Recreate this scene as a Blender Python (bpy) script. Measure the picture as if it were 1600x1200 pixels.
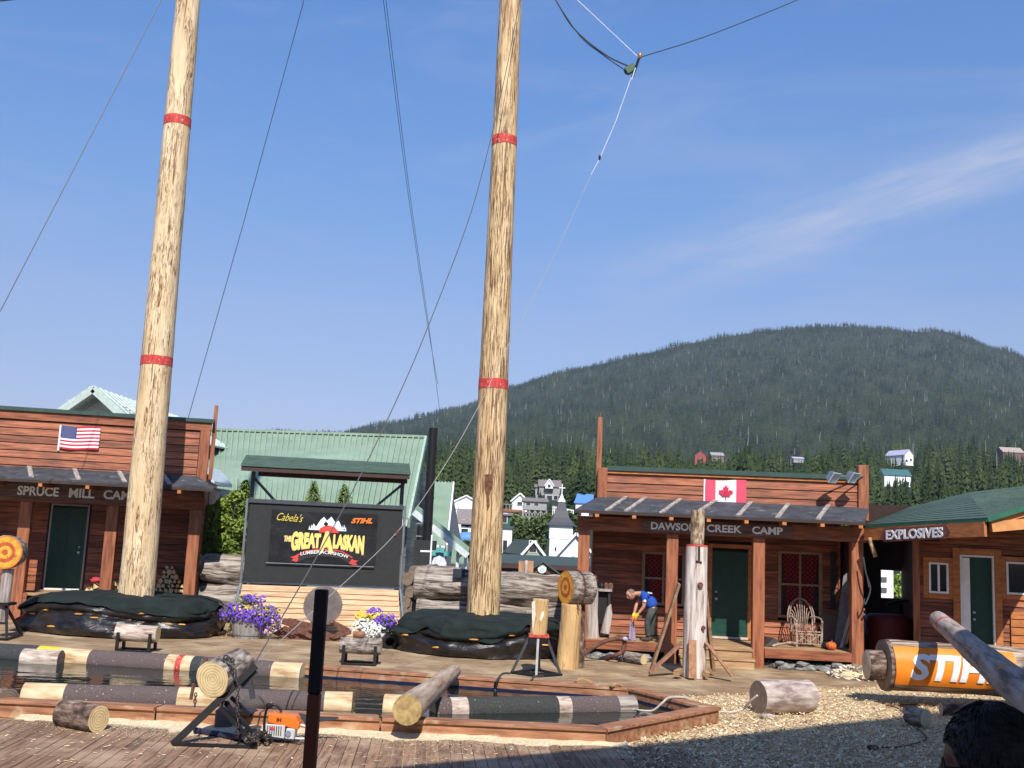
import bpy, bmesh, math, random
import numpy as np
from mathutils import Matrix, Vector, noise
R = math.radians
random.seed(7); np.random.seed(7)
sc = bpy.context.scene
COL = sc.collection
for o in list(bpy.data.objects): bpy.data.objects.remove(o)

# ------------------------------------------------------------ camera
FPX = 1600.0
CAM = Vector((0, 0, 2.75)); PITCH = R(8.36); ROLL = 0.045
_F = Vector((0, math.cos(PITCH), math.sin(PITCH)))
_U0 = Vector((0, -math.sin(PITCH), math.cos(PITCH))); _R0 = Vector((1, 0, 0))
_R = _R0*math.cos(ROLL) + _U0*math.sin(ROLL)
_U = -_R0*math.sin(ROLL) + _U0*math.cos(ROLL)
cd = bpy.data.cameras.new('camera'); cam = bpy.data.objects.new('camera', cd); COL.objects.link(cam)
cd.sensor_width = 36; cd.lens = 36; cd.clip_start = 0.1; cd.clip_end = 9000
m = Matrix((( _R.x, _U.x, -_F.x, CAM.x), (_R.y, _U.y, -_F.y, CAM.y), (_R.z, _U.z, -_F.z, CAM.z), (0, 0, 0, 1)))
cam.matrix_world = m
sc.camera = cam
def ray(px, py): return _F + _R*((px-800)/FPX) + _U*((600-py)/FPX)
def at(px, py, Y):
    d = ray(px, py); return CAM + d*(Y/d.y)
def gp(px, py, z=0.0):
    d = ray(px, py); return CAM + d*((z-CAM.z)/d.z)
def proj(x, y, z):
    v = Vector((x, y, z)) - CAM; w = v.dot(_F)
    return 800+FPX*v.dot(_R)/w, 600-FPX*v.dot(_U)/w

# ------------------------------------------------------------ light
SUN_EL = R(45); SUN_AZ = R(6)          # sun behind the camera, slightly to the right
to_sun = Vector((math.sin(SUN_AZ)*math.cos(SUN_EL), -math.cos(SUN_AZ)*math.cos(SUN_EL), math.sin(SUN_EL)))
sd = bpy.data.lights.new('sun', 'SUN'); sd.energy = 5.0; sd.angle = R(0.5); sd.color = (1, 0.95, 0.87)
so = bpy.data.objects.new('sun', sd); COL.objects.link(so)
so.rotation_euler = to_sun.to_track_quat('Z', 'Y').to_euler(); so.location = (5, -20, 40)
w = bpy.data.worlds.new('World'); sc.world = w; w.use_nodes = True
wn = w.node_tree; wn.nodes.clear()
def WN(t, **k):
    n = wn.nodes.new(t)
    for a, b in k.items(): setattr(n, a, b)
    return n
sky = WN('ShaderNodeTexSky', sky_type='NISHITA', sun_disc=False)
sky.sun_elevation = SUN_EL; sky.sun_rotation = R(180)-SUN_AZ; sky.altitude = 0; sky.air_density = 1.0; sky.dust_density = 0.4; sky.ozone_density = 1.6
bg = WN('ShaderNodeBackground'); bg.inputs['Strength'].default_value = 0.15
out = WN('ShaderNodeOutputWorld')
tc = WN('ShaderNodeTexCoord')
def vmath(op, a, b=None):
    n = WN('ShaderNodeVectorMath', operation=op)
    wn.links.new(a, n.inputs[0])
    if b is not None: n.inputs[1].default_value = b
    return n
def wmath(op, a, b=None, c=None):
    n = WN('ShaderNodeMath', operation=op)
    for i, s in enumerate((a, b, c)):
        if s is None: continue
        if isinstance(s, (int, float)): n.inputs[i].default_value = s
        else: wn.links.new(s, n.inputs[i])
    return n.outputs[0]
d1 = ray(930, 455).normalized(); d2 = ray(1640, 235).normalized(); nn = d1.cross(d2).normalized(); mid = (d2 - d1*d1.dot(d2)).normalized()
dn = vmath('DOT_PRODUCT', tc.outputs['Generated'], nn).outputs['Value']
dm = vmath('DOT_PRODUCT', tc.outputs['Generated'], mid).outputs['Value']
dl = vmath('DOT_PRODUCT', tc.outputs['Generated'], d1).outputs['Value']
cmb = WN('ShaderNodeCombineXYZ'); wn.links.new(wmath('MULTIPLY', dm, 4.0), cmb.inputs[0]); wn.links.new(wmath('MULTIPLY', dn, 26.0), cmb.inputs[1]); wn.links.new(wmath('MULTIPLY', dl, 3.0), cmb.inputs[2])
nz = WN('ShaderNodeTexNoise'); nz.inputs['Scale'].default_value = 1.6; nz.inputs['Detail'].default_value = 8; nz.inputs['Roughness'].default_value = 0.62; nz.inputs['Distortion'].default_value = 0.25
wn.links.new(cmb.outputs[0], nz.inputs['Vector'])
band = wmath('POWER', 2.718, wmath('MULTIPLY', wmath('POWER', wmath('DIVIDE', wmath('ADD', dn, 0.0), 0.026), 2.0), -1.0))
ramp = WN('ShaderNodeMapRange'); ramp.inputs['From Min'].default_value = -0.02; ramp.inputs['From Max'].default_value = 0.22; ramp.clamp = True
wn.links.new(dm, ramp.inputs['Value'])
nr = WN('ShaderNodeMapRange'); nr.inputs['From Min'].default_value = 0.25; nr.inputs['From Max'].default_value = 0.80; nr.clamp = True
wn.links.new(nz.outputs['Fac'], nr.inputs['Value'])
fr = wmath('GREATER_THAN', dl, 0.0)
streak = wmath('MULTIPLY', wmath('MULTIPLY', wmath('MULTIPLY', band, ramp.outputs[0]), nr.outputs[0]), fr)
# faint general veil of cirrus
mp = WN('ShaderNodeMapping'); mp.inputs['Scale'].default_value = (1.5, 1.5, 7); mp.inputs['Rotation'].default_value = (0.2, 0.15, 0)
wn.links.new(tc.outputs['Generated'], mp.inputs['Vector'])
nz2 = WN('ShaderNodeTexNoise'); nz2.inputs['Scale'].default_value = 2.3; nz2.inputs['Detail'].default_value = 9; nz2.inputs['Roughness'].default_value = 0.6; nz2.inputs['Distortion'].default_value = 0.8
wn.links.new(mp.outputs[0], nz2.inputs['Vector'])
nr2 = WN('ShaderNodeMapRange'); nr2.inputs['From Min'].default_value = 0.50; nr2.inputs['From Max'].default_value = 0.85; nr2.clamp = True
wn.links.new(nz2.outputs['Fac'], nr2.inputs['Value'])
fac = wmath('MINIMUM', wmath('ADD', wmath('MULTIPLY', streak, 1.15), wmath('MULTIPLY', nr2.outputs[0], 0.22)), 0.85)
tint = WN('ShaderNodeMix', data_type='RGBA', blend_type='MULTIPLY'); tint.inputs[0].default_value = 1.0
wn.links.new(sky.outputs[0], tint.inputs[6])
sep = WN('ShaderNodeSeparateXYZ'); wn.links.new(tc.outputs['Generated'], sep.inputs[0])
tr = WN('ShaderNodeValToRGB'); wn.links.new(sep.outputs['Z'], tr.inputs[0]); te = tr.color_ramp.elements
for _i in range(2): te.new(0.5)
for _i, (_p, _c) in enumerate(((0.08, (.64, .59, .76)), (0.20, (.81, .79, .93)), (0.32, (.74, .93, 1.18)), (0.46, (.70, 1.03, 1.42)))): te[_i].position = _p; te[_i].color = (_c[0]/1.43, _c[1]/1.43, _c[2]/1.43, 1)
wn.links.new(tr.outputs[0], tint.inputs[7])
mx = WN('ShaderNodeMix', data_type='RGBA'); wn.links.new(fac, mx.inputs[0]); wn.links.new(tint.outputs[2], mx.inputs[6]); mx.inputs[7].default_value = (3.1, 3.3, 4.1, 1)
wn.links.new(mx.outputs[2], bg.inputs['Color']); wn.links.new(bg.outputs[0], out.inputs[0])
sc.view_settings.view_transform = 'Standard'; sc.view_settings.look = 'None'; sc.view_settings.exposure = 0.35; sc.view_settings.gamma = 1.0
sc.render.engine = 'CYCLES'
sc.cycles.volume_bounces = 0; sc.cycles.max_bounces = 6; sc.cycles.volume_step_rate = 4.0

# ------------------------------------------------------------ materials
MATS = {}
def newmat(name):
    m = bpy.data.materials.new(name); m.use_nodes = True
    nt = m.node_tree; b = nt.nodes['Principled BSDF']; return m, nt, b
def nd(nt, t, **k):
    n = nt.nodes.new(t)
    for a, b in k.items(): setattr(n, a, b)
    return n
def ramp_node(nt, fac, stops):
    r = nd(nt, 'ShaderNodeValToRGB'); nt.links.new(fac, r.inputs[0])
    e = r.color_ramp.elements
    while len(e) < len(stops): e.new(0.5)
    for i, (p, c) in enumerate(stops):
        e[i].position = p; e[i].color = (*c, 1)
    return r.outputs[0]
def mat(name, stops, scale=(1, 1, 1), nscale=5.0, detail=6, rough=0.7, bump=0.2, bdist=0.02, island=0.0, spec=0.35, metal=0.0, distort=0.0, rvar=0.0, bscale=None, dust=None, coord='Object'):
    """noise driven colour ramp, anisotropic scale, bump, random brightness per loose piece"""
    if name in MATS: return MATS[name]
    m, nt, b = newmat(name)
    tc = nd(nt, 'ShaderNodeTexCoord'); mp = nd(nt, 'ShaderNodeMapping'); mp.inputs['Scale'].default_value = scale
    nt.links.new(tc.outputs[coord], mp.inputs[0])
    g = nd(nt, 'ShaderNodeNewGeometry')
    vec = mp.outputs[0]
    if island:
        ad = nd(nt, 'ShaderNodeVectorMath', operation='ADD'); nt.links.new(vec, ad.inputs[0])
        ms = nd(nt, 'ShaderNodeMath', operation='MULTIPLY'); nt.links.new(g.outputs['Random Per Island'], ms.inputs[0]); ms.inputs[1].default_value = 37.0
        nt.links.new(ms.outputs[0], ad.inputs[1]); vec = ad.outputs[0]
    n = nd(nt, 'ShaderNodeTexNoise'); n.inputs['Scale'].default_value = nscale; n.inputs['Detail'].default_value = detail
    n.inputs['Roughness'].default_value = 0.6; n.inputs['Distortion'].default_value = distort
    nt.links.new(vec, n.inputs['Vector'])
    c = ramp_node(nt, n.outputs['Fac'], [(.5+(p-.5)*.62, q) for p, q in stops])
    if island:
        hv = nd(nt, 'ShaderNodeHueSaturation'); nt.links.new(c, hv.inputs['Color'])
        mr = nd(nt, 'ShaderNodeMapRange'); mr.inputs['To Min'].default_value = 1-island; mr.inputs['To Max'].default_value = 1+island
        nt.links.new(g.outputs['Random Per Island'], mr.inputs['Value']); nt.links.new(mr.outputs[0], hv.inputs['Value']); c = hv.outputs[0]
    if dust:
        n3 = nd(nt, 'ShaderNodeTexNoise'); n3.inputs['Scale'].default_value = dust[1]; n3.inputs['Detail'].default_value = 5; nt.links.new(tc.outputs['Object'], n3.inputs['Vector'])
        mr3 = nd(nt, 'ShaderNodeMapRange'); mr3.inputs['From Min'].default_value = dust[2]; mr3.inputs['From Max'].default_value = dust[2]+dust[3]; nt.links.new(n3.outputs['Fac'], mr3.inputs['Value'])
        mm = nd(nt, 'ShaderNodeMix', data_type='RGBA'); nt.links.new(mr3.outputs[0], mm.inputs[0]); nt.links.new(c, mm.inputs[6]); mm.inputs[7].default_value = (*dust[0], 1); c = mm.outputs[2]
    nt.links.new(c, b.inputs['Base Color'])
    b.inputs['Roughness'].default_value = rough; b.inputs['Specular IOR Level'].default_value = spec; b.inputs['Metallic'].default_value = metal
    if rvar:
        mr = nd(nt, 'ShaderNodeMapRange'); mr.inputs['To Min'].default_value = rough-rvar; mr.inputs['To Max'].default_value = rough+rvar
        nt.links.new(n.outputs['Fac'], mr.inputs['Value']); nt.links.new(mr.outputs[0], b.inputs['Roughness'])
    if bump:
        bp = nd(nt, 'ShaderNodeBump'); bp.inputs['Strength'].default_value = bump; bp.inputs['Distance'].default_value = bdist
        src = n.outputs['Fac']
        if bscale:
            n2 = nd(nt, 'ShaderNodeTexNoise'); n2.inputs['Scale'].default_value = bscale; n2.inputs['Detail'].default_value = 5; nt.links.new(vec, n2.inputs['Vector']); src = n2.outputs['Fac']
        nt.links.new(src, bp.inputs['Height']); nt.links.new(bp.outputs[0], b.inputs['Normal'])
    MATS[name] = m; return m
def flat(name, col, rough=0.6, metal=0.0, spec=0.4, var=0.12, ns=6, bump=0.05):
    c1 = tuple(x*(1-var) for x in col); c2 = tuple(min(1, x*(1+var)) for x in col)
    return mat(name, [(0.3, c1), (0.7, c2)], nscale=ns, rough=rough, metal=metal, spec=spec, bump=bump, bdist=0.01)

STAIN = mat('stained_cedar', [(0.25, (0.12, 0.038, 0.020)), (0.5, (0.255, 0.082, 0.038)), (0.75, (0.34, 0.125, 0.058))], scale=(1, 1, 12), nscale=1.6, island=0.38, rough=0.6, bump=0.3, dust=((0.10, 0.045, 0.028), 1.1, 0.52, 0.35))
STAINV = mat('stained_post', [(0.25, (0.15, 0.050, 0.024)), (0.5, (0.27, 0.092, 0.043)), (0.75, (0.34, 0.13, 0.06))], scale=(10, 10, 1), nscale=1.5, island=0.12, rough=0.55, bump=0.25)
STAINO = mat('orange_cedar', [(0.25, (0.30, 0.10, 0.03)), (0.7, (0.50, 0.19, 0.06))], scale=(2, 2, 8), nscale=2, island=0.12, rough=0.55)
COPE = mat('coping_wood', [(0.25, (0.17, 0.075, 0.04)), (0.5, (0.30, 0.135, 0.07)), (0.8, (0.40, 0.20, 0.11))], scale=(1, 8, 8), nscale=1.8, island=0.15, rough=0.6, bump=0.3, dust=((0.5, 0.36, 0.22), 3.0, 0.56, 0.14))
DECKN = mat('deck_near', [(0.2, (0.12, 0.065, 0.040)), (0.5, (0.235, 0.138, 0.083)), (0.8, (0.33, 0.21, 0.13))], scale=(9, 0.8, 1), nscale=2.2, island=0.22, rough=0.75, bump=0.3, dust=((0.42, 0.29, 0.19), 1.4, 0.50, 0.2))
DECKF = mat('deck_far', [(0.2, (0.15, 0.09, 0.05)), (0.5, (0.27, 0.175, 0.10)), (0.8, (0.36, 0.25, 0.15))], scale=(0.8, 9, 1), nscale=2.2, island=0.16, rough=0.75, bump=0.3, dust=((0.46, 0.35, 0.21), 1.1, 0.46, 0.22))
PLANK = mat('new_cedar_plank', [(0.25, (0.34, 0.18, 0.085)), (0.5, (0.52, 0.32, 0.17)), (0.8, (0.62, 0.42, 0.25))], scale=(1, 1, 12), nscale=1.6, island=0.15, rough=0.6)
TREAD = mat('step_wood', [(0.25, (0.26, 0.15, 0.07)), (0.8, (0.46, 0.30, 0.16))], scale=(1, 1, 8), nscale=2, island=0.15, rough=0.7)
GREYW = mat('weathered_wood', [(0.2, (0.11, 0.085, 0.075)), (0.45, (0.30, 0.25, 0.22)), (0.8, (0.52, 0.47, 0.43))], scale=(9, 9, 0.7), nscale=1.4, rough=0.85, bump=0.7, bdist=0.04)
GREYC = mat('cracked_old_log', [(0.25, (0.03, 0.022, 0.018)), (0.42, (0.18, 0.135, 0.105)), (0.55, (0.35, 0.30, 0.255)), (0.8, (0.48, 0.43, 0.385))], scale=(5, 5, 0.45), nscale=1.6, detail=9, distort=0.9, rough=0.9, bump=1.0, bdist=0.12, dust=((0.36, 0.15, 0.06), 1.3, 0.60, 0.08))
BARK = mat('bark', [(0.3, (0.035, 0.022, 0.016)), (0.5, (0.12, 0.075, 0.055)), (0.75, (0.30, 0.22, 0.18))], scale=(4, 4, 2), nscale=2.5, detail=8, rough=0.9, bump=0.9, bdist=0.04)
BARKG = mat('grey_bark', [(0.3, (0.06, 0.045, 0.038)), (0.5, (0.22, 0.18, 0.15)), (0.75, (0.42, 0.37, 0.32))], scale=(4, 4, 1.6), nscale=3, detail=8, rough=0.9, bump=0.9, bdist=0.04)
def ringmat(name, a, b, sc_=9):
    m, nt, bs = newmat(name); tc = nd(nt, 'ShaderNodeTexCoord')
    w_ = nd(nt, 'ShaderNodeTexWave', wave_type='RINGS', rings_direction='Z'); w_.inputs['Scale'].default_value = sc_; w_.inputs['Distortion'].default_value = 2.5; w_.inputs['Detail'].default_value = 3; w_.inputs['Detail Scale'].default_value = 1.2
    nt.links.new(tc.outputs['Object'], w_.inputs['Vector'])
    n_ = nd(nt, 'ShaderNodeTexNoise'); n_.inputs['Scale'].default_value = 6; nt.links.new(tc.outputs['Object'], n_.inputs['Vector'])
    mm = nd(nt, 'ShaderNodeMath', operation='MULTIPLY_ADD'); nt.links.new(w_.outputs['Fac'], mm.inputs[0]); mm.inputs[1].default_value = 0.5; nt.links.new(n_.outputs['Fac'], mm.inputs[2])
    c = ramp_node(nt, mm.outputs[0], [(0.40, a), (0.95, b)]); nt.links.new(c, bs.inputs['Base Color']); bs.inputs['Roughness'].default_value = 0.85
    MATS[name] = m; return m
END_PALE = ringmat('log_end_pale', (0.42, 0.28, 0.11), (0.68, 0.54, 0.30))
END_DARK = ringmat('log_end_dark', (0.10, 0.07, 0.05), (0.26, 0.19, 0.14))
END_GREY = ringmat('log_end_grey', (0.30, 0.22, 0.15), (0.55, 0.46, 0.34))
def polemat(name, dark, lo, hi, amt, big, zs=1.9):
    m, nt, b = newmat(name); tc = nd(nt, 'ShaderNodeTexCoord'); L = nt.links.new
    def nz_(s, sc_, det=6, dis=0.0, ro=.6):
        mp_ = nd(nt, 'ShaderNodeMapping'); mp_.inputs['Scale'].default_value = s; L(tc.outputs['Object'], mp_.inputs[0])
        n = nd(nt, 'ShaderNodeTexNoise'); n.inputs['Scale'].default_value = sc_; n.inputs['Detail'].default_value = det; n.inputs['Distortion'].default_value = dis; n.inputs['Roughness'].default_value = ro
        L(mp_.outputs[0], n.inputs['Vector']); return n.outputs['Fac']
    base = ramp_node(nt, nz_((3, 3, 0.5), 1.5), [(0.3, lo), (0.7, hi)])
    flecks = ramp_node(nt, nz_((17, 17, zs), 2.0, 9, 0.9, .72), [(amt-0.05, (1, 1, 1)), (amt+0.025, (0, 0, 0))])
    patch = ramp_node(nt, nz_((2.6, 2.6, 0.55), 1.5, 5, .5), [(big+.10, (0.06, 0.06, 0.06)), (big+0.24, (1, 1, 1))])
    mu = nd(nt, 'ShaderNodeMix', data_type='RGBA', blend_type='MULTIPLY'); mu.inputs[0].default_value = 1; L(flecks, mu.inputs[6]); L(patch, mu.inputs[7])
    cr = ramp_node(nt, nz_((26, 26, 0.16), 1.3, 3, 0.3, .5), [(0.355, (1, 1, 1)), (0.375, (0, 0, 0))])
    mxx = nd(nt, 'ShaderNodeMix', data_type='RGBA', blend_type='LIGHTEN'); mxx.inputs[0].default_value = 1; L(mu.outputs[2], mxx.inputs[6]); L(cr, mxx.inputs[7]); mu = mxx
    mx_ = nd(nt, 'ShaderNodeMix', data_type='RGBA'); L(mu.outputs[2], mx_.inputs[0]); L(base, mx_.inputs[6]); mx_.inputs[7].default_value = (*dark, 1)
    L(mx_.outputs[2], b.inputs['Base Color']); b.inputs['Roughness'].default_value = 0.7
    bp = nd(nt, 'ShaderNodeBump'); bp.inputs['Strength'].default_value = 0.8; bp.inputs['Distance'].default_value = 0.025; L(nz_((10, 10, 1.2), 2, 7), bp.inputs['Height']); L(bp.outputs[0], b.inputs['Normal'])
    MATS[name] = m; return m
POLE1 = polemat('peeled_spar_pale', (0.17, 0.08, 0.035), (0.56, 0.39, 0.20), (0.80, 0.64, 0.41), 0.488, 0.31)
POLE2 = polemat('peeled_spar_streaked', (0.14, 0.065, 0.025), (0.54, 0.34, 0.15), (0.80, 0.61, 0.35), 0.515, 0.26, 0.75)
PEEL = polemat('peeled_log', (0.20, 0.10, 0.05), (0.45, 0.27, 0.11), (0.68, 0.46, 0.20), 0.44, 0.3)
WHITEWOOD = mat('whitened_wood', [(0.22, (0.16, 0.12, 0.10)), (0.46, (0.50, 0.42, 0.37)), (0.72, (0.70, 0.64, 0.58))], scale=(7, 7, 0.8), nscale=1.5, detail=8, rough=0.8, bump=0.5, bdist=0.03)
CREAM = mat('cream_log_wood', [(0.25, (0.34, 0.20, 0.09)), (0.5, (0.58, 0.42, 0.24)), (0.8, (0.68, 0.55, 0.37))], scale=(5, 5, 1), nscale=2, rough=0.6, bump=0.2)
CARPET = mat('purple_brown_carpet', [(0.3, (0.080, 0.058, 0.057)), (0.7, (0.135, 0.102, 0.097))], nscale=60, rough=0.95, bump=0.5, dust=((0.5, 0.42, 0.33), 28, 0.68, 0.03))
CARPETB = mat('black_carpet', [(0.3, (0.025, 0.028, 0.03)), (0.7, (0.055, 0.06, 0.06))], nscale=60, rough=0.9, bump=0.5, dust=((0.5, 0.42, 0.33), 28, 0.69, 0.03))
REDP = mat('red_paint', [(.3, (0.40, 0.035, 0.03)), (.7, (0.58, 0.07, 0.06))], scale=(4, 4, 1.5), nscale=4, rough=.7, bump=.3, dust=((.55, .32, .18), 16, .60, .05))
YELP = flat('yellow_paint', (0.75, 0.52, 0.03), 0.6)
ORP = flat('orange_paint', (0.62, 0.16, 0.02), 0.6)
BTARP = mat('black_plastic_sheet', [(0.3, (0.006, 0.005, 0.005)), (0.7, (0.020, 0.015, 0.013))], scale=(1, 1, 2.4), nscale=2.2, detail=7, distort=1.2, rough=0.30, rvar=0.10, bump=0.45, bdist=0.06, spec=0.55)
GTARP = mat('dark_green_cloth', [(0.3, (0.005, 0.010, 0.009)), (0.7, (0.011, 0.019, 0.017))], nscale=3, rough=0.9, bump=0.5, bdist=0.03)
ROOFG = mat('green_shingle', [(0.25, (0.035, 0.065, 0.050)), (0.75, (0.080, 0.125, 0.098))], scale=(2, 14, 14), nscale=2, rough=0.85, island=0.1, bump=0.3)
ROOFD = mat('dark_rolled_roofing', [(0.3, (0.035, 0.037, 0.045)), (0.7, (0.065, 0.068, 0.078))], nscale=3, rough=0.8, bump=0.2, dust=((0.14, 0.13, 0.12), 4, 0.6, 0.1))
TRIMG = flat('dark_green_trim', (0.03, 0.065, 0.055), 0.6)
DOORG = flat('dark_green_door', (0.008, 0.05, 0.035), 0.45)
METG = mat('green_metal_roof', [(0.3, (0.205, 0.285, 0.205)), (0.7, (0.25, 0.335, 0.245))], nscale=1.2, rough=0.45, bump=0.0, spec=0.5)
BLACKM = flat('black_metal', (0.018, 0.017, 0.018), 0.45, 0.4)
BLACKF = flat('black_panel', (0.022, 0.023, 0.023), 0.75)
BANNERB = mat('black_vinyl', [(0.3, (0.008, 0.008, 0.009)), (0.7, (0.018, 0.018, 0.02))], nscale=1.5, rough=0.4, bump=0.6, bdist=0.06)
GALV = flat('galvanised', (0.38, 0.40, 0.42), 0.4, 0.8)
WHITEP = flat('white_paint', (0.78, 0.78, 0.77), 0.6, var=0.05)
LETTER = flat('letter_paint', (0.88, 0.88, 0.88), 0.7, var=0.1, ns=20)
RUST = flat('rust', (0.13, 0.055, 0.038), 0.85, var=0.35, ns=14, bump=0.3)
GLASS = flat('dark_glass', (0.03, 0.035, 0.04), 0.08, spec=0.8, var=0.02)
STONE = mat('stone', [(0.3, (0.10, 0.10, 0.10)), (0.7, (0.26, 0.26, 0.24))], nscale=6, rough=0.9, island=0.3, bump=0.6)
CABLE = flat('steel_cable', (0.06, 0.06, 0.065), 0.5, 0.4)
ROPE = flat('pale_rope', (0.50, 0.44, 0.38), 0.9)
ROPEW = flat('white_rope', (0.62, 0.62, 0.64), 0.9)
ROPET = flat('tan_rope', (0.42, 0.25, 0.11), 0.9)

# ------------------------------------------------------------ mesh builder
WMX = {}
def wmat(o): return WMX.get(o.name, Matrix()) if o else Matrix()
class MB:
    def __init__(s, M=None): s.v = []; s.f = []; s.mi = []; s.cur = 0; s.M = M
    def add(s, vs, fs):
        b = len(s.v)
        for p in vs:
            p = Vector(p); s.v.append(s.M @ p if s.M else p)
        for f in fs: s.f.append([i+b for i in f]); s.mi.append(s.cur)
        return s
    def box(s, a, b):
        x0, y0, z0 = (min(a[i], b[i]) for i in range(3)); x1, y1, z1 = (max(a[i], b[i]) for i in range(3))
        return s.add([(x0,y0,z0),(x1,y0,z0),(x1,y1,z0),(x0,y1,z0),(x0,y0,z1),(x1,y0,z1),(x1,y1,z1),(x0,y1,z1)],
                     [(0,3,2,1),(4,5,6,7),(0,1,5,4),(1,2,6,5),(2,3,7,6),(3,0,4,7)])
    def beam(s, p, q, wd, h, up=(0, 0, 1), ch=0.0):
        p = Vector(p); q = Vector(q); d = (q-p).normalized(); up = Vector(up)
        if abs(d.dot(up)) > 0.97: up = Vector((0, 1, 0))
        r = d.cross(up).normalized(); u = r.cross(d).normalized(); a = r*(wd/2); b = u*(h/2)
        return s.add([p-a-b, p+a-b, p+a+b, p-a+b, q-a-b, q+a-b, q+a+b, q-a+b], [(3,2,1,0),(4,5,6,7),(0,1,5,4),(1,2,6,5),(2,3,7,6),(3,0,4,7)])
    def tube(s, pts, rad, seg=8, cap=True, wob=0.0, seed=0, capmi=None):
        pts = [Vector(p) for p in pts]; n = len(pts)
        if not hasattr(rad, '__len__'): rad = [rad]*n
        vs = []; fs = []; ref = None
        for i, p in enumerate(pts):
            d = (pts[min(i+1, n-1)] - pts[max(i-1, 0)]).normalized()
            if ref is None:
                ref = Vector((0, 0, 1)) if abs(d.z) < .9 else Vector((0, 1, 0))
            r = d.cross(ref).normalized(); u = r.cross(d).normalized(); ref = u
            for k in range(seg):
                a = 2*math.pi*k/seg; rr = rad[i]
                if wob: rr *= 1+wob*noise.noise(Vector((math.cos(a)*1.3+seed*7.1, math.sin(a)*1.3, i*0.7)))
                vs.append(p + r*(math.cos(a)*rr) + u*(math.sin(a)*rr))
        for i in range(n-1):
            for k in range(seg):
                k2 = (k+1) % seg; fs.append((i*seg+k, i*seg+k2, (i+1)*seg+k2, (i+1)*seg+k))
        s.add(vs, fs)
        if cap:
            b = len(s.v)-len(vs)
            for ring, rev in ((0, True), (n-1, False)):
                f = [b+ring*seg+k for k in range(seg)]
                s.f.append(f[::-1] if rev else f); s.mi.append(s.cur if capmi is None else capmi)
        return s
    def lathe(s, c, prof, seg=20, ax=(0, 0, 1)):
        c = Vector(c); q = Vector((0, 0, 1)).rotation_difference(Vector(ax).normalized()); vs = []; fs = []
        for (r, z) in prof:
            for k in range(seg):
                a = 2*math.pi*k/seg; vs.append(c + q @ Vector((r*math.cos(a), r*math.sin(a), z)))
        n = len(prof)
        for i in range(n-1):
            for k in range(seg):
                k2 = (k+1) % seg; fs.append((i*seg+k, i*seg+k2, (i+1)*seg+k2, (i+1)*seg+k))
        fs.append(tuple(range(seg))[::-1]); fs.append(tuple((n-1)*seg+k for k in range(seg)))
        return s.add(vs, fs)
    def prism(s, poly, ext):
        poly = [Vector(p) for p in poly]; e = Vector(ext); n = len(poly)
        return s.add(poly + [p+e for p in poly], [tuple(range(n))[::-1], tuple(range(n, 2*n))] + [(i, (i+1) % n, n+(i+1) % n, n+i) for i in range(n)])
    def sheet(s, fn, nu, nv):
        vs = [fn(i/nu, j/nv) for j in range(nv+1) for i in range(nu+1)]
        return s.add(vs, [(j*(nu+1)+i, j*(nu+1)+i+1, (j+1)*(nu+1)+i+1, (j+1)*(nu+1)+i) for j in range(nv) for i in range(nu)])
    def blob(s, c, r, sx=1, sy=1, sz=1, wob=0.25, seed=0, seg=8, rings=6):
        c = Vector(c); vs = []; fs = []
        for i in range(rings+1):
            t = math.pi*i/rings
            for k in range(seg):
                a = 2*math.pi*k/seg; d = Vector((math.sin(t)*math.cos(a), math.sin(t)*math.sin(a), math.cos(t)))
                rr = r*(1+wob*noise.noise(d*1.4+Vector((seed*3.7, seed*1.3, seed)))*1.6)
                vs.append(c+Vector((d.x*rr*sx, d.y*rr*sy, d.z*rr*sz)))
        for i in range(rings):
            for k in range(seg):
                k2 = (k+1) % seg; fs.append((i*seg+k, (i+1)*seg+k, (i+1)*seg+k2, i*seg+k2))
        return s.add(vs, fs)
    def build(s, name, mt, parent=None, smooth=False, bevel=0.0, org=None):
        me = bpy.data.meshes.new(name); ms = mt if isinstance(mt, (list, tuple)) else [mt]
        if parent is not None:
            I = wmat(parent).inverted(); vs = [I @ v for v in s.v]; loc = None
        else:
            if org is None:
                xs = [v.x for v in s.v]; ys = [v.y for v in s.v]; zs = [v.z for v in s.v]
                org = Vector(((min(xs)+max(xs))/2, (min(ys)+max(ys))/2, min(zs)))
            org = Vector(org); vs = [v-org for v in s.v]; loc = org
        me.from_pydata(vs, [], s.f)
        for x in ms: me.materials.append(x)
        if len(ms) > 1: me.polygons.foreach_set('material_index', s.mi)
        if smooth: me.polygons.foreach_set('use_smooth', [True]*len(me.polygons))
        me.update()
        o = bpy.data.objects.new(name, me); COL.objects.link(o)
        if parent is not None: o.parent = parent; WMX[o.name] = wmat(parent)
        else: o.location = loc; WMX[o.name] = Matrix.Translation(loc)
        if smooth and hasattr(me, 'set_sharp_from_angle'): me.set_sharp_from_angle(angle=R(50))
        if bevel:
            md = o.modifiers.new('bevel', 'BEVEL'); md.width = bevel; md.segments = 1; md.limit_method = 'ANGLE'
        return o
def tag(o, label=None, cat=None, group=None, kind=None):
    if label: o['label'] = label
    if cat: o['category'] = cat
    if group: o['group'] = group
    if kind: o['kind'] = kind
    return o
def thing(name, label, cat, loc, rz=0, group=None):
    o = bpy.data.objects.new(name, None); COL.objects.link(o); o.location = loc; o.rotation_euler = (0, 0, rz); o.empty_display_size = 0.2
    WMX[o.name] = Matrix.Translation(Vector(loc)) @ Matrix.Rotation(rz, 4, 'Z')
    return tag(o, label, cat, group)
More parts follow.
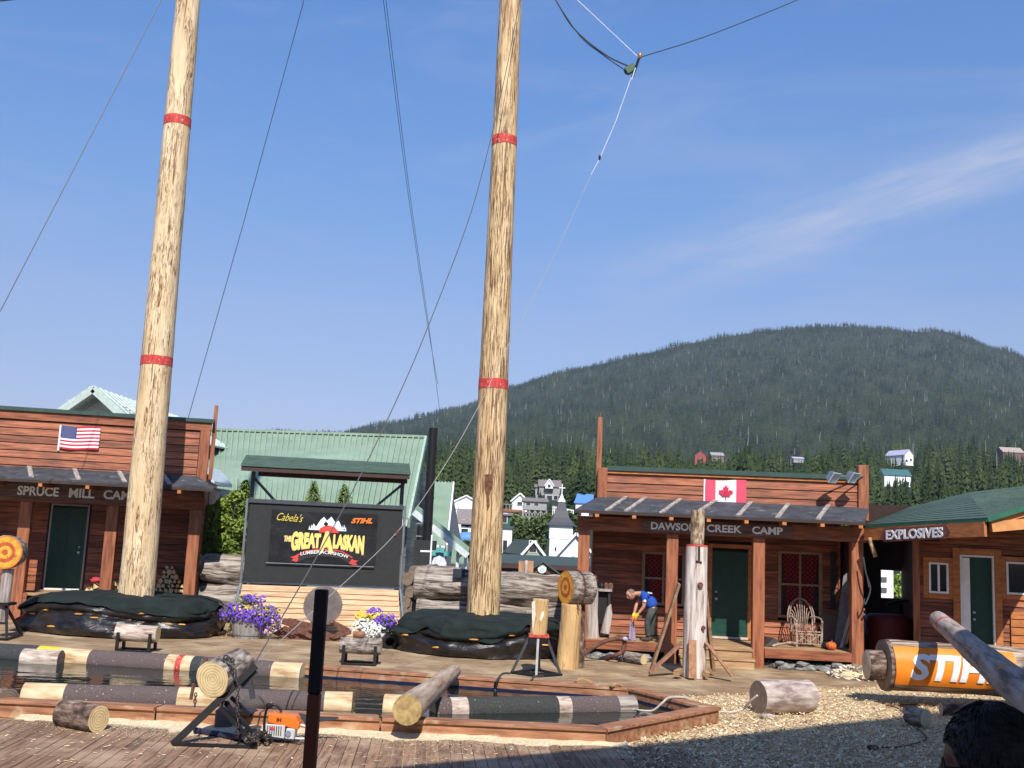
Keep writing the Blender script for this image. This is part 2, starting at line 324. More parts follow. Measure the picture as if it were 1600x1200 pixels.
def dup(root, loc, rz=0, scale=1, label=None, group=None):
    r = root.copy(); COL.objects.link(r); r.location = loc; r.rotation_euler = (0, 0, rz); r.scale = (scale,)*3 if not hasattr(scale, '__len__') else scale
    if label: r['label'] = label
    if group: r['group'] = group
    for ch in [c for c in ALLCH.get(root.name, root.children)]:
        c = ch.copy(); COL.objects.link(c); c.parent = r
        for g in ch.children:
            d = g.copy(); COL.objects.link(d); d.parent = c
    return r
ALLCH = {}
class Fr:
    """a building's own frame: local x along the front, local y to the back"""
    def __init__(s, px, py, Y, ang):
        p = at(px, py, Y); s.o = Vector((p.x, Y, 0)); s.a = ang; s.M = Matrix.Translation(s.o) @ Matrix.Rotation(ang, 4, 'Z'); s.I = s.M.inverted()
    def hit(s, px, py, yl):
        o = s.I @ CAM; d = s.I.to_3x3() @ ray(px, py); t = (yl-o.y)/d.y; p = o+d*t; return p.x, p.z
    def X(s, px, py, yl): return s.hit(px, py, yl)[0]
    def Z(s, px, py, yl): return s.hit(px, py, yl)[1]
    def W(s, x, y, z): return s.M @ Vector((x, y, z))
def siding(mb, x0, x1, z0, z1, y, h=0.15, th=0.03, holes=()):
    n = max(1, round((z1-z0)/h)); hh = (z1-z0)/n
    for i in range(n):
        a = z0+i*hh; b = a+hh-0.012; cuts = [(x0, x1)]
        for (hx0, hx1, hz0, hz1) in holes:
            if b > hz0 and a < hz1:
                nc = []
                for (c0, c1) in cuts:
                    if hx1 <= c0 or hx0 >= c1: nc.append((c0, c1)); continue
                    if hx0 > c0: nc.append((c0, hx0))
                    if hx1 < c1: nc.append((hx1, c1))
                cuts = nc
        for (c0, c1) in cuts:
            if c1-c0 > 0.02:
                mb.add([(c0, y-.014, a), (c1, y-.014, a), (c1, y+th, a), (c0, y+th, a), (c0, y+0.012, b), (c1, y+0.012, b), (c1, y+th, b), (c0, y+th, b)],
                       [(0,3,2,1),(4,5,6,7),(0,1,5,4),(1,2,6,5),(2,3,7,6),(3,0,4,7)])
def log(name, p, q, r0, r1, side, end, parent=None, seg=24, rings=10, wob=0.06, seed=0, bands=None, endr=1.0):
    """a log along its own local Z; bands: list of (t0, t1, material) painted or carpeted lengths"""
    p = Vector(p); q = Vector(q); L = (q-p).length; rot = (q-p).to_track_quat('Z', 'Y').to_matrix().to_4x4()
    Mw = Matrix.Translation(p) @ rot
    mb = MB(); ts = sorted(set([i/rings for i in range(rings+1)] + [t for b in (bands or []) for t in (b[0], b[1])] + [0.012, 0.988]))
    vs = []; fs = []; mi = []
    mats = [side, end] + [b[2] for b in (bands or [])]
    for t in ts:
        rr = r0+(r1-r0)*t
        if t in (0, 1): rr *= 0.97*endr
        cx = wob*r0*noise.noise(Vector((t*L*0.8, seed, 3.3))); cy = wob*r0*noise.noise(Vector((t*L*0.8, seed, 9.1)))
        for k in range(seg):
            a = 2*math.pi*k/seg; r_ = rr*(1+wob*1.3*noise.noise(Vector((math.cos(a)*1.2+seed, math.sin(a)*1.2, t*L*0.8))) + wob*0.5*noise.noise(Vector((math.cos(a)*3+seed, math.sin(a)*3, t*L*3))))
            vs.append((cx+r_*math.cos(a), cy+r_*math.sin(a), t*L))
    for i in range(len(ts)-1):
        tm = (ts[i]+ts[i+1])/2; m_ = 0
        for bi, b in enumerate(bands or []):
            if b[0] <= tm <= b[1]: m_ = 2+bi
        for k in range(seg):
            k2 = (k+1) % seg; fs.append((i*seg+k, i*seg+k2, (i+1)*seg+k2, (i+1)*seg+k)); mi.append(m_)
    fs.append(tuple(range(seg))[::-1]); fs.append(tuple((len(ts)-1)*seg+k for k in range(seg))); mi += [1, 1]
    me = bpy.data.meshes.new(name); me.from_pydata(vs, [], fs)
    for x in mats: me.materials.append(x)
    me.polygons.foreach_set('material_index', mi); me.polygons.foreach_set('use_smooth', [True]*len(fs)); me.set_sharp_from_angle(angle=R(50))
    o = bpy.data.objects.new(name, me); COL.objects.link(o)
    if parent is not None: o.parent = parent; o.matrix_basis = wmat(parent).inverted() @ Mw
    else: o.matrix_basis = Mw
    WMX[o.name] = Mw
    return o
def textdata(s, bold=0.0):
    cu = bpy.data.curves.new('t', 'FONT'); cu.body = s; cu.size = 1; cu.offset = bold; cu.resolution_u = 3
    ob = bpy.data.objects.new('t', cu); COL.objects.link(ob); bpy.context.view_layer.update()
    me = bpy.data.meshes.new_from_object(ob.evaluated_get(bpy.context.evaluated_depsgraph_get()))
    bpy.data.objects.remove(ob); bm = bmesh.new(); bm.from_mesh(me); bpy.data.meshes.remove(me); return bm
def text(name, s, fn, mt, parent, W, H, th=0.01, bold=0.0, cuts=0, normal=None):
    """flat lettering mapped by fn(u in 0..W, v in 0..H, w) to world"""
    bm = textdata(s, bold)
    xs = [v.co.x for v in bm.verts]; ys = [v.co.y for v in bm.verts]; x0, x1, y0, y1 = min(xs), max(xs), min(ys), max(ys)
    if cuts:
        for i in range(1, cuts):
            yy = y0+(y1-y0)*i/cuts; bmesh.ops.bisect_plane(bm, geom=bm.verts[:]+bm.edges[:]+bm.faces[:], plane_co=(0, yy, 0), plane_no=(0, 1, 0))
        for i in range(1, cuts*3):
            xx = x0+(x1-x0)*i/(cuts*3); bmesh.ops.bisect_plane(bm, geom=bm.verts[:]+bm.edges[:]+bm.faces[:], plane_co=(xx, 0, 0), plane_no=(1, 0, 0))
    r = bmesh.ops.extrude_face_region(bm, geom=bm.faces[:])
    for e in r['geom']:
        if isinstance(e, bmesh.types.BMVert): e.co.z += 1
    bm.verts.index_update(); mb = MB()
    vs = [fn((v.co.x-x0)/(x1-x0)*W, (v.co.y-y0)/(y1-y0)*H, th if v.co.z > .5 else 0) for v in bm.verts]
    mb.add(vs, [[v.index for v in f.verts] for f in bm.faces]); bm.free()
    return mb.build(name, mt, parent)
def cable(name, pts, r, mt, label, cat='cable', group=None, seg=5, sag=0.0, n=24):
    P = []
    for i in range(len(pts)-1):
        a = Vector(pts[i]); b = Vector(pts[i+1])
        for k in range(n):
            t = k/n; q = a.lerp(b, t); q.z -= sag*4*t*(1-t); P.append(q)
    P.append(Vector(pts[-1])); mb = MB(); mb.tube(P, r, seg)
    return tag(mb.build(name, mt, smooth=True), label, cat, group)
def smoothpts(pts, n=6):
    pts = [Vector(p) for p in pts]; P = [pts[0]]+pts+[pts[-1]]; o = []
    for i in range(1, len(P)-2):
        for k in range(n):
            t = k/n; a, b, c, d = P[i-1:i+3]
            o.append(0.5*((2*b)+(c-a)*t+(2*a-5*b+4*c-d)*t*t+(3*b-a-3*c+d)*t*t*t))
    o.append(pts[-1]); return o
def npmesh(name, V, F, mats, mi=None, tint=None, smooth=False):
    """mesh from numpy arrays of verts and same-size faces"""
    me = bpy.data.meshes.new(name); nf, k = F.shape
    me.vertices.add(len(V)); me.vertices.foreach_set('co', V.astype(np.float32).ravel())
    me.loops.add(nf*k); me.loops.foreach_set('vertex_index', F.astype(np.int32).ravel())
    me.polygons.add(nf); me.polygons.foreach_set('loop_start', np.arange(0, nf*k, k, dtype=np.int32))
    for m_ in mats: me.materials.append(m_)
    if mi is not None: me.polygons.foreach_set('material_index', mi.astype(np.int32))
    if tint is not None:
        a = me.attributes.new('tint', 'FLOAT', 'POINT'); a.data.foreach_set('value', tint.astype(np.float32))
    me.update(); me.validate()
    o = bpy.data.objects.new(name, me); COL.objects.link(o); return o
def scatter(name, bases, pos, scl, rz, tint, mats):
    Vs = []; Fs = []; Ts = []; off = 0; pick = np.random.randint(0, len(bases), len(pos))
    for bi, (bv, bf, bt) in enumerate(bases):
        I = np.where(pick == bi)[0]
        if len(I) == 0: continue
        c = np.cos(rz[I])[:, None]; s_ = np.sin(rz[I])[:, None]
        x = bv[None, :, 0]*c-bv[None, :, 1]*s_; y = bv[None, :, 0]*s_+bv[None, :, 1]*c; z = np.repeat(bv[None, :, 2], len(I), 0)
        v = np.stack([x*scl[I, 0][:, None], y*scl[I, 0][:, None], z*scl[I, 1][:, None]], -1)+pos[I][:, None, :]
        Vs.append(v.reshape(-1, 3)); Fs.append((bf[None]+(np.arange(len(I))*len(bv))[:, None, None]+off).reshape(-1, bf.shape[1]))
        Ts.append((tint[I][:, None]+bt[None]).reshape(-1)); off += len(I)*len(bv)
    return npmesh(name, np.concatenate(Vs), np.concatenate(Fs), mats, tint=np.concatenate(Ts))
# ============================================================ terrain, forest
def interp(x, tab):
    if x <= tab[0][0]: return tab[0][1]
    for (a, b), (c, d) in zip(tab, tab[1:]):
        if x <= c: return b+(d-b)*(x-a)/(c-a)
    return tab[-1][1]
SKYL = [(-900, 690), (0, 684), (380, 684), (415, 671), (540, 675), (590, 660), (640, 652), (690, 640), (740, 628), (800, 600), (860, 580), (940, 562), (1000, 548), (1060, 533), (1120, 521), (1190, 509), (1270, 502), (1340, 501), (1400, 505), (1440, 511), (1475, 507), (1510, 514), (1550, 532), (1600, 546), (1800, 640), (2400, 760)]
NEARL = [(-900, 760), (380, 745), (560, 720), (690, 692), (800, 690), (930, 694), (1000, 698), (1060, 706), (1115, 716), (1160, 704), (1250, 708), (1300, 702), (1400, 692), (1600, 688), (2400, 690)]
def hz(px): return 835+0.045*(px-800)
def terr(px, Y):
    e2 = hz(px)-interp(px, SKYL)-6; e1 = hz(px)-interp(px, NEARL)-30
    st = [(45, 0.0-2.75), (110, -1.2), (130, -1.3)]
    k = max(0.0, min(1.0, (px-900)/500))
    prof = [(184, -44), (200, -4+14*k), (300, 56+10*k), (430, 84+18*k), (620, e1), (800, e1-12)]
    z = None
    if Y <= 130: return interp(Y, [(30, -0.35), (60, -0.9), (130, -0.4)])
    pts = [(130, (-0.4-2.75)*FPX/130)] + prof
    pts += [(1000, e1+(e2-e1)*0.20), (1300, e1+(e2-e1)*0.50), (1650, e1+(e2-e1)*0.80), (2000, e2), (2300, e2-40), (2600, e2-160)]
    e = interp(Y, pts)
    if Y > 900 and Y < 2000:
        e += 16*noise.noise(Vector((px*0.010, Y*0.004, 1)))*math.sin((Y-900)/1100*3.14)+7*noise.noise(Vector((px*0.03+Y*0.02, Y*0.001, 4)))
    return 2.75+e*Y/FPX
YS = [110, 118, 130, 145, 160, 180, 200, 230, 260, 300, 340, 380, 430, 480, 530, 580, 620, 660, 720, 800, 860, 920, 1000, 1080, 1160, 1240, 1320, 1400, 1480, 1560, 1640, 1720, 1800, 1880, 1950, 2000, 2060, 2150, 2300, 2600]
PXS = list(range(-700, 2301, 25))
mb = MB(); nx = len(PXS)
vs = [((px-800)/FPX*Y, Y, terr(px, Y)) for Y in YS for px in PXS]
mb.add(vs, [(j*nx+i, j*nx+i+1, (j+1)*nx+i+1, (j+1)*nx+i) for j in range(len(YS)-1) for i in range(nx-1)])
HILL = mat('forest_floor', [(0.3, (0.010, 0.018, 0.008)), (0.7, (0.028, 0.038, 0.017))], nscale=0.05, detail=9, rough=0.95, bump=0)
tag(mb.build('hills', HILL, smooth=True), kind='structure')
GRND = mat('ground', [(0.3, (0.10, 0.085, 0.06)), (0.7, (0.20, 0.17, 0.12))], nscale=0.6, detail=8, rough=0.95, bump=0.3)
mb = MB(); mb.sheet(lambda u, v: (-3000+6000*u, -600+730*v, -0.4), 40, 12)
tag(mb.build('ground', GRND), kind='structure')

def foliage(name, dark, light, rough=0.85):
    m, nt, b = newmat(name)
    a = nd(nt, 'ShaderNodeAttribute'); a.attribute_name = 'tint'
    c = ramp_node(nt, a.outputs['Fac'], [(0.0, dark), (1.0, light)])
    nt.links.new(c, b.inputs['Base Color']); b.inputs['Roughness'].default_value = rough; b.inputs['Specular IOR Level'].default_value = 0.15
    MATS[name] = m; return m
F_FAR = foliage('far_spruce', (0.005, 0.015, 0.009), (0.050, 0.070, 0.030))
F_NEAR = foliage('spruce', (0.011, 0.026, 0.009), (0.074, 0.100, 0.030))
F_BRIGHT = foliage('bright_conifer', (0.06, 0.11, 0.02), (0.26, 0.34, 0.07))
F_DECID = foliage('broadleaf', (0.035, 0.06, 0.018), (0.16, 0.21, 0.07))
SNAG = flat('bleached_trunk', (0.40, 0.38, 0.36), 0.8)
TRUNK = flat('tree_trunk', (0.10, 0.075, 0.055), 0.9)
def spruce_base(tiers, blades, rad, rng, droop=0.35):
    """unit height spruce of drooping branch blades (triangles)"""
    V = []; F = []; T = []
    for t in range(tiers):
        f = t/(tiers-1 if tiers > 1 else 1); z = 0.08+0.87*f; r = rad*(1-f)**0.85+0.012; a0 = rng.uniform(0, 6.28)
        for k in range(blades):
            a = a0+6.283*k/blades+rng.uniform(-.3, .3); rr = r*rng.uniform(0.65, 1.2); zz = z+rng.uniform(-.03, .03)
            da = 3.1416/blades*1.25; tip = (rr*math.cos(a), rr*math.sin(a), zz-droop*rr)
            up = zz+0.9/tiers*0.9
            l = (rr*0.55*math.cos(a-da), rr*0.55*math.sin(a-da), zz-droop*rr*0.2-0.02); q = (rr*0.55*math.cos(a+da), rr*0.55*math.sin(a+da), zz-droop*rr*0.2-0.02)
            c = (0, 0, up); tt = rng.uniform(-.14, .14)
            for tri in ((c, l, tip), (c, tip, q)):
                b = len(V); V += tri; F.append((b, b+1, b+2)); T += [tt]*3
    V += [(-.012, 0, .9), (.012, 0, .9), (0, 0, 1.03)]; b = len(V)-3; F.append((b, b+1, b+2)); T += [0]*3
    return np.array(V, float), np.array(F), np.array(T, float)
rng = random.Random(3)
far_b = [spruce_base(4, 5, 0.20, rng) for _ in range(6)]
near_b = [spruce_base(10, 7, 0.21, rng) for _ in range(8)]
HOUSES = []     # (px0, px1, py_top, py_bot, Y) kept clear of trees in front
HOUSES += [(833, 880, 745, 780, 300), (795, 880, 765, 806, 215), (893, 950, 765, 802, 230), (700, 905, 770, 905, 120), (1081, 1106, 700, 721, 560), (1108, 1134, 703, 718, 560), (1400, 1430, 700, 718, 520), (1392, 1428, 732, 749, 420), (1570, 1604, 694, 714, 560), (1238, 1258, 708, 720, 560)]
def clear(px, py0, py1, Y, wd):
    for (a, b, c, d, hy) in HOUSES:
        if Y < hy+8 and a-wd*0.6 < px < b+wd*0.6 and py0 < d-.5*(d-c): return False
    return True
def forest(name, n, Y0, Y1, p0, p1, hmin, hmax, bases, mt, label, patch=0.02, keep=None, dens=1.0):
    P = []; S = []; T = []; made = 0; tries = 0
    while made < n and tries < n*6:
        tries += 1
        px = rng.uniform(p0, p1); Y = Y0*(Y1/Y0)**rng.random()
        zz = terr(px, Y); h = rng.uniform(hmin, hmax)*(0.75+0.5*noise.noise(Vector((px*0.03, Y*0.02, 7)))+0.25)
        x = (px-800)/FPX*Y; h = max(h, hmin*0.6)
        hy = h/Y*FPX; py1 = hz(px)-(zz-2.75)/Y*FPX
        if keep and not keep(px, py1, Y): continue
        if not clear(px, py1-hy, py1, Y, 0.4*hy): continue
        if Y > 1900: h *= .85
        P.append((x, Y, zz-0.5)); ww = rng.uniform(0.8, 1.25); S.append((h*ww, h))
        t = 0.40+0.55*noise.noise(Vector((px*patch, Y*0.01*patch*50, 2)))+.35*noise.noise(Vector((px*.09, Y*.012, 8)))+rng.uniform(-.25, .25)+(.16-.22*(Y-900)/1100 if Y > 860 else 0); T.append(min(0.95, max(0.05, t))); made += 1
    P = np.array(P); S = np.array(S); T = np.array(T)
    o = scatter(name, bases, P, S, np.random.rand(len(P))*6.28, T, [mt]); tag(o, label, 'forest', kind='stuff'); return P
forest('mountain_forest', 30000, 860, 2060, 360, 1750, 5, 12, far_b, F_FAR, 'dark blue green spruce forest covering the far mountain')
forest('ridge_forest', 3200, 1900, 2010, 360, 1750, 8, 13, far_b, F_FAR, 'dark spruce tops along the skyline of the far mountain')
forest('hill_forest', 4200, 235, 720, 540, 1750, 5, 15, near_b, F_NEAR, 'sunlit green conifer forest on the near slope above the town')
mb = MB()
for i in range(420):
    px = rng.uniform(560, 1640); Y = rng.uniform(900, 1900); z = terr(px, Y); x = (px-800)/FPX*Y; h = rng.uniform(5, 11)
    mb.tube([(x, Y-2, z), (x+rng.uniform(-.8, .8), Y-2, z+h)], [0.26, 0.08], 4)
for i in range(13):
    px = rng.uniform(900, 1640); Y = rng.uniform(450, 620); z = terr(px, Y); x = (px-800)/FPX*Y; h = rng.uniform(9, 15)
    mb.tube([(x, Y-2, z), (x, Y-2, z+h)], [0.16, 0.08], 4)
tag(mb.build('dead_trunks', SNAG), 'bleached dead trunks standing scattered through the mountain forest', 'dead trees', kind='stuff')

# single spruces one can tell apart on the lower slope, copied from four sources
def npobj(name, base, s, mt, parent):
    bv, bf, bt = base; o = npmesh(name, bv*np.array([s[0], s[0], s[1]]), bf, [mt], tint=bt+s[2]); o.parent = parent; WMX[o.name] = wmat(parent); return o
SPR = []
for k in range(4):
    b = spruce_base(15, 9, 0.23, rng, 0.45); px = [1380, 1440, 1530, 900][k]; Y = 240
    z = terr(px, Y)
    t = thing('spruce_tree', 'spruce', 'tree', ((px-800)/FPX*Y, Y, z))
    npobj('crown', b, (11+k, 12.5+k, 0.25+0.12*k), F_NEAR, t); mb = MB(t and WMX[t.name]); mb.tube([(0, 0, -.5), (0, 0, 9)], [0.22, 0.06], 6); mb.build('trunk', TRUNK, t); SPR.append(t)
spots = [(1375, 240), (1392, 250), (1412, 235), (1436, 245), (1458, 238), (1480, 250), (1502, 240), (1526, 252), (1548, 238), (1572, 246), (1594, 240), (1620, 250), (700, 232), (718, 240), (808, 262), (824, 250), (884, 262), (905, 250), (922, 262), (740, 250)]
LBL = 'dark green spruce among the close trees on the slope behind the camp buildings'
first = set()
for i, (px, Y) in enumerate(spots):
    Y = Y*rng.uniform(0.97, 1.03); loc = ((px-800)/FPX*Y, Y, terr(px, Y)-.3); k = i % 4; s = rng.uniform(0.55, 0.85) if px < 1000 else rng.uniform(0.72, 1.0)
    if k not in first:
        first.add(k); o = SPR[k]; o.location = loc; o.scale = (s, s, s); o.rotation_euler.z = rng.uniform(0, 6)
        bpy.context.view_layer.update()
    else: o = dup(SPR[k], loc, rng.uniform(0, 6), s)
    right = px > 1300
    o['label'] = 'tall dark spruce in the row of trees behind the green shingle roof' if right else 'dark spruce on the slope directly above the town houses'
    o['group'] = 'spruces behind the green shingle roof' if right else 'spruces above the town houses'

# leafy masses
def leafcloud(mbs, centers, n, size, seed):
    rg = random.Random(seed)
    V = []; F = []; T = []
    for i in range(n):
        c, r, tt = centers[rg.randrange(len(centers))]
        d = Vector((rg.gauss(0, 1), rg.gauss(0, 1), rg.gauss(0, 1))).normalized(); rr = rg.random()**0.35
        p = Vector(c)+Vector((d.x*r[0], d.y*r[1], d.z*r[2]))*rr*(1+0.25*noise.noise(d*3+Vector(c)))
        a = Vector((rg.gauss(0, 1), rg.gauss(0, 1), rg.gauss(0, .7))).normalized(); b = a.cross(Vector((rg.gauss(0, 1), rg.gauss(0, 1), rg.gauss(0, 1)))).normalized()
        s = size*rg.uniform(0.6, 1.3); k = len(V)
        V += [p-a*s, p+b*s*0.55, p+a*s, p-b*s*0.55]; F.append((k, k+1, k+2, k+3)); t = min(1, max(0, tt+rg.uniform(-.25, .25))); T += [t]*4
    return np.array([tuple(v) for v in V]), np.array(F), np.array(T)
def leafy_tree(name, label, cat, base, crown, n, size, mt, seed, trunk=True, group=None, h=2.0):
    t = thing(name, label, cat, base, 0, group); off = Vector(base)
    V, F, T = leafcloud(None, crown, n, size, seed); o = npmesh('crown' if trunk else 'foliage', V-np.array(tuple(off)), F, [mt], tint=T); o.parent = t
    mb = MB(); rg = random.Random(seed); b = Vector(base)
    if trunk:
        mb.tube([b, b+Vector((0, 0, h))], [h*0.09, h*0.05], 7)
        for (c, r, tt) in crown[:7]: mb.tube([b+Vector((0, 0, h*0.6)), Vector(c)], [h*0.045, h*0.015], 5)
        mb.build('trunk', TRUNK, t)
    else:
        for k in range(6):
            c = crown[rg.randrange(len(crown))][0]; mb.tube([b+Vector((rg.uniform(-.1, .1), rg.uniform(-.1, .1), 0)), Vector(c)], [0.02, 0.008], 5)
        mb.build('stem', TRUNK, t)
    return t
def crown_from_px(items, Y): # (px, py, rpx, tint)
    out = []
    for (px, py, r, tt) in items:
        p = at(px, py, Y); rr = r*Y/FPX; out.append((p, (rr, rr*0.9, rr*0.85), tt))
    return out
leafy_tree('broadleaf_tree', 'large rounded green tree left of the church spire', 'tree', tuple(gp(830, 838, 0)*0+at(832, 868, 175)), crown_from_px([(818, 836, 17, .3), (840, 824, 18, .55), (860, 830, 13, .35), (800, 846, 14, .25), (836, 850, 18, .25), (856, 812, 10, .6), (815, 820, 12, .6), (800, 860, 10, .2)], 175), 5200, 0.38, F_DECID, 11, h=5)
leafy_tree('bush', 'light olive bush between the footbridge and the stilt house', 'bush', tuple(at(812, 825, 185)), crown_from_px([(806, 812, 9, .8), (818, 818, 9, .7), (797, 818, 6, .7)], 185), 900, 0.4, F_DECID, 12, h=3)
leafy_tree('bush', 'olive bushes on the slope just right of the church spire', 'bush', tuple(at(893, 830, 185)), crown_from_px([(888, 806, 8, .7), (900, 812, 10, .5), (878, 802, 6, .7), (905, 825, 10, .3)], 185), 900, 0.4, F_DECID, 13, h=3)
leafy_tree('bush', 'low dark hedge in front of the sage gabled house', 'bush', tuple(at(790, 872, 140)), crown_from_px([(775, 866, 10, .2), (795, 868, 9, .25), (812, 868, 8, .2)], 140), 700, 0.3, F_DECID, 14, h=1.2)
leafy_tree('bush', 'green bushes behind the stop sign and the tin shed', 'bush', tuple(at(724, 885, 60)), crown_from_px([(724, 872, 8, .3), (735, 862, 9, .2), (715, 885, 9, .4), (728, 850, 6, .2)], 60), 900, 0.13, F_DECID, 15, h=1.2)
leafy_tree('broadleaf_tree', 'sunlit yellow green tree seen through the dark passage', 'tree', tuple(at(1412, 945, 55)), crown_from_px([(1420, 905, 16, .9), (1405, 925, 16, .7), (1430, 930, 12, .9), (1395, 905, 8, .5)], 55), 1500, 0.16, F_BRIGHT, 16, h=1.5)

# ============================================================ town
GREYH = flat('grey_house_wall', (0.30, 0.29, 0.28)); ROOFB = flat('grey_brown_roof', (0.20, 0.17, 0.16)); BLUE = flat('blue_roof', (0.10, 0.24, 0.52)); SAGE = flat('sage_wall', (0.28, 0.32, 0.24))
DGREEN = flat('dark_green_wall', (0.03, 0.10, 0.07)); REDH = flat('red_house_wall', (0.35, 0.07, 0.06)); DARKR = flat('charcoal_roof', (0.05, 0.05, 0.06)); LILAC = flat('pale_metal_roof', (0.42, 0.40, 0.52)); TEAL = flat('teal_roof', (0.05, 0.13, 0.13))
MAROON = flat('maroon_trim', (0.05, 0.025, 0.02)); WHITEC = flat('white_siding', (0.80, 0.80, 0.80), var=0.03)
SHG = flat('green_shingle_low', (0.050, 0.070, 0.056))
def house(name, label, px0, px1, py_eave, py_bot, Y, py_ridge, gable, wall, roof, depth=7, ang=0, wins=(), over=0.35, cat='house', trim=None, extra=0, chim=False):
    """gable='front': triangle faces us; 'side': ridge runs across"""
    A = at(px0, py_bot, Y); B = at(px1, py_bot, Y); W = B.x-A.x; cx = (A.x+B.x)/2; zb = min(A.z, B.z)-extra
    ze = at((px0+px1)/2, py_eave, Y).z; zr = at((px0+px1)/2, py_ridge, Y).z
    t = thing(name, label, cat, (cx, Y, zb), ang); M = WMX[t.name]; hw = W/2; E = ze-zb; Rr = zr-zb
    mb = MB(M)
    if gable == 'front': mb.prism([(-hw, 0, 0), (hw, 0, 0), (hw, 0, E), (0, 0, Rr-.05), (-hw, 0, E)], (0, depth, 0))
    else: mb.prism([(-hw, 0, 0), (-hw, depth, 0), (-hw, depth, E), (-hw, depth/2, Rr-.05), (-hw, 0, E)], (W, 0, 0))
    mb.build('wall', wall, t)
    mb = MB(M); th = 0.18
    if gable == 'front':
        sl = (Rr-E)/hw; o = over
        for s in (-1, 1):
            mb.prism([(0, -o, Rr), (s*(hw+o), -o, E-sl*o), (s*(hw+o), -o, E-sl*o-th), (0, -o, Rr-th)], (0, depth+2*o, 0))
    else:
        sl = (Rr-E)/(depth/2); o = over
        mb.prism([(-hw-o, depth/2, Rr), (-hw-o, -o, E-sl*o), (-hw-o, -o, E-sl*o-th), (-hw-o, depth/2, Rr-th)], (W+2*o, 0, 0))
        mb.prism([(-hw-o, depth/2+.002, Rr), (-hw-o, depth+o, E-sl*o), (-hw-o, depth+o, E-sl*o-th), (-hw-o, depth/2+.002, Rr-th)], (W+2*o, 0, 0))
    rf = mb.build('roof', roof, t)
    if trim and gable == 'front':
        mb = MB(M)
        for s in (-1, 1): mb.beam((s*0.02, -over-.04, Rr-th/2), (s*(hw+over), -over-.04, E-sl*over-th/2), 0.06, 0.30)
        mb.build('trim', trim, t)
    if chim:
        mb = MB(M); mb.box((hw*.5, depth*.5, Rr-1), (hw*.5+.6, depth*.5+.6, Rr+.9)); mb.build('chimney', GREYH, t)
    for (u, v, w_, h_) in wins:
        x = -hw+W*u; z = E*v; mb = MB(M); mb.box((x-w_/2-.08, -.06, z-.08), (x+w_/2+.08, .01, z+h_+.08)); f = mb.build('window', WHITEP, t)
        mb = MB(M); mb.box((x-w_/2, -.09, z), (x+w_/2, -.03, z+h_)); mb.build('pane', GLASS, f)
    return t
house('house', 'big grey two storey house with white trimmed dormer high above the town', 842, 875, 759, 777, 300, 749, 'side', GREYH, ROOFB, 7, 0, ((.2, .2, 1.1, 1.2), (.5, .15, 1.6, 1.4), (.8, .2, 1.1, 1.2), (.35, .7, .9, .8)), extra=1.5)
d = house('house_dormer', 'white dormer gable on the front of the big grey house', 852, 864, 757, 763, 298.5, 748, 'front', WHITEC, ROOFB, 3.5, 0, ((.5, .3, .8, .8),), over=.25, trim=WHITEP, cat='dormer')
bpy.data.objects.remove  # keep
house('house', 'small grey wing on the left side of the big grey house', 836, 844, 760, 777, 302, 756, 'side', GREYH, ROOFB, 5, 0, ((.5, .4, .7, .9),), extra=1)
house('house', 'white gabled house with a grey roof left of the stilt house', 800, 824, 781, 790, 220, 770, 'front', WHITEC, GREYH, 8, 0, ((.5, .5, 1.0, .8),), trim=WHITEP, extra=1.2)
# stilt house
t = house('stilt_house', 'grey boarded building raised on crossed timber stilts', 818, 854, 782, 796, 205, 777, 'side', GREYH, ROOFB, 6, 0, ((.2, .45, .9, .7), (.55, .45, .9, .7)), cat='house')
A = at(818, 796, 205); B = at(854, 797, 205); mb = MB()
for k in range(5):
    x = A.x+(B.x-A.x)*k/4; mb.beam((x, 205.2, A.z), (x, 205.2, A.z-2.2), .22, .22)
    if k < 4: mb.beam((x, 205.3, A.z), (x+(B.x-A.x)/4, 205.3, A.z-2.0), .15, .15); mb.beam((x+(B.x-A.x)/4, 205.45, A.z), (x, 205.45, A.z-2.0), .15, .15)
mb.build('stilts', GREYH, t)
house('house', 'white house with a bright blue metal roof beside the wooden camp building', 899, 940, 785, 800, 235, 770, 'side', WHITEC, BLUE, 12, R(-10), ((.15, .3, 1, 1.3), (.6, .3, 1, 1.3)), extra=2)
house('house', 'tall white building left of the middle climbing pole', 706, 745, 783, 842, 150, 773, 'front', WHITEC, WHITEC, 9, 0, (), extra=.5, over=.3)
house('house', 'white house with a brown mansard roof left of the middle climbing pole', 719, 752, 812, 838, 140, 795, 'side', WHITEC, ROOFB, 3.0, 0, ((.2, .6, .9, .8), (.45, .6, 1.2, .8), (.2, .1, .9, .8)), over=.5)
house('house', 'low white annex at the left edge of the town beside the black stacks', 700, 712, 793, 833, 146, 790, 'side', WHITEC, WHITEC, 6, 0, ((.3, .3, .6, .7), (.3, .7, .6, .6)), over=.1)
house('house', 'small dark green house with a white window just right of the climbing pole', 776, 797, 803, 822, 160, 800, 'side', DGREEN, ROOFB, 6, 0, ((.5, .3, 1.0, 1.4),))
house('house', 'plain white house below the dark green one beside the climbing pole', 770, 799, 824, 858, 150, 821, 'side', WHITEC, SHG, 6, 0, ((.65, .2, .6, 1.5),), over=.2, extra=1)
house('house', 'sage green gabled house left of the church', 817, 846, 861, 876, 132, 844, 'front', SAGE, SHG, 9, R(14), ((.5, .95, .9, 1.4),), trim=WHITEP, extra=1.2, over=.4)
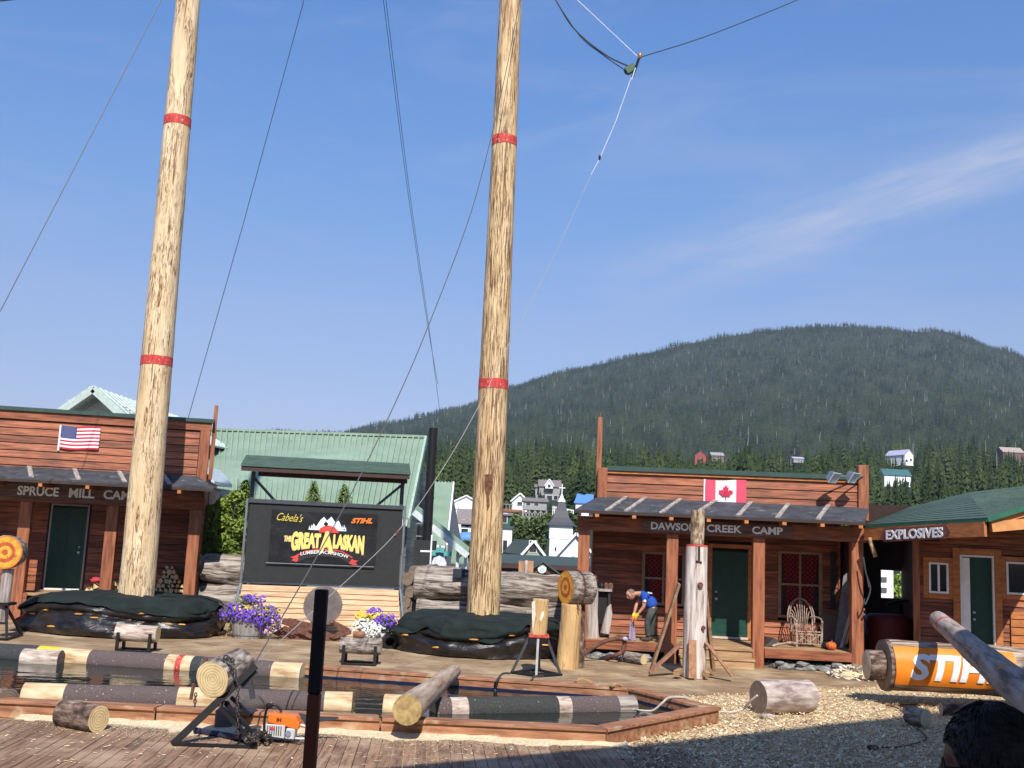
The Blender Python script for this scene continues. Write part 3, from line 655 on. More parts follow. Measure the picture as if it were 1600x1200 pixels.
# footbridge
A = at(760, 796, 205); B = at(816, 799, 205); mb = MB(); mb.beam(A, B, 2, .5); t = thing('footbridge', 'rust brown wooden walkway running from the pole to the stilt house', 'walkway', tuple((A+B)/2-Vector((0, 0, 3))))
mb.build('deck', flat('walkway_wood', (.26, .10, .05)), t); mb = MB()
for k in range(12): p = A.lerp(B, k/11); mb.beam(p+Vector((0, -1, 0)), p+Vector((0, -1, 1.2)), .1, .1)
mb.beam(A+Vector((0, -1, 1.2)), B+Vector((0, -1, 1.2)), .1, .1); mb.build('railing', GREYH, t); mb = MB()
for k in range(4): p = A.lerp(B, k/3); mb.beam(p, p-Vector((0, 0, 3.4)), .25, .25)
mb.build('supports', GREYH, t)
# white fence on hillside
A = at(864, 792, 200); B = at(896, 798, 200); mb = MB()
for k in range(14): p = A.lerp(B, k/13); mb.beam(p-Vector((0, 0, 1.5)), p+Vector((0, 0, .2)), .14, .14)
for z in (0, -.6): mb.beam(A+Vector((0, 0, z)), B+Vector((0, 0, z)), .1, .14)
tag(mb.build('fence', WHITEP), 'white railing on the slope between the stilt house and the blue roof', 'fence')
# blue covered boat
A = at(707, 842, 110); B = at(731, 838, 110); c = (A+B)/2; mb = MB(); mb.lathe((0, 0, 0), [(0.02, 0), (0.5, .5), (0.75, 1.2), (.7, 2.0), (.3, (B-A).length)], 10, (1, 0, .05)); 
for i in range(len(mb.v)): mb.v[i] = mb.v[i]+A
t = thing('boat', 'long blue tarp cover in front of the white houses', 'boat', tuple(c-Vector((0, 0, 1)))); mb.build('cover', BLUE, t, smooth=True); mb = MB(); mb.beam(A-Vector((0, 0, .9)), B-Vector((0, 0, .9)), 1.2, .5); mb.build('hull', GREYH, t)
# hillside houses
house('house', 'small red house high on the forested slope', 1086, 1103, 711, 720, 565, 704, 'front', REDH, ROOFB, 9, R(-15), ((.5, .4, 1.2, 1.2),), extra=2)
house('house', 'small dark cabin right of the red house on the forested slope', 1112, 1131, 711, 717, 565, 706, 'side', flat('cabin', (.16, .11, .09)), GREYH, 8, 0, ((.3, .3, 1.3, 1.1), (.6, .3, 1.3, 1.1)), extra=2)
house('house', 'white house with pale lilac roof high in the trees', 1412, 1429, 710, 721, 525, 702, 'front', WHITEC, LILAC, 14, R(22), ((.7, .4, 1.2, 1.3), (.2, .3, 1.3, 1.2)), extra=2)
house('house', 'white house with a dark teal roof half hidden by spruces', 1382, 1424, 742, 756, 425, 732, 'side', WHITEC, TEAL, 9, 0, ((.85, .3, 1.4, 1.5), (.4, .3, 1.4, 1.5)), extra=2)
house('house', 'brown and white house at the right edge of the slope', 1568, 1600, 706, 722, 565, 698, 'side', flat('brownwall', (.15, .09, .075)), flat('tanroof', (.35, .28, .24)), 9, 0, ((.2, .3, 1.5, 1.5),), extra=2)
house('house', 'tiny pale roof peeking out of the trees above the flag building', 1240, 1256, 716, 720, 565, 713, 'side', GREYH, LILAC, 8, 0, (), extra=1)
# church
Y = 165; P0 = at(857, 890, Y); P1 = at(892, 890, Y); W = P1.x-P0.x; zb = P0.z; cx = (P0.x+P1.x)/2
t = thing('church', 'white wooden church with a dark flared steeple topped by a cross', 'church', (cx, Y, zb)); M = WMX[t.name]
zt = at(874, 821, Y).z-zb; zb2 = at(874, 842, Y).z-zb; zs = at(874, 790, Y).z-zb; zc = at(874, 788, Y).z-zb
mb = MB(M); mb.box((-W/2, 0, -2), (W/2, W, zb2)); mb.build('tower', WHITEC, t)
mb = MB(M); mb.box((-W/2-.08, -.08, zb2), (W/2+.08, W+.08, zt))
for k in range(9): x = -W/2+W*(k+.5)/9; mb.box((x-.12, -.13, zb2+.3), (x+.12, -.081, zt-.6))
mb.build('belfry', WHITEC, t)
mb = MB(M); q = W/2+.55; prof = [(q, zt), (q*.78, zt+.55), (q*.55, zt+1.3), (q*.38, zt+2.4), (q*.22, zt+3.8)]
r_ = [(a*1.414, b) for a, b in prof]; MM = M @ Matrix.Translation((0, W/2, 0)) @ Matrix.Rotation(R(45), 4, 'Z'); mb.M = MM; mb.lathe((0, 0, 0), r_, 4)
sp = mb.build('spire', DARKR, t); mb = MB(M); mb.lathe((0, W/2, 0), [(q*.3, zt+3.8), (q*.12, zt+4.6), (.06, zt+5.2)], 8); mb.build('finial', WHITEC, sp)
mb = MB(M); mb.box((-.07, W/2-.07, zt+5.1), (.07, W/2+.07, zt+6.7)); mb.box((-.5, W/2-.06, zt+6.0), (.5, W/2+.06, zt+6.15)); mb.build('cross', WHITEC, sp)
G0 = at(856, 884, Y); PK = at(900, 834, Y); G1 = at(932, 886, Y)
lx = lambda p: p.x-cx
ex = 2*lx(PK)-lx(G0)
mb = MB(M); mb.prism([(lx(G0), -.3, -2), (ex, -.3, -2), (ex, -.3, .2), (lx(PK), -.3, PK.z-zb), (lx(G0), -.3, .5)], (0, 22, 0)); mb.build('nave', WHITEC, t)
mb = MB(M); pz = PK.z-zb
for a, b in (((lx(PK), pz+.25), (lx(G0)-.9, -.1)), ((lx(PK), pz+.25), (ex+.9, -.1))): mb.prism([(a[0], -.9, a[1]), (b[0], -.9, b[1]), (b[0], -.9, b[1]-.2), (a[0], -.9, a[1]-.2)], (0, 23, 0))
mb.build('roof', DARKR, t)
mb = MB(M)
for b in ((lx(G0)-.9, -.1), (ex+.9, -.1)): mb.beam((lx(PK), -.95, pz+.1), (b[0], -.95, b[1]), .08, .35)
mb.build('trim', WHITEC, t)
def arch(px, py, w_, h_):
    p = at(px, py, Y-.5); pts = [(lx(p)-w_/2, -.42, p.z-zb), (lx(p)+w_/2, -.42, p.z-zb), (lx(p)+w_/2, -.42, p.z-zb+h_*.6), (lx(p)+w_*.3, -.42, p.z-zb+h_*.85), (lx(p), -.42, p.z-zb+h_), (lx(p)-w_*.3, -.42, p.z-zb+h_*.85), (lx(p)-w_/2, -.42, p.z-zb+h_*.6)]
    mb = MB(M); mb.prism(pts, (0, .1, 0)); mb.build('window', GLASS, t)
arch(895, 886, 1.0, 1.7); arch(887, 888, .5, .7)
p = at(868, 858, Y); mb = MB(M); mb.box((lx(p)-.12, -.06, p.z-zb-.3), (lx(p)+.12, -.005, p.z-zb+.3)); mb.build('window', GLASS, t)
# low green shingle building behind the log wall
Y = 70; A = at(776, 893, Y); B = at(935, 900, Y); E = at(780, 877, Y).z; Rz = at(800, 866, Y+5).z; t = thing('shingle_building', 'long low building with green shingle roof and dark fascia below the church', 'building', ((A.x+B.x)/2, Y, -.6))
mb = MB(); mb.box((A.x, Y+.5, -.6), (B.x, Y+8, E-.2)); mb.build('wall', MAROON, t)
mb = MB(); mb.prism([(A.x-.3, Y, E-.1), (A.x-.3, Y+4.5, Rz), (A.x-.3, Y+9, E-.1), (A.x-.3, Y+9, E-.25), (A.x-.3, Y+4.5, Rz-.15), (A.x-.3, Y, E-.25)], (B.x-A.x+.6, 0, 0)); mb.build('roof', SHG, t)
mb = MB(); mb.box((A.x-.35, Y-.06, E-.42), (B.x+.35, Y-.003, E-.08)); mb.build('fascia', MAROON, t)
p = at(848, 892, Y-2); mb = MB(); q = at(848, 879, Y-2); mb.prism([(p.x-1.1, Y-2, q.z-.7), (p.x, Y-2, q.z), (p.x+1.1, Y-2, q.z-.7)], (0, 5, 0)); mb.build('porch_gable', flat('brown_gable', (.12, .05, .03)), t)
mb = MB()
for s in (-1, 1): mb.prism([(p.x, Y-2.3, q.z+.1), (p.x+s*1.3, Y-2.3, q.z-.75), (p.x+s*1.3, Y-2.3, q.z-.85), (p.x, Y-2.3, q.z)], (0, 5.4, 0))
mb.build('porch_roof', SHG, t)
c = at(847, 889, Y-2.1); mb = MB(); mb.lathe(c, [(.28, 0), (.28, .04)], 20, (0, -1, 0)); s_ = mb.build('round_sign', WHITEP, t); mb = MB(); mb.lathe(c+Vector((0, -.05, -.05)), [(.16, 0), (.16, .02)], 12, (0, -1, 0)); mb.build('emblem', flat('pale_blue_emblem', (.45, .58, .68)), s_)
# ============================================================ green metal buildings on the left
def ribroof(mb, a, b, c, d, n, hgt=0.05):
    """quad roof a-b (ridge) d-c (eave) with n raised ribs"""
    a, b, c, d = map(Vector, (a, b, c, d)); nrm = (b-a).cross(d-a).normalized()
    if nrm.z < 0: nrm = -nrm
    mb.add([a, b, c, d, a-nrm*.08, b-nrm*.08, c-nrm*.08, d-nrm*.08], [(0, 1, 2, 3), (7, 6, 5, 4), (0, 4, 5, 1), (1, 5, 6, 2), (2, 6, 7, 3), (3, 7, 4, 0)])
    for k in range(n+1):
        t = k/n; p = a.lerp(b, t); q = d.lerp(c, t); mb.beam(p+nrm*hgt*.5, q+nrm*hgt*.5, 0.07, hgt, nrm)
# main hall: ridge from (325,672) to (662,685)
Ya, Yb = 52, 50; a = at(205, 668, Ya); b = at(664, 684, Ya); c = at(637, 813, 43.5); d = at(205, 764, 43.5)
t = thing('green_roof_hall', 'large hall with a ribbed light green metal roof behind the banner board', 'building', ((a.x+b.x)/2, 47, -.4))
mb = MB(); ribroof(mb, a, b, c, d, 52, .13); rf = mb.build('roof', METG, t); mb = MB(); mb.beam(b+Vector((.05, 0, -.1)), c+Vector((.05, 0, -.1)), .1, .45); mb.build('rake_trim', flat('light_green_trim', (.34, .46, .36)), t)
mb = MB(); mb.beam(a+Vector((0, 0, .05)), b+Vector((0, 0, .05)), .35, .12); mb.build('ridge_cap', METG, rf)
TIN = mat('corrugated_tin', [(0.35, (0.06, 0.065, 0.07)), (0.6, (0.16, 0.17, 0.17))], scale=(.1,.1,9), nscale=1.5, rough=.5, bump=0)
GREYWALL = flat('grey_wall', (.22, .24, .25))  # even grey for plain building walls
mb = MB(); mb.box((d.x, 44.2, -.4), (c.x-.3, 44.35, d.z-.2)); mb.build('front_wall', GREYWALL, t)
mb = MB(); mb.prism([(c.x-.2, 44.3, -.4), (c.x-.2, 58, -.4), (c.x+.2, 58, c.z+.2), (b.x-.5, 52, b.z-.3), (c.x-.2, 44.3, c.z-.1)], (.12, 0, 0)); mb.build('end_wall', TIN, t)
mb = MB()
mb.beam(d+Vector((0, -.05, -.12)), c+Vector((0, -.05, -.12)), .1, .26); mb.build('white_trim', flat('pale_trim', (.55, .60, .58)), t)
# small gable peeking above the left wooden front
P = at(147, 604, 40); L = at(92, 640, 40); Rr = at(205, 655, 40)
t = thing('green_gable_building', 'pale green roofed gable with vinyl siding peeking above the left wooden front', 'building', (P.x, 41, -.4))
mb = MB(); mb.prism([(L.x+.4, 40.9, 3), (Rr.x-.3, 40.9, 3), (Rr.x-.3, 40.9, Rr.z-.1), (P.x, 40.9, P.z-.4), (L.x+.4, 40.9, L.z-.1)], (0, .3, 0)); mb.box((L.x+.5, 41.3, -.4), (Rr.x-.3, 49, Rr.z-.6))
for k in range(10): mb.box((P.x-1.4+k*.0, 40.86-.0, L.z-.6+k*.12), (P.x+1.4, 40.9, L.z-.6+k*.12+.02))
mb.build('siding', flat('vinyl_siding', (.62, .63, .60)), t)
mb = MB()
ribroof(mb, P+Vector((0, 7, 0)), P, L+Vector((-.2, 0, -.15)), L+Vector((-.2, 7, -.15)), 14)
ribroof(mb, P+Vector((0, 10, 0)), P, Rr+Vector((.3, 0, -.3)), Rr+Vector((1.3, 10, -.3)), 18); mb.build('roof', flat('pale_green_metal', (.50, .57, .53), .4), t)
mb = MB(); mb.beam(P+Vector((0, -.05, -.1)), L+Vector((-.2, -.05, -.3)), .1, .3); mb.beam(P+Vector((0, -.05, -.1)), Rr+Vector((.3, -.05, -.4)), .1, .3); mb.build('rake_trim', flat('pale_green_trim', (.42, .50, .45)), t)
# eave corner showing right of the left wooden front
p = at(305, 735, 38); q = at(335, 752, 38); mb = MB(); mb.prism([p+Vector((-3, 0, .3)), at(316, 728, 38.0), q, q+Vector((0, 0, -.12)), p+Vector((-3, 0, -.3))], (0, 2.5, 0))
tg = thing('green_porch_building', 'low building corner with a pale metal roof behind the left camp front', 'building', (p.x, 39, -.4)); mb.build('roof', flat('pale_metal', (.5, .55, .55), .4), tg); mb = MB(); mb.box((p.x-3, 38.4, -.4), (q.x-.25, 42, q.z-.2)); mb.build('wall', GREYWALL, tg)
# second green roof tower, right of the stacks
a = at(676, 753, 56); b = at(706, 754, 56); c = at(695, 853, 50); d = at(668, 849, 50)
t = thing('green_roof_annex', 'narrow building with steep green metal roof right of the black stacks', 'building', ((a.x+b.x)/2, 53, -.4))
mb = MB(); ribroof(mb, a, b, c, d, 6, .06); mb.build('roof', METG, t)
mb = MB(); mb.prism([(c.x, 50.6, -.4), (c.x, 60, -.4), (c.x+.3, 60, c.z), (b.x-.1, 56, b.z-.2), (c.x, 50.6, c.z-.1)], (.1, 0, 0)); mb.box((d.x, 50.5, -.4), (c.x-.01, 50.6, c.z-.1)); mb.build('wall', GREYWALL, t)
mb = MB(); mb.beam(b+Vector((.1, 0, -.1)), c+Vector((.1, 0, -.1)), .08, .35); mb.beam(d+Vector((0, 0, -.1)), c+Vector((0, 0, -.1)), .1, .2); mb.build('white_trim', WHITEP, t)
# low green roof and sloping canopy
a = at(712, 852, 58); b = at(727, 853, 58); c = at(731, 880, 55); d = at(690, 878, 55)
t = thing('green_shed', 'low shed with green metal roof behind the octagonal sign', 'shed', ((a.x+b.x)/2, 56, -.4)); mb = MB(); ribroof(mb, a, b, c, d, 7, .05); mb.build('roof', METG, t)
mb = MB(); mb.box((d.x+.2, 55.3, -.4), (c.x-.2, 58, c.z-.05)); mb.build('wall', WHITEP, t)
a = at(647, 798, 42); b = at(731, 866, 42)
t = thing('green_canopy', 'long sloping green metal canopy with pale edge reaching down from the hall', 'canopy', ((a.x+b.x)/2, 43, -.4))
mb = MB(); ribroof(mb, a+Vector((0, 1.2, .22)), a, b, b+Vector((0, 1.2, .22)), 6, .04); mb.build('roof', METG, t)
mb = MB(); mb.beam(a+Vector((0, -.05, -.06)), b+Vector((0, -.05, -.06)), .08, .24); mb.build('fascia', flat('pale_trim', (.55, .60, .58)), t)
mb = MB()
for px, py in ((716, 853), (728, 864)): p = at(px, py, 42.4); mb.beam((p.x, 42.4, -.4), p, .12, .12)
p = at(716, 872, 42.4); q = at(726, 862, 42.4); mb.beam(p, q, .08, .08); mb.build('post', flat('pale_trim', (.55, .60, .58)), t)
# black stacks
p0 = at(672, 669, 40); t = thing('black_chimney_stack', 'tall black metal stack pipe rising beside the green roofed hall', 'stack', (p0.x+.05, 40, -.4))
mb = MB(); p = at(677, 669, 40); r = 7*40/FPX; x = p.x; mb.lathe((x, 40, -.4), [(r, 0), (r, p.z-.9), (r*1.0, p.z+.4)], 18); mb.build('pipe', BLACKM, t, smooth=True)
mb = MB()
for py in (702, 742, 780, 820): z = at(677, py, 40).z; mb.lathe((x, 40, z), [(r*1.08, 0), (r*1.08, .08)], 18)
mb.build('collar', BLACKM, t)
mb = MB(); z = at(677, 845, 40).z; mb.box((x-.42, 39.4, -.4), (x+.35, 40.5, z)); mb.build('base_box', BLACKF, t)
p = at(656, 800, 41.5); t = thing('downpipe', 'thin black pipe with ladder bracket on the corrugated wall', 'pipe', (p.x, 41.5, -.4)); mb = MB(); mb.tube([(p.x, 41.5, -.4), (p.x, 41.5, at(656, 822, 41.5).z), (p.x+.2, 41.5, at(656, 822, 41.5).z)], .06, 8); mb.build('pipe', BLACKM, t); mb = MB()
for k in range(7): mb.box((p.x-.1, 41.4, k*.5), (p.x+.25, 41.45, k*.5+.05))
mb.build('bracket', GALV, t)
# stop sign seen from behind + street name boards
p = at(686, 880, 36); t = thing('stop_sign', 'octagonal road sign seen from its pale back above the log pile', 'sign', (p.x, 36, -.4)); mb = MB(); r = 11.5*36/FPX
mb.lathe(p, [(r, 0), (r, .02)], 8, (0, -1, 0)); mb.build('plate', flat('sign_back', (.62, .64, .68), .4), t); mb = MB(); mb.box((p.x-.035, 36.03, -.4), (p.x+.035, 36.09, at(686, 852, 36).z)); mb.build('pole', GALV, t)
t2 = thing('street_name_sign', 'teal street name boards mounted above the octagonal sign', 'sign', (p.x, 36.06, at(686, 868, 36).z)); q = at(690, 865, 36); s1 = flat('teal_sign', (.10, .36, .33), .4)
mb = MB(); mb.box((q.x-.34, 36.1, q.z-.08), (q.x+.34, 36.12, q.z+.08)); mb.build('board', s1, t2); q = at(688, 859, 36); mb = MB(); mb.box((q.x-.02-.12, 35.9, q.z-.08), (q.x+.14, 35.92, q.z+.08)); mb.build('board', s1, t2)
# utility line poles, white rail
p = at(657, 861, 38); q = at(690, 862, 38); mb = MB(); mb.beam(p, q, .06, .06); mb.beam(((p.x+q.x)/2, 38, -.4), ((p.x+q.x)/2, 38, p.z+.6), .05, .05); tag(mb.build('rail', WHITEP), 'thin white rail crossing in front of the black stack', 'rail')
# plywood back of a two-leaf notice board
Y = 34; p = at(822, 888, Y); t = thing('notice_board', 'two orange plywood panels on a pale post above the log wall', 'board', (p.x, Y, -.4)); PLY = flat('plywood', (.45, .24, .13))
for px in (815.5, 829): q = at(px, 888, Y); mb = MB(); mb.box((q.x-.09-.02, Y, q.z-.24), (q.x+.09, Y+.03, q.z+.24)); mb.build('panel', PLY, t)
mb = MB(); mb.box((p.x-.035, Y-.04, -.4), (p.x+.035, Y-.003, p.z+.26)); mb.build('post', flat('pale_post', (.6, .55, .52)), t)
# young conifers
def conifer(label, px, pytop, pybot, Y, wpx, n, seed, size=.07, name='young_conifer', mt=None, group=None):
    top = at(px, pytop, Y); bot = at(px, pybot, Y); h = top.z-bot.z; rg = random.Random(seed); V = []; F = []; T = []; W = wpx*Y/FPX
    for i in range(n):
        f = rg.random()**.7; z = h*(1-f); r = W*(f**.8)*rg.uniform(.35, 1.0)*(1+.35*noise.noise(Vector((z*2.2, seed, 0)))); a = rg.uniform(0, 6.28)
        lob = 1+.3*math.sin(a*3+z*5); c = Vector((r*lob*math.cos(a), r*lob*math.sin(a), z-.25*r)); d = Vector((math.cos(a), math.sin(a), rg.uniform(-.9, .1))).normalized(); s = size*rg.uniform(.6, 1.5)
        b = d.cross(Vector((0, 0, 1))).normalized()*s*.3; k = len(V); V += [c-b, c+d*s*1.6, c+b]; F.append((k, k+1, k+2)); t_ = min(1, max(0, .5+.45*math.sin(a*2+z*3)*.6+rg.uniform(-.3, .3))); T += [t_]*3
    t = thing(name, label, 'tree', tuple(bot), 0, group); o = npmesh('crown', np.array([tuple(v) for v in V]), np.array(F), [mt or F_BRIGHT], tint=np.array(T)); o.parent = t
    mb = MB(); mb.tube([bot-Vector((0, 0, max(0, bot.z+.4) if bot.z < 3 else 1.5)), top], [.05, .01], 6); mb.build('trunk', TRUNK, t); return t
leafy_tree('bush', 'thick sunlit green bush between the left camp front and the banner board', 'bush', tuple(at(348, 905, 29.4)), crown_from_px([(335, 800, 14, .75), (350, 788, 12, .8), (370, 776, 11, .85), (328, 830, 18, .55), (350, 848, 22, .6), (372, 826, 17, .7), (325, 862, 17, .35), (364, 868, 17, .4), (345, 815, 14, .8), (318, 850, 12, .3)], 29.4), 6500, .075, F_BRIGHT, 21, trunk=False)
conifer('small drooping conifer in the left half above the banner board', 488, 751, 800, 30, 22, 1400, 1)
conifer('small drooping conifer right of its twin above the banner board', 536, 756, 800, 30, 20, 1200, 2)
conifer('tall feathery green conifer right beside the left camp front', 372, 748, 895, 31, 40, 7500, 3, size=.11)
conifer('bushy green conifer between the camp front and the old logs', 345, 772, 900, 30.5, 44, 7500, 4, size=.11)
conifer('low dark green conifer at the foot of the taller feathery ones', 326, 812, 900, 30, 34, 4500, 5, size=.1, mt=F_NEAR)
conifer('small rounded green conifer between the two taller ones by the old logs', 358, 815, 900, 29.8, 36, 3500, 7, size=.1)
conifer('slim conifer touching the left post of the banner board', 380, 790, 890, 31.5, 26, 3200, 6, size=.1)
# ============================================================ ground of the arena
CHIPG = mat('wood_chip_ground', [(0.28, (0.34, 0.22, 0.12)), (0.5, (0.56, 0.41, 0.23)), (0.75, (0.74, 0.60, 0.39))], nscale=16, detail=9, rough=0.95, bump=1.0, bdist=0.03, dust=((0.40, 0.27, 0.16), 0.9, 0.55, 0.12))
mb = MB(); mb.sheet(lambda u, v: (-22+46*u, -12+41*v, -0.012+0.02*noise.noise(Vector((u*60, v*60, 0)))), 92, 82)
tag(mb.build('chip_ground', CHIPG, smooth=True), kind='structure')
# pool outline (outer top corners of the coping)
H = 0.23; nl = gp(950, 1139, H); rv = gp(1127, 1105, H); fc = gp(994, 1073, H); f1 = gp(475, 1036, H); f0 = gp(0, 1004, H); n0 = gp(0, 1094, H)
fl = f0 + (f0-f1).normalized()*4; nll = n0 + (n0-nl).normalized()*4
POOL = [nll, nl, rv, fc, fl]
def deckrow(mb, y0, x0, x1, wd, rg, clipy=None, lenr=(2.5, 4.8), z=0.012, ang=0.0):
    x = x0+rg.uniform(-2, 0)
    while x < x1:
        L = rg.uniform(*lenr); a = max(x, x0); b = min(x+L, x1); x += L+0.004
        if b-a < .05: continue
        dz = rg.uniform(-.002, .003); mb.add([(a, y0+.003, z-.03), (b, y0+.003, z-.03), (b, y0+wd-.003, z-.03), (a, y0+wd-.003, z-.03), (a, y0+.003, z+dz), (b, y0+.003, z+dz), (b, y0+wd-.003, z+dz), (a, y0+wd-.003, z+dz)], [(4,5,6,7),(0,1,5,4),(1,2,6,5),(2,3,7,6),(3,0,4,7)])
# near deck: boards run away from the camera
rg = random.Random(5); mb = MB(); bx = gp(965, 1180, 0).x
fwd = Vector((-0.075, 1, 0)).normalized(); xx = -17.0
def yfront(x):    # outer near face of the pool
    t = (x-nll.x)/(nl.x-nll.x); return nll.y+(nl.y-nll.y)*t
while xx < bx+.9:
    ytop = min(yfront(xx)+0.12, 14.2); y = 4.0+rg.uniform(-3, 0)
    while y < ytop:
        L = rg.uniform(3, 5.5); a = max(y, 4.0); b = min(y+L, ytop); y += L+.004
        if b-a < .05: continue
        def P(yy, off): return (xx+off+fwd.x*(yy-14), yy)
        z = 0.022+rg.uniform(-.002, .003); v = [P(a, .004), P(a, .141), P(b, .141), P(b, .004)]
        mb.add([(p[0], p[1], z-.03) for p in v]+[(p[0], p[1], z) for p in v], [(4,5,6,7),(0,1,5,4),(1,2,6,5),(2,3,7,6),(3,0,4,7)])
    xx += 0.145
tag(mb.build('deck_front', DECKN), kind='structure')
# back deck: boards parallel with the pool's far side
mb = MB(); ang = math.atan2(fc.y-fl.y, fc.x-fl.x); MF = Matrix.Translation(Vector((fc.x, fc.y, 0))) @ Matrix.Rotation(ang, 4, 'Z'); mb.M = MF
e1 = MF.inverted() @ gp(1085, 1088, 0); e2 = MF.inverted() @ gp(1600, 1062, 0)
v = -0.30-0.145*6
while v < 12.5:
    if v < -0.28: x0 = e1.x-.2-(0.0 if v > e1.y else 99)
    else: x0 = -22
    if v < -0.16:
        # boards right of the pool's corner
        tpar = (v-0)/( (MF.inverted()@rv).y if abs((MF.inverted()@rv).y) > .01 else -1); x0 = (MF.inverted()@rv).x*max(0, min(1, tpar))-.05
    yb = v
    # right limit follows the chips line
    xr = 16.0
    for k in range(200):
        u_ = e1.x+(e2.x-e1.x)*k/199; yl = e1.y+(e2.y-e1.y)*k/199
        if yl > yb: xr = u_; break
    if e1.y > yb+.14: xr = e1.x-(e1.y-yb)*.9
    if xr-x0 > .1: deckrow(mb, v, x0, xr, 0.14, rg)
    v += 0.145
tag(mb.build('deck_back', DECKF), kind='structure')

# pool
t = thing('pool', 'timber edged log rolling pool sunk in the deck', 'pool', (-3, 16.5, 0))
def inset(poly, d):
    out = []; n = len(poly)
    for i in range(n):
        a, b, c = Vector(poly[i-1]).xy, Vector(poly[i]).xy, Vector(poly[(i+1) % n]).xy
        d1 = (b-a).normalized(); d2 = (c-b).normalized(); n1 = Vector((-d1.y, d1.x)); n2 = Vector((-d2.y, d2.x)); bis = (n1+n2).normalized(); out.append(b+bis*(d/max(.3, bis.dot(n1))))
    return out
inn = inset(POOL, 0.27); inn2 = inset(POOL, 0.22); out2 = inset(POOL, 0.03); mid_ = inset(POOL, .05)
for i in range(len(POOL)):
    j = (i+1) % len(POOL); a, b = Vector(POOL[i]).xy, Vector(POOL[j]).xy; c, d = inn[j], inn[i]
    L = (b-a).length; ns = max(1, round(L/3.2)); mb = MB()
    for k in range(ns):
        g = 0.0015
        q = [a.lerp(b, k/ns+g), a.lerp(b, (k+1)/ns-g), d.lerp(c, (k+1)/ns-g), d.lerp(c, k/ns+g)]
        mb.prism([(p.x, p.y, H-.045) for p in q], (0, 0, .045))
    mb.build('coping_board', COPE, t, bevel=.004)
    mb = MB(); a2, b2 = out2[i], out2[j]
    for z0, z1 in ((0.0, .155), (.16, H-.048)) if i != 99 else ():
        for k in range(ns): 
            q = [a2.lerp(b2, k/ns+.001), a2.lerp(b2, (k+1)/ns-.001), mid_[i].lerp(mid_[j], (k+1)/ns-.001), mid_[i].lerp(mid_[j], k/ns+.001)]; mb.prism([(p.x, p.y, z0) for p in q], (0, 0, z1-z0))
    mb.build('side_board', COPE, t)
    mb = MB(); e, f = inn2[i], inn2[j]; g_, h_ = inset(POOL, .25)[j], inset(POOL, .25)[i]
    mb.prism([(p.x, p.y, .06) for p in (e, f, g_, h_)], (0, 0, H-.048-.06)); mb.build('inner_board', COPE, t)
    mb = MB(); g_, h_ = inset(POOL, .256)[j], inset(POOL, .256)[i]; mb.prism([(p.x, p.y, .0) for p in (e, f, g_, h_)], (0, 0, .075)); mb.build('liner', flat('blue_liner', (.004, .012, .05), .4), t)
m_, nt, b = newmat('pool_water'); b.inputs['Base Color'].default_value = (0.012, 0.018, 0.016, 1); b.inputs['Roughness'].default_value = 0.03; b.inputs['IOR'].default_value = 1.33; b.inputs['Specular IOR Level'].default_value = 0.75
tcn = nd(nt, 'ShaderNodeTexCoord'); mpn = nd(nt, 'ShaderNodeMapping'); mpn.inputs['Scale'].default_value = (0.6, 2.4, 1); nt.links.new(tcn.outputs['Object'], mpn.inputs[0])
nzn = nd(nt, 'ShaderNodeTexNoise'); nzn.inputs['Scale'].default_value = 1.3; nzn.inputs['Detail'].default_value = 3; nt.links.new(mpn.outputs[0], nzn.inputs['Vector']); bpn = nd(nt, 'ShaderNodeBump'); bpn.inputs['Strength'].default_value = 0.35; bpn.inputs['Distance'].default_value = 0.05
nt.links.new(nzn.outputs['Fac'], bpn.inputs['Height']); nt.links.new(bpn.outputs[0], b.inputs['Normal'])
mb = MB(); mb.add([(p.x, p.y, 0.045) for p in inset(POOL, .24)], [tuple(range(len(POOL)))]); tag(mb.build('pool_water', m_), kind='structure')

# loose chips and sawdust
CH = mat('wood_chips', [(0.3, (0.58, 0.43, 0.24)), (0.7, (0.84, 0.70, 0.47))], nscale=3, island=.3, rough=.9, bump=0)
def flakes(name, pts, label, smin, smax, flat_=0.5, mt=None, grp=None):
    n = len(pts); P = np.array(pts, float); s = np.random.uniform(smin, smax, n); a = np.random.rand(n)*6.28; tl = (np.random.rand(n, 2)-.5)*flat_
    ux = np.stack([np.cos(a), np.sin(a), tl[:, 0]], -1)*s[:, None]; uy = np.stack([-np.sin(a), np.cos(a), tl[:, 1]], -1)*(s*np.random.uniform(.25, .6, n))[:, None]
    V = np.stack([P-ux-uy, P+ux-uy*.6, P+ux*.8+uy, P-ux*.9+uy*.7], 1).reshape(-1, 3); F = np.arange(n*4).reshape(-1, 4)
    return tag(npmesh(name, V, F, [mt or CH]), label, 'wood chips', kind='stuff')
pts = []; rg = random.Random(9)
while len(pts) < 26000:
    px = rg.uniform(940, 1720); py = rg.uniform(1060, 1230); p = gp(px, py, 0)
    l = Vector((p.x, p.y)); 
    # outside the pool
    a = Vector(nl).xy; b = Vector(rv).xy; c = Vector(fc).xy
    if (b-a).x*(l-a).y-(b-a).y*(l-a).x > -.02 and (c-b).x*(l-b).y-(c-b).y*(l-b).x > -.02: continue
    q = MF.inverted() @ Vector((p.x, p.y, 0))
    if q.y > e1.y+(e2.y-e1.y)*(q.x-e1.x)/(e2.x-e1.x) + rg.uniform(-.1, .25)**1: continue
    if p.x < bx+.1+(p.y-14)*-.075+rg.uniform(-.2, .3): continue
    if p.y < 9.5 and rg.random() < .4: continue
    pts.append((p.x, p.y, rg.uniform(0.008, 0.03)))
flakes('wood_chips', pts, 'pale wood chips strewn over the ground right of the pool', .010, .03, 1.2)
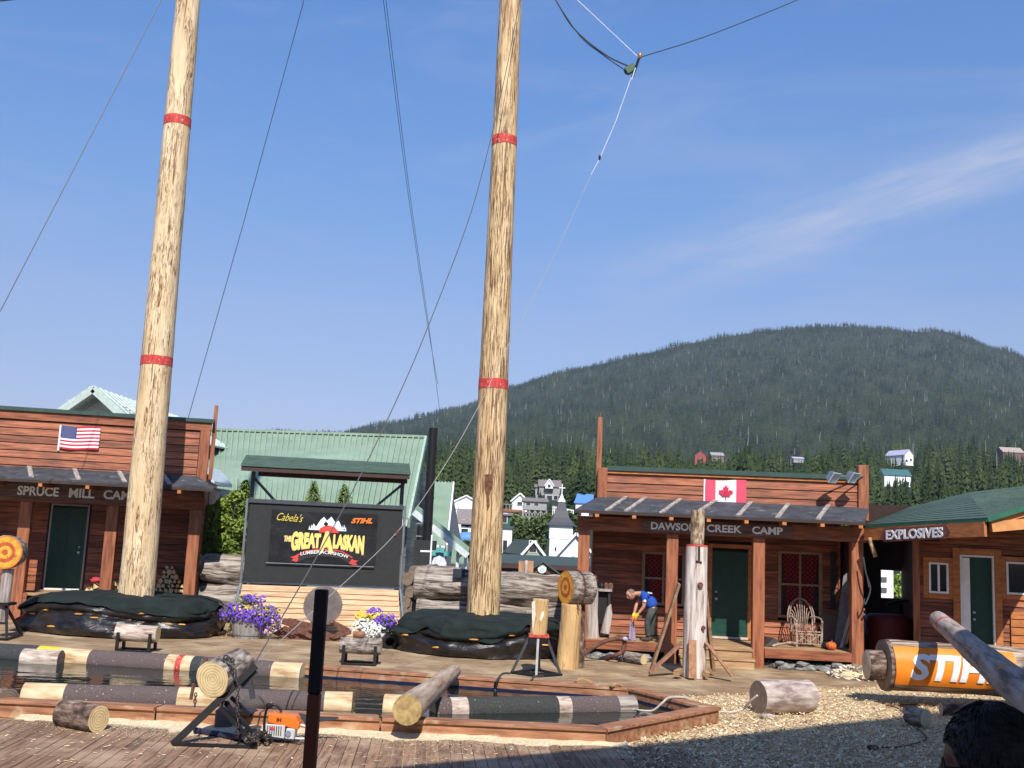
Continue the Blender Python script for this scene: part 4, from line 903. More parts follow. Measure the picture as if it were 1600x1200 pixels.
CHD = mat('dark_wood_chips', [(0.3, (0.18, 0.11, 0.06)), (0.7, (0.36, 0.24, 0.14))], nscale=3, island=.3, rough=.9, bump=0)
flakes('brown_wood_chips', [(x, y, z+.004) for x, y, z in pts[::4]], 'darker brown wood chips mixed into the chip ground', .010, .03, 1.2, CHD)
pts = []
for i in range(1500):
    px = rg.uniform(0, 1400); p = gp(px, rg.uniform(970, 1078), 0)
    q = MF.inverted() @ Vector((p.x, p.y, 0))
    if q.y < 0 and px < 1000: continue
    if noise.noise(Vector((p.x*.35, p.y*.5, 0)))+rg.uniform(-.25, .25) < 0: continue
    pts.append((p.x, p.y, .02))
for i in range(420):
    p = gp(rg.uniform(0, 900), rg.uniform(1130, 1200), 0); pts.append((p.x, p.y, .03))
flakes('deck_chips', pts, 'scattered pale wood chips lying on the deck boards', .010, .034, .15)
# sawdust drifts along the near side of the pool
SAW = mat('sawdust', [(0.3, (0.50, 0.39, 0.24)), (0.7, (0.72, 0.61, 0.42))], nscale=30, rough=1, bump=.6, bdist=.01)
mb = MB()
def drift(u, v):
    px = -40+1010*u; p0 = yfront(gp(px, 1160, 0).x); x = gp(px, 1150, 0).x
    wdt = 0.22+0.2*noise.noise(Vector((x*1.1, 0, 0)))+(0.55*math.exp(-((px-330)/95.0)**2))+0.25*math.exp(-((px-640)/120.0)**2)*0.5
    wdt = max(.05, wdt*(1+.35*noise.noise(Vector((x*7, 3, 0)))))
    h = .035*(1+noise.noise(Vector((x*3, v*2, 1))))*math.sin(min(1, (1-v)*1.2+.05)*1.57)
    return (x, p0+.03-v*wdt, .024+h*(1-v)-.006*(v > .97))
mb.sheet(drift, 420, 8); tag(mb.build('sawdust', SAW, smooth=True), 'pale sawdust drifted along the front of the pool', 'sawdust', kind='stuff')
pts = []
for i in range(9000):
    px = rg.choice([rg.uniform(-10, 950), rg.gauss(350, 80), rg.gauss(640, 130), rg.gauss(180, 90)]); g = gp(px, 1150, 0)
    y = yfront(g.x)-abs(rg.gauss(0, .36)); pts.append((g.x, y, .027))
flakes('sawdust_flecks', pts, 'loose sawdust flecks in front of the pool and under the sawbuck', .004, .016, .3, SAW)
# shed roof over the spectators: casts the shade in the lower right
def roofpt(px, py):
    g = gp(px, py, 0); H_ = 9.0; return g+to_sun*(H_/to_sun.z)
a = roofpt(640, 1206); b = roofpt(955, 1176); c = roofpt(1479, 1117); dirn = (c-b).normalized(); c2 = c+dirn*10; a2 = a-(b-a).normalized()*1.0; dl_ = Vector((-14, a2.y-3.2, 9.0))
mb = MB(); mb.prism([dl_, a2, a, b, c, c2, Vector((c2.x, -14, 9)), Vector((-14, -14, 9))], (0, 0, .25)); t = thing('grandstand_roof', 'broad roof over the spectator seats above the viewer', 'roof', (0, 0, 0)); mb.build('roof_deck', flat('roof_underside', (.12, .07, .045)), t)
mb = MB()
for x, y in ((-10, -12), (10, -12), (-10, -2), (14, -2)): mb.beam((x, y, 0), (x, y, 9), .3, .3)
mb.build('roof_post', STAINV, t)
# seating tier below the viewer
mb = MB()
for k in range(5): mb.box((-12, -1.2-k*.85+1.2, 0), (12, -.4-k*.85+1.2, 1.15+k*.38))
t = thing('bleachers', 'stepped wooden spectator seating under the roof', 'seating', (0, -2, 0)); mb.build('tier', DECKN, t)

# ============================================================ left camp building
LF = Fr(318, 800, 28.1, R(12))
lx0, lx1 = -12.5, 0.0
t = thing('camp_building', 'long red cedar camp building on the left with a false front and porch', 'building', tuple(LF.o), LF.a); M = LF.M
ztop = (LF.Z(318, 662, 0)+LF.Z(30, 633, 0))/2; zcan = (LF.Z(300, 752, 0)+LF.Z(30, 726, 0))/2; zf = (LF.Z(126, 922, 1.5)+LF.Z(70, 918, 1.5))/2
zbeam = LF.Z(150, 790, 0)
mb = MB(M); siding(mb, lx0, -.28, zcan-.1, ztop-.30, 0.02, .2, .04); fcd = mb.build('false_front', STAIN, t)
mb = MB(M); mb.box((lx0, -.03, ztop-.28), (.02, .05, ztop-.06)); mb.build('top_board', STAIN, t)
mb = MB(M); mb.box((lx0, -.09, ztop-.06), (.08, .16, ztop+.04)); mb.build('cap_flashing', TRIMG, t)
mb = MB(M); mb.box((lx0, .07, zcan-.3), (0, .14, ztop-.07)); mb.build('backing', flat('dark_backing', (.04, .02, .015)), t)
mb = MB(M); mb.box((-.26, -.04, zcan-.2), (.0, .055, ztop-.285)); mb.build('corner_board', STAINV, t)
for px in (-95, 36, 172, 302):
    x = LF.X(px, 850, 0); mb = MB(M); mb.box((x-.15, -.13, 0), (x+.15, .13, zbeam+.02)); mb.build('post', STAINV, t, bevel=.01)
mb = MB(M); mb.box((lx0, -.11, zbeam+.025), (.02, .1, zbeam+.36)); mb.build('beam', STAIN, t)
# canopy
ze = zbeam+.66; mb = MB(M)
mb.prism([(lx0, -.005, zcan), (-.25, -.005, zcan), (.30, -1.25, ze-.10), (lx0, -1.25, ze-.10)], (0, 0, .05)); mb.prism([(-.25, 0, zcan), (.32, 1.3, zcan-.3), (.34, -.9, ze-.12), (.30, -1.25, ze-.10)], (0, 0, .04))
can = mb.build('canopy', ROOFD, t); mb = MB(M)
for k in range(11):
    x = -.9-1.12*k; mb.beam((x-.25, -.05, zcan+.065), (x+.1, -1.22, ze-.035), .11, .035)
mb.build('batten', GREYW, can)
mb = MB(M); mb.box((lx0, -1.28, ze-.17), (.3, -1.245, ze-.1)); mb.build('fascia', flat('dark_fascia', (.04, .022, .016)), t)
for k in range(12): mb = MB(M); x = -.55-1.12*k; mb.box((x-.045, -1.33, ze-.26), (x+.045, -.12, ze-.175)); mb.build('rafter', STAINO, t)
zs = ze-.16
# wall
wy = 1.6; dx0, dx1 = LF.X(76, 860, wy), LF.X(131, 860, wy); zd = LF.Z(100, 793, wy)
mb = MB(M); siding(mb, lx0, 0, zf-.2, zcan+.2, wy, .17, .03, [(dx0-.1, dx1+.1, zf-.02, zd+.1)]); mb.build('wall', STAIN, t)
mb = MB(M); mb.box((lx0, wy+.05, zf-.6), (0, wy+.12, zcan+.2)); mb.build('backing', MATS['dark_backing'], t)
mb = MB(M); mb.box((-.10, .14, zf-.2), (-.03, 5, zcan)); siding(mb, .0, .01, 0, .1, 0); mb.build('side_wall', STAIN, t)
mb = MB(M); mb.box((dx0, wy-.01, zf+.02), (dx1, wy+.04, zd)); 
for z0, z1 in ((.15, .85), (1.0, 1.85)):
    for a, b in ((.12, .46), (.54, .88)): w_ = dx1-dx0; mb.box((dx0+w_*a, wy-.022, zf+z0), (dx0+w_*b, wy-.011, zf+z1))
dr = mb.build('door', DOORG, t); mb = MB(M); mb.lathe((dx1-.12, wy-.06, zf+1.0), [(.035, 0), (.035, .05)], 10, (0, -1, 0)); mb.lathe((dx1-.12, wy-.04, zf+1.15), [(.025, 0), (.025, .03)], 10, (0, -1, 0)); mb.build('handle', GALV, dr)
mb = MB(M); 
for a, b in ((dx0-.05, dx0-.003), (dx1+.003, dx1+.05)): mb.box((a, wy-.03, zf), (b, wy+.03, zd+.05))
mb.box((dx0-.05, wy-.03, zd+.052), (dx1+.05, wy+.03, zd+.1)); mb.build('door_frame', flat('grey_frame', (.30, .27, .25)), t)
mb = MB(M); mb.box((dx0, wy-.12, zf-.03), (dx1, wy-.03, zf+.015)); mb.build('threshold', WHITEP, t)
mb = MB(M); mb.box((lx0, -.05, zf-.09), (0, wy, zf-.03)); mb.build('porch_floor', TREAD, t)
for a_, b_2 in ((lx0, LF.X(42, 940, 0)), (LF.X(95, 940, 0), 0)): mb = MB(M); mb.box((a_, -.1, zf-.35), (b_2, -.055, zf-.03)); mb.build('porch_board', STAIN, t)
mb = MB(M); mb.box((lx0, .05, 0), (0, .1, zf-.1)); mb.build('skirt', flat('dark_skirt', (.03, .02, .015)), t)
# railing panel left of the door
rx0, rx1 = LF.X(-30, 910, .2), LF.X(56, 910, .2); mb = MB(M)
for k in range(4): mb.box((rx0, .12, zf+.03+k*.20), (rx1, .17, zf+.21+k*.20))
mb.build('railing', STAIN, t)
# steps
sx0, sx1 = LF.X(42, 950, -.3), LF.X(99, 950, -.3); mb = MB(M)
for k in range(3): z = (zf-.05)*(3-k)/4; mb.box((sx0, -.3-.28*k, z-.05), (sx1, -.02-.28*k, z)); mb.box((sx0+.03, -.28-.28*k, 0), (sx1-.03, -.25-.28*k, z-.055))
mb.build('steps', TREAD, t)
mb = MB(M); x = LF.X(29, 850, wy-.1); mb.box((x-.03, wy-.12, zf), (x+.03, wy-.05, zbeam)); mb.build('drain_pipe', GALV, t)
p = LF.W(.16, .1, 0); zt_ = LF.Z(324, 632, .1); mb = MB(M); mb.box((.03, .17, ztop-1.6), (.13, .27, zt_)); tag(mb.build('flag_pole_post', STAINV), 'short wooden mast rising at the right corner of the left camp front', 'mast')
# sign
sx0 = LF.X(-60, 765, -.3); sx1 = LF.X(206, 780, -.3); zs0 = LF.Z(100, 783, -.2); zs1 = LF.Z(100, 757, -.2)
ts = thing('camp_sign', 'weathered board sign lettered SPRUCE MILL CAMP under the left canopy', 'sign', tuple(LF.W((sx0+sx1)/2, -.3, zs0)), LF.a)
mb = MB(M); mb.box((sx0, -.20, zs0), (sx1, -.15, zs1)); mb.build('board', mat('sign_board', [(.3, (.09, .055, .045)), (.7, (.19, .12, .10))], scale=(1, 1, 9), nscale=2, rough=.8), ts)
sb = MATS['sign_board']
def wallfn(M, x, y, z): return lambda u, v, w_: M @ Vector((x+u, y-w_, z+v))
for s, a, b in (('SPRUCE', 27, 92), ('MILL', 108, 148), ('CAMP', 162, 216)):
    xa, xb = LF.X(a, 770, -.2), LF.X(b, 770, -.2); hh = zs1-zs0
    text('lettering', s, wallfn(M, xa, -.203, zs0+hh*.24), LETTER, ts, xb-xa, hh*.56, .012, .03)
# US flag
def flag_cloth(u, v, x, z, W, Hh, y): return (x+u*W, y-.02-.015*math.sin(u*9+v*3), z+v*Hh-.02*math.sin(u*5))
FR = flat('flag_red', (.50, .025, .05), .8, var=.05); FW = flat('flag_white', (.78, .76, .78), .8, var=.04); FB = flat('flag_blue', (.03, .045, .16), .8, var=.05)
x0, x1 = LF.X(95, 682, -.02), LF.X(155, 690, -.02); z0, z1 = LF.Z(120, 702, -.02), LF.Z(122, 666, -.02)
mb = MB(M); W = x1-x0; Hh = z1-z0
for j in range(13):
    for i in range(20):
        mb.cur = 2 if (i < 8 and j >= 6) else (0 if j % 2 == 0 else 1)
        mb.add([flag_cloth(a/20, b/13, x0, z0, W, Hh, -.02) for a, b in ((i, j), (i+1, j), (i+1, j+1), (i, j+1))], [(0, 1, 2, 3)])
f = thing('flag', 'small United States flag pinned to the left false front', 'flag', tuple(LF.W(x0+W/2, -.03, z0)), LF.a)
mb.build('cloth', [FR, FW, FB], f)
mb = MB(M)
for r_ in range(9):
    for c_ in range(6 if r_ % 2 == 0 else 5):
        u = (.4/6.2)*(c_+.6+(.5 if r_ % 2 else 0)); v = 1-(7/13)*(r_+.8)/9.6; pt = []
        for k in range(10):
            a = math.pi/2+k*math.pi/5; rr = (.011 if k % 2 == 0 else .0045); q = flag_cloth(u, v, x0, z0, W, Hh, -.02); pt.append((q[0]+rr*math.cos(a), q[1]-.006, q[2]+rr*math.sin(a)))
        mb.prism(pt, (0, .004, 0))
mb.build('stars', FW, f); mb = MB(M); mb.box((x0-.05, -.035, z0-.06), (x0-.008, -.02, z1)); mb.build('header', FW, f)

# ============================================================ banner board (middle left)
BF = Fr(378, 930, 27.0, R(8)); M = BF.M
bx0 = BF.X(385, 850, 0); bx1 = BF.X(626, 860, 0); zt = (BF.Z(390, 786, 0)+BF.Z(620, 795, 0))/2; zb = (BF.Z(384, 905, 0)+BF.Z(620, 920, 0))/2
t = thing('banner_board', 'tall black board on a steel frame with a small green roof and slatted base', 'board', tuple(BF.o), BF.a)
mb = MB(M); mb.box((bx0, 0, zb), (bx1, .08, zt)); mb.build('panel', BLACKF, t)
mb = MB(M); mb.box((bx0-.06, -.05, zt), (bx1+.06, .12, zt+.10)); mb.box((bx0-.05, -.03, zb-.05), (bx1+.05, .1, zb-.003)); mb.build('rail', flat('dark_grey_metal', (.06, .065, .075), .5, .3), t)
DGM = MATS['dark_grey_metal']
zr = BF.Z(380, 735, 0); zr2 = BF.Z(640, 755, 0); zr = (zr+zr2)/2
for x in (bx0+.02, bx1-.05): mb = MB(M); mb.box((x-.05, .13, .0), (x+.05, .23, zr+.05)); mb.build('post', DGM, t)
mb = MB(M); mb.beam((bx0+.05, .18, zr-.12), (bx0+.62, .18, zt+.08), .07, .07, (0, 1, 0)); mb.build('brace', DGM, t); mb = MB(M); mb.beam((bx1-.08, .18, zr-.12), (bx1-.70, .18, zt+.08), .07, .07, (0, 1, 0)); mb.build('brace', DGM, t)
for x in (bx0-.06, bx1+.05):
    s = -1 if x < 1 else 1; mb = MB(M); mb.tube([(x, -.06, zt+.1), (x, -.06, zb-.05), (x+s*.12, -.35, .0+.35), (x+s*.12, -.35, 0.0)], .035, 8); mb.build('side_pipe', GALV, t)
rx0, rx1 = BF.X(376, 728, -.5), BF.X(641, 752, -.5); mb = MB(M); zr0 = (BF.Z(376, 728, -.55)+BF.Z(641, 744, -.55))/2; zr1 = (BF.Z(386, 711, .5)+BF.Z(645, 727, .5))/2
N = 7
for k in range(N):
    f0 = k/N; f1_ = (k+1)/N+.03; a = Vector((rx0, -.55+1.1*f0, zr0+(zr1-zr0)*f0+.03+.004)); 
    mb.prism([(rx0, -.55+1.1*f0, zr0+(zr1-zr0)*f0+.02), (rx1, -.55+1.1*f0, zr0+(zr1-zr0)*f0+.02), (rx1, -.55+1.1*f1_, zr0+(zr1-zr0)*f1_), (rx0, -.55+1.1*f1_, zr0+(zr1-zr0)*f1_)], (0, 0, .02))
mb.build('roof', ROOFG, t)
mb = MB(M); mb.prism([(rx0+.02, -.52, zr0-.10), (rx1-.02, -.52, zr0-.10), (rx1-.02, .5, zr1-.14), (rx0+.02, .5, zr1-.14)], (0, 0, .10)); mb.box((rx0+.4, .1, zr-.06), (rx1-.05, .3, zr+.12)); mb.build('roof_frame', flat('brown_frame', (.05, .025, .018)), t)
mb = MB(M)
for k in range(9):
    f = (k+.5)/9; z = (zb-.08)*(1-f)+.0; y = -.08-.42*f; e = .12*f
    mb.add([(bx0-e, y-.06, z-.075), (bx1+e, y-.06, z-.075), (bx1+e, y+.02, z-.075), (bx0-e, y+.02, z-.075), (bx0-e, y+.02, z+.065), (bx1+e, y+.02, z+.065), (bx1+e, y+.05, z+.045), (bx0-e, y+.05, z+.045)], [(0,3,2,1),(4,5,6,7),(0,1,5,4),(1,2,6,5),(2,3,7,6),(3,0,4,7)])
mb.build('slats', PLANK, t)
mb = MB(M); mb.prism([(bx0-.02, .0, .05), (bx1+.02, .0, .05), (bx1, .12, zb-.1), (bx0, .12, zb-.1)], (0, .05, 0)); mb.build('base_back', flat('dark_skirt', (.03, .02, .015)), t)
# pieces of rope and bolt at top right
# ---- banner
nx0 = BF.X(421, 850, -.03); nx1 = BF.X(588, 850, -.03); nz1 = (BF.Z(425, 795, -.03)+BF.Z(590, 804, -.03))/2; nz0 = (BF.Z(420, 876, -.03)+BF.Z(585, 886, -.03))/2
nW = nx1-nx0; nH = nz1-nz0
tb = thing('banner', 'black vinyl show banner with yellow arched lettering hung on the board', 'banner', tuple(BF.W((nx0+nx1)/2, -.05, nz0)), BF.a)
def bn(u, v, w_=0):
    return M @ Vector((nx0+u*nW, -.05-w_-.018*math.sin(u*3.14)*1.0-.004*math.sin(v*14+u*8), nz0+v*nH-.03*math.sin(u*3.1416)*(1 if v > .5 else -.3)))
mb = MB(); mb.sheet(lambda u, v: bn(u, v), 40, 20); mb.build('sheet', BANNERB, tb, smooth=True)
mb = MB(M); mb.box((nx0-.05, -.075, nz0-.035), (nx1-.02, -.055, nz0-.012)); mb.build('bottom_rod', GALV, tb)
YL = flat('banner_yellow', (.80, .66, .15), .5, var=.05); PK_ = flat('banner_red', (.62, .06, .05), .5, var=.05); OR_ = flat('banner_orange', (.80, .20, .03), .5, var=.05); SN = flat('banner_white', (.72, .78, .78), .5, var=.05); GD = flat('banner_gold', (.62, .50, .08), .5, var=.05); SH_ = flat('banner_pale_pink', (.72, .40, .30), .5, var=.05)
def bpoly(name, pts, mt, lift): mb = MB(); mb.prism([bn(u, v, lift) for u, v in pts], M.to_3x3() @ Vector((0, -.004, 0))); mb.build(name, mt, tb)
bpoly('mountain_emblem', [(.36, .66), (.40, .78), (.42, .72), (.46, .86), (.49, .92), (.52, .85), (.56, .93), (.60, .82), (.63, .86), (.67, .70), (.70, .66)], SN, .006)
bpoly('red_arc', [(.45, .62), (.46, .70), (.50, .75), (.55, .76), (.60, .73), (.63, .66), (.64, .62)], PK_, .012)
bpoly('dark_peak', [(.49, .78), (.51, .84), (.535, .79), (.52, .74)], BANNERB, .014)
for k in range(10):
    u = .36+.018*k if k < 4 else .63+.014*(k-4); v = .66+.02*(k % 3); bpoly('tree_emblem', [(u-.008, v), (u, v+.09), (u+.008, v)], SN, .010)
def archfn(u0, u1, vc, h, flare, drop, lift, sh=(0, 0), um=.56, shear=0):
    def f(u, v, w_):
        uu = u0+u; q = (uu-um)/.32; hh = h*(1+flare*q*q); vb = vc-drop*q*q; return bn(uu+sh[0]+shear*v, vb+v*hh+sh[1], lift+w_)
    return f
for sh, mt, lf in (((-.006, -.012), SH_, .010), ((0, 0), YL, .018)):
    for s, a, b, vc, h, fl_, dp in (('GREAT', .205, .475, .30, .30, .28, .07), ('LASKAN', .595, .885, .30, .30, .28, .10)):
        text('lettering', s, archfn(a, b, vc, h, fl_, dp, lf, sh), mt, tb, b-a, 1, .004, .045, cuts=6)
    text('lettering', 'A', archfn(.465, .60, .20, .45, 0, 0, lf+.004, sh), mt, tb, .135, 1, .004, .05)
    text('lettering', 'THE', archfn(.135, .205, .40, .12, 0, 0, lf, sh, shear=0), mt, tb, .07, 1, .004, .03)
bpoly('ribbon', [(.27, .10), (.34, .20), (.45, .24), (.57, .25), (.68, .22), (.78, .12), (.75, .02), (.67, .11), (.57, .14), (.45, .13), (.34, .08), (.29, .01)], flat('ribbon_dark', (.03, .02, .02)), .012)
bpoly('ribbon_end', [(.20, .10), (.245, .13), (.275, .17), (.29, .06), (.26, .015), (.215, .04), (.235, .08)], PK_, .010); bpoly('ribbon_end', [(.745, .03), (.77, .13), (.80, .09), (.84, .09), (.815, .05), (.835, .0), (.79, .0)], PK_, .010)
for sgn in (1,):
    bpoly('ribbon_edge', [(.275, .165), (.34, .235), (.45, .275), (.57, .285), (.68, .255), (.785, .15), (.78, .13), (.68, .235), (.57, .262), (.45, .253), (.34, .212), (.28, .145)], PK_, .014)
text('lettering', 'LUMBERJACK·SHOW', lambda u, v, w_: bn(.295+u, .085+.075*(1-((.295+u-.52)/.25)**2)-.06*u+.02+v*.085, .034+w_), SN, tb, .45, 1, .004, .02, cuts=3)
text('lettering', "Cabela's", lambda u, v, w_: bn(.04+u+.03*v, .80+v*.15-.03*u, .012+w_), GD, tb, .24, 1, .004, .0, cuts=3)
text('lettering', 'STIHL', lambda u, v, w_: bn(.745+u+.022*v, .815+v*.105, .012+w_), OR_, tb, .20, 1, .004, .05)

# ============================================================ right camp building with the porch
DF = Fr(908, 1040, 24.35, R(-4.5)); M = DF.M
py_ = 1.0; wy = 1.75
dx_r = DF.X(1338, 900, 0); xl = 0.0
zbm0 = (DF.Z(950, 835, 0)+DF.Z(1250, 838, 0))/2; zbm1 = zbm0+.33
zt = (DF.Z(960, 741, py_)+DF.Z(1330, 738, py_))/2; zc = (DF.Z(960, 786, py_)+DF.Z(1330, 786, py_))/2; zf = .46
pxl = DF.X(941, 760, py_); pxr = DF.X(1348, 770, py_)
t = thing('camp_building', 'red cedar camp building on the right with porch posts and a low false front', 'building', tuple(DF.o), DF.a)
mb = MB(M); siding(mb, pxl+.1, pxr-.1, zc-.05, zt-.12, py_, .22, .05); mb.build('false_front', STAIN, t)
mb = MB(M); mb.box((pxl+.1, py_-.05, zt-.12), (pxr-.1, py_+.06, zt-.055)); mb.build('top_board', STAINO, t)
mb = MB(M); mb.box((pxl+.1, py_-.09, zt-.05), (pxr-.1, py_+.3, zt+.06)); mb.build('cap_flashing', TRIMG, t)
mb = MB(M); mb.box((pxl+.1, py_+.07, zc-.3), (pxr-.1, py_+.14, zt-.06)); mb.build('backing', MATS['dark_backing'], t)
for x, zz in ((pxl, DF.Z(941, 731, py_)), (pxr, DF.Z(1348, 727, py_))): mb = MB(M); mb.box((x-.12, py_-.1, zc-.3), (x+.12, py_+.14, zz)); mb.build('corner_post', STAINV, t, bevel=.015)
for px in (909, 1048, 1184, 1338):
    x = DF.X(px, 950, 0); mb = MB(M); mb.box((x-.135, -.13, 0), (x+.135, .13, zbm0-.003)); mb.build('post', STAINV, t, bevel=.012)
mb = MB(M); mb.box((-.2, -.11, zbm0), (dx_r+.22, .11, zbm1)); mb.build('beam', STAIN, t)
mb = MB(M)
for x in (0.0, dx_r): mb.box((x-.1, .13, zbm0+.003), (x+.1, wy, zbm1-.003))
mb.build('side_beam', STAIN, t)
zef = (DF.Z(930, 806, -.6)+DF.Z(1320, 806, -.6))/2; cl = DF.X(897, 806, -.6); cr = DF.X(1351, 806, -.6)
mb = MB(M); mb.prism([(pxl-.1, py_-.055, zc+.02), (pxr+.12, py_-.055, zc+.02), (cr, -.6, zef), (cl, -.6, zef)], (0, 0, -.05)); mb.prism([(pxl-.1, py_-.05, zc), (cl, -.59, zef-.02), (cl, wy+.4, zef-.02), (pxl-.1, wy+.4, zc)], (0, 0, -.05)); can = mb.build('canopy', ROOFD, t)
mb = MB(M)
for pt, pb in ((979, 948), (1008, 978), (1063, 1033), (1118, 1085), (1173, 1153), (1232, 1215), (1294, 1278)):
    a = DF.hit(pt, 787, py_-.06)[0]; b = DF.hit(pb, 805, -.58)[0]; mb.beam((a, py_-.09, zc+.045), (b, -.58, zef+.02), .10, .035)
mb.build('batten', GREYW, can)
mb = MB(M); mb.box((cl, -.62, zef-.07), (cr, -.603, zef+.0)); mb.build('fascia', MATS['dark_fascia'], t)
for k in range(8): mb = MB(M); x = .25+k*(dx_r-.3)/7; mb.box((x-.045, -.62, zef-.145), (x+.045, .9, zef-.075)); mb.build('rafter', STAINO, t)
# wall, openings
mx0 = DF.X(926, 900, wy); mx1 = dx_r
d0, d1_ = DF.X(1112, 930, wy), DF.X(1168, 930, wy); zd = DF.Z(1140, 862, wy)
wa0, wa1 = DF.X(1003, 900, wy), DF.X(1070, 900, wy); wz1 = DF.Z(1020, 862, wy); wz0 = DF.Z(1020, 945, wy)
wb0, wb1 = DF.X(1216, 900, wy), DF.X(1284, 900, wy); vz1 = DF.Z(1250, 862, wy); vz0 = DF.Z(1250, 966, wy)
mb = MB(M); siding(mb, mx0, mx1, zf, zc+.1, wy, .17, .03, [(d0-.1, d1_+.1, 0, zd+.1), (wa0, wa1, wz0, wz1), (wb0, wb1, vz0, vz1)]); mb.build('wall', STAIN, t)
mb = MB(M); mb.box((mx0, wy+.22, 0), (mx1, wy+.3, zc+.1)); mb.build('backing', MATS['dark_backing'], t)
for a_, b_2 in ((mx0-.03, mx0-.003), (mx1+.003, mx1+.05)): mb = MB(M); mb.box((a_, wy-.05, 0), (b_2, wy+5, zc+.1)); mb.build('side_wall', STAIN, t)
mb = MB(M); mb.box((mx0, wy+.31, zc+.1), (mx1, wy+5, zc+.16)); mb.build('roof', ROOFD, t)
w_ = d1_-d0; mb = MB(M); mb.box((d0, wy-.01, zf+.02), (d1_, wy+.04, zd))
for z0, z1 in ((.15, .8), (1.0, 1.85)):
    for a, b in ((.12, .46), (.54, .88)): mb.box((d0+w_*a, wy-.022, zf+z0), (d0+w_*b, wy-.011, zf+z1))
dr = mb.build('door', DOORG, t); mb = MB(M); mb.lathe((d0+.10, wy-.06, zf+.95), [(.035, 0), (.035, .05)], 10, (0, -1, 0)); mb.lathe((d0+.10, wy-.04, zf+1.12), [(.028, 0), (.028, .03)], 10, (0, -1, 0)); mb.build('handle', GALV, dr)
mb = MB(M); mb.box((d0-.1, wy-.03, zf), (d0-.003, wy+.03, zd+.08)); mb.box((d1_+.003, wy-.03, zf), (d1_+.1, wy+.03, zd+.08)); mb.box((d0-.1, wy-.033, zd+.083), (d1_+.1, wy+.03, zd+.18)); mb.build('door_frame', STAINO, t)
mb = MB(M); mb.box((d0, wy-.14, zf-.0), (d1_, wy-.03, zf+.05)); mb.build('threshold', flat('pinkish_sill', (.55, .42, .36)), t)
m_, nt, b = newmat('plaid_curtain'); tcn = nd(nt, 'ShaderNodeTexCoord'); ck = nd(nt, 'ShaderNodeTexChecker'); ck.inputs['Scale'].default_value = 17; ck.inputs[1].default_value = (.24, .012, .016, 1); ck.inputs[2].default_value = (.03, .008, .01, 1)
mp_ = nd(nt, 'ShaderNodeMapping'); mp_.inputs['Scale'].default_value = (1, 0.0001, 1); nt.links.new(tcn.outputs['Object'], mp_.inputs[0]); nt.links.new(mp_.outputs[0], ck.inputs['Vector']); nt.links.new(ck.outputs[0], b.inputs['Base Color']); b.inputs['Roughness'].default_value = .95; PLAID = m_
FRM = flat('tan_frame', (.26, .16, .10))
for (a, b_, z0, z1) in ((wa0, wa1, wz0, wz1), (wb0, wb1, vz0, vz1)):
    mb = MB(M); c = (a+b_)/2; zm = (z0+z1)/2
    for q in (a+.03, b_-.03): mb.box((q-.04, wy-.035, z0), (q+.04, wy+.05, z1))
    mb.box((c-.025, wy-.03, z0+.06), (c+.025, wy+.03, z1-.06)); mb.box((a+.073, wy-.036, z1-.06), (b_-.073, wy+.04, z1)); mb.box((a+.073, wy-.036, z0), (b_-.073, wy+.04, z0+.06))
    mb.box((a+.073, wy-.022, zm-.025), (c-.028, wy+.03, zm+.025)); mb.box((c+.028, wy-.022, zm-.025), (b_-.073, wy+.03, zm+.025))
    wn_ = mb.build('window', FRM, t)
    mb = MB(M); mb.box((a+.05, wy+.05, z0+.03), (b_-.05, wy+.055, z1-.03)); mb.build('pane', flat('clear_dark', (.02, .015, .015), .15), wn_)
    for s in (0, 1):
        mb = MB(M)
        def cf(u, v, s=s):
            sg = -1 if s == 0 else 1; wd_ = (c-a)-.09
            return (c+sg*(.01+u*wd_*(1-.34*(1-v)**.8)), wy+.03-.012*math.sin(u*26), z0+.06+v*(z1-z0-.12))
        mb.sheet(cf, 30, 10); mb.build('curtain', PLAID, wn_)
# porch floor, steps
mb = MB(M)
for k in range(12): mb.box((xl-.15, -.08+k*.15, zf-.06), (dx_r+.15, .062+k*.15, zf-.02))
mb.build('porch_floor', TREAD, t)
x1_ = DF.X(1048, 1000, 0); x2_ = DF.X(1184, 1000, 0)
for a_, b_2 in ((xl, x1_-.14), (x2_+.14, dx_r-.14)): mb = MB(M); mb.box((a_, -.13, zf-.22), (b_2, -.085, zf-.02)); mb.build('porch_board', STAIN, t)
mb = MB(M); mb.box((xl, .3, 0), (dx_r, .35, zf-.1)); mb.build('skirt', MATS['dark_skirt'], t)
mb = MB(M)
for k, (z, y) in enumerate(((zf-.03, -.32), (zf*.52, -.62))):
    mb.box((x1_+.15, y, z-.05), (x2_-.15, y+.29, z)); mb.box((x1_+.17, y+.03, .0), (x2_-.17, y+.06, z-.055))
mb.build('steps', TREAD, t)
p = DF.W(0, 0, 0); x = DF.X(937, 700, py_+.2); zt_ = DF.Z(937, 652, py_+.2); mb = MB(M); mb.box((x-.065, py_+.16, zc), (x+.055, py_+.28, zt_)); mb.tube([(x, py_+.22, zt_), (x, py_+.22, zt_+.12)], .01, 5); tag(mb.build('mast', STAINV), 'thin wooden mast at the left end of the right camp front', 'mast')
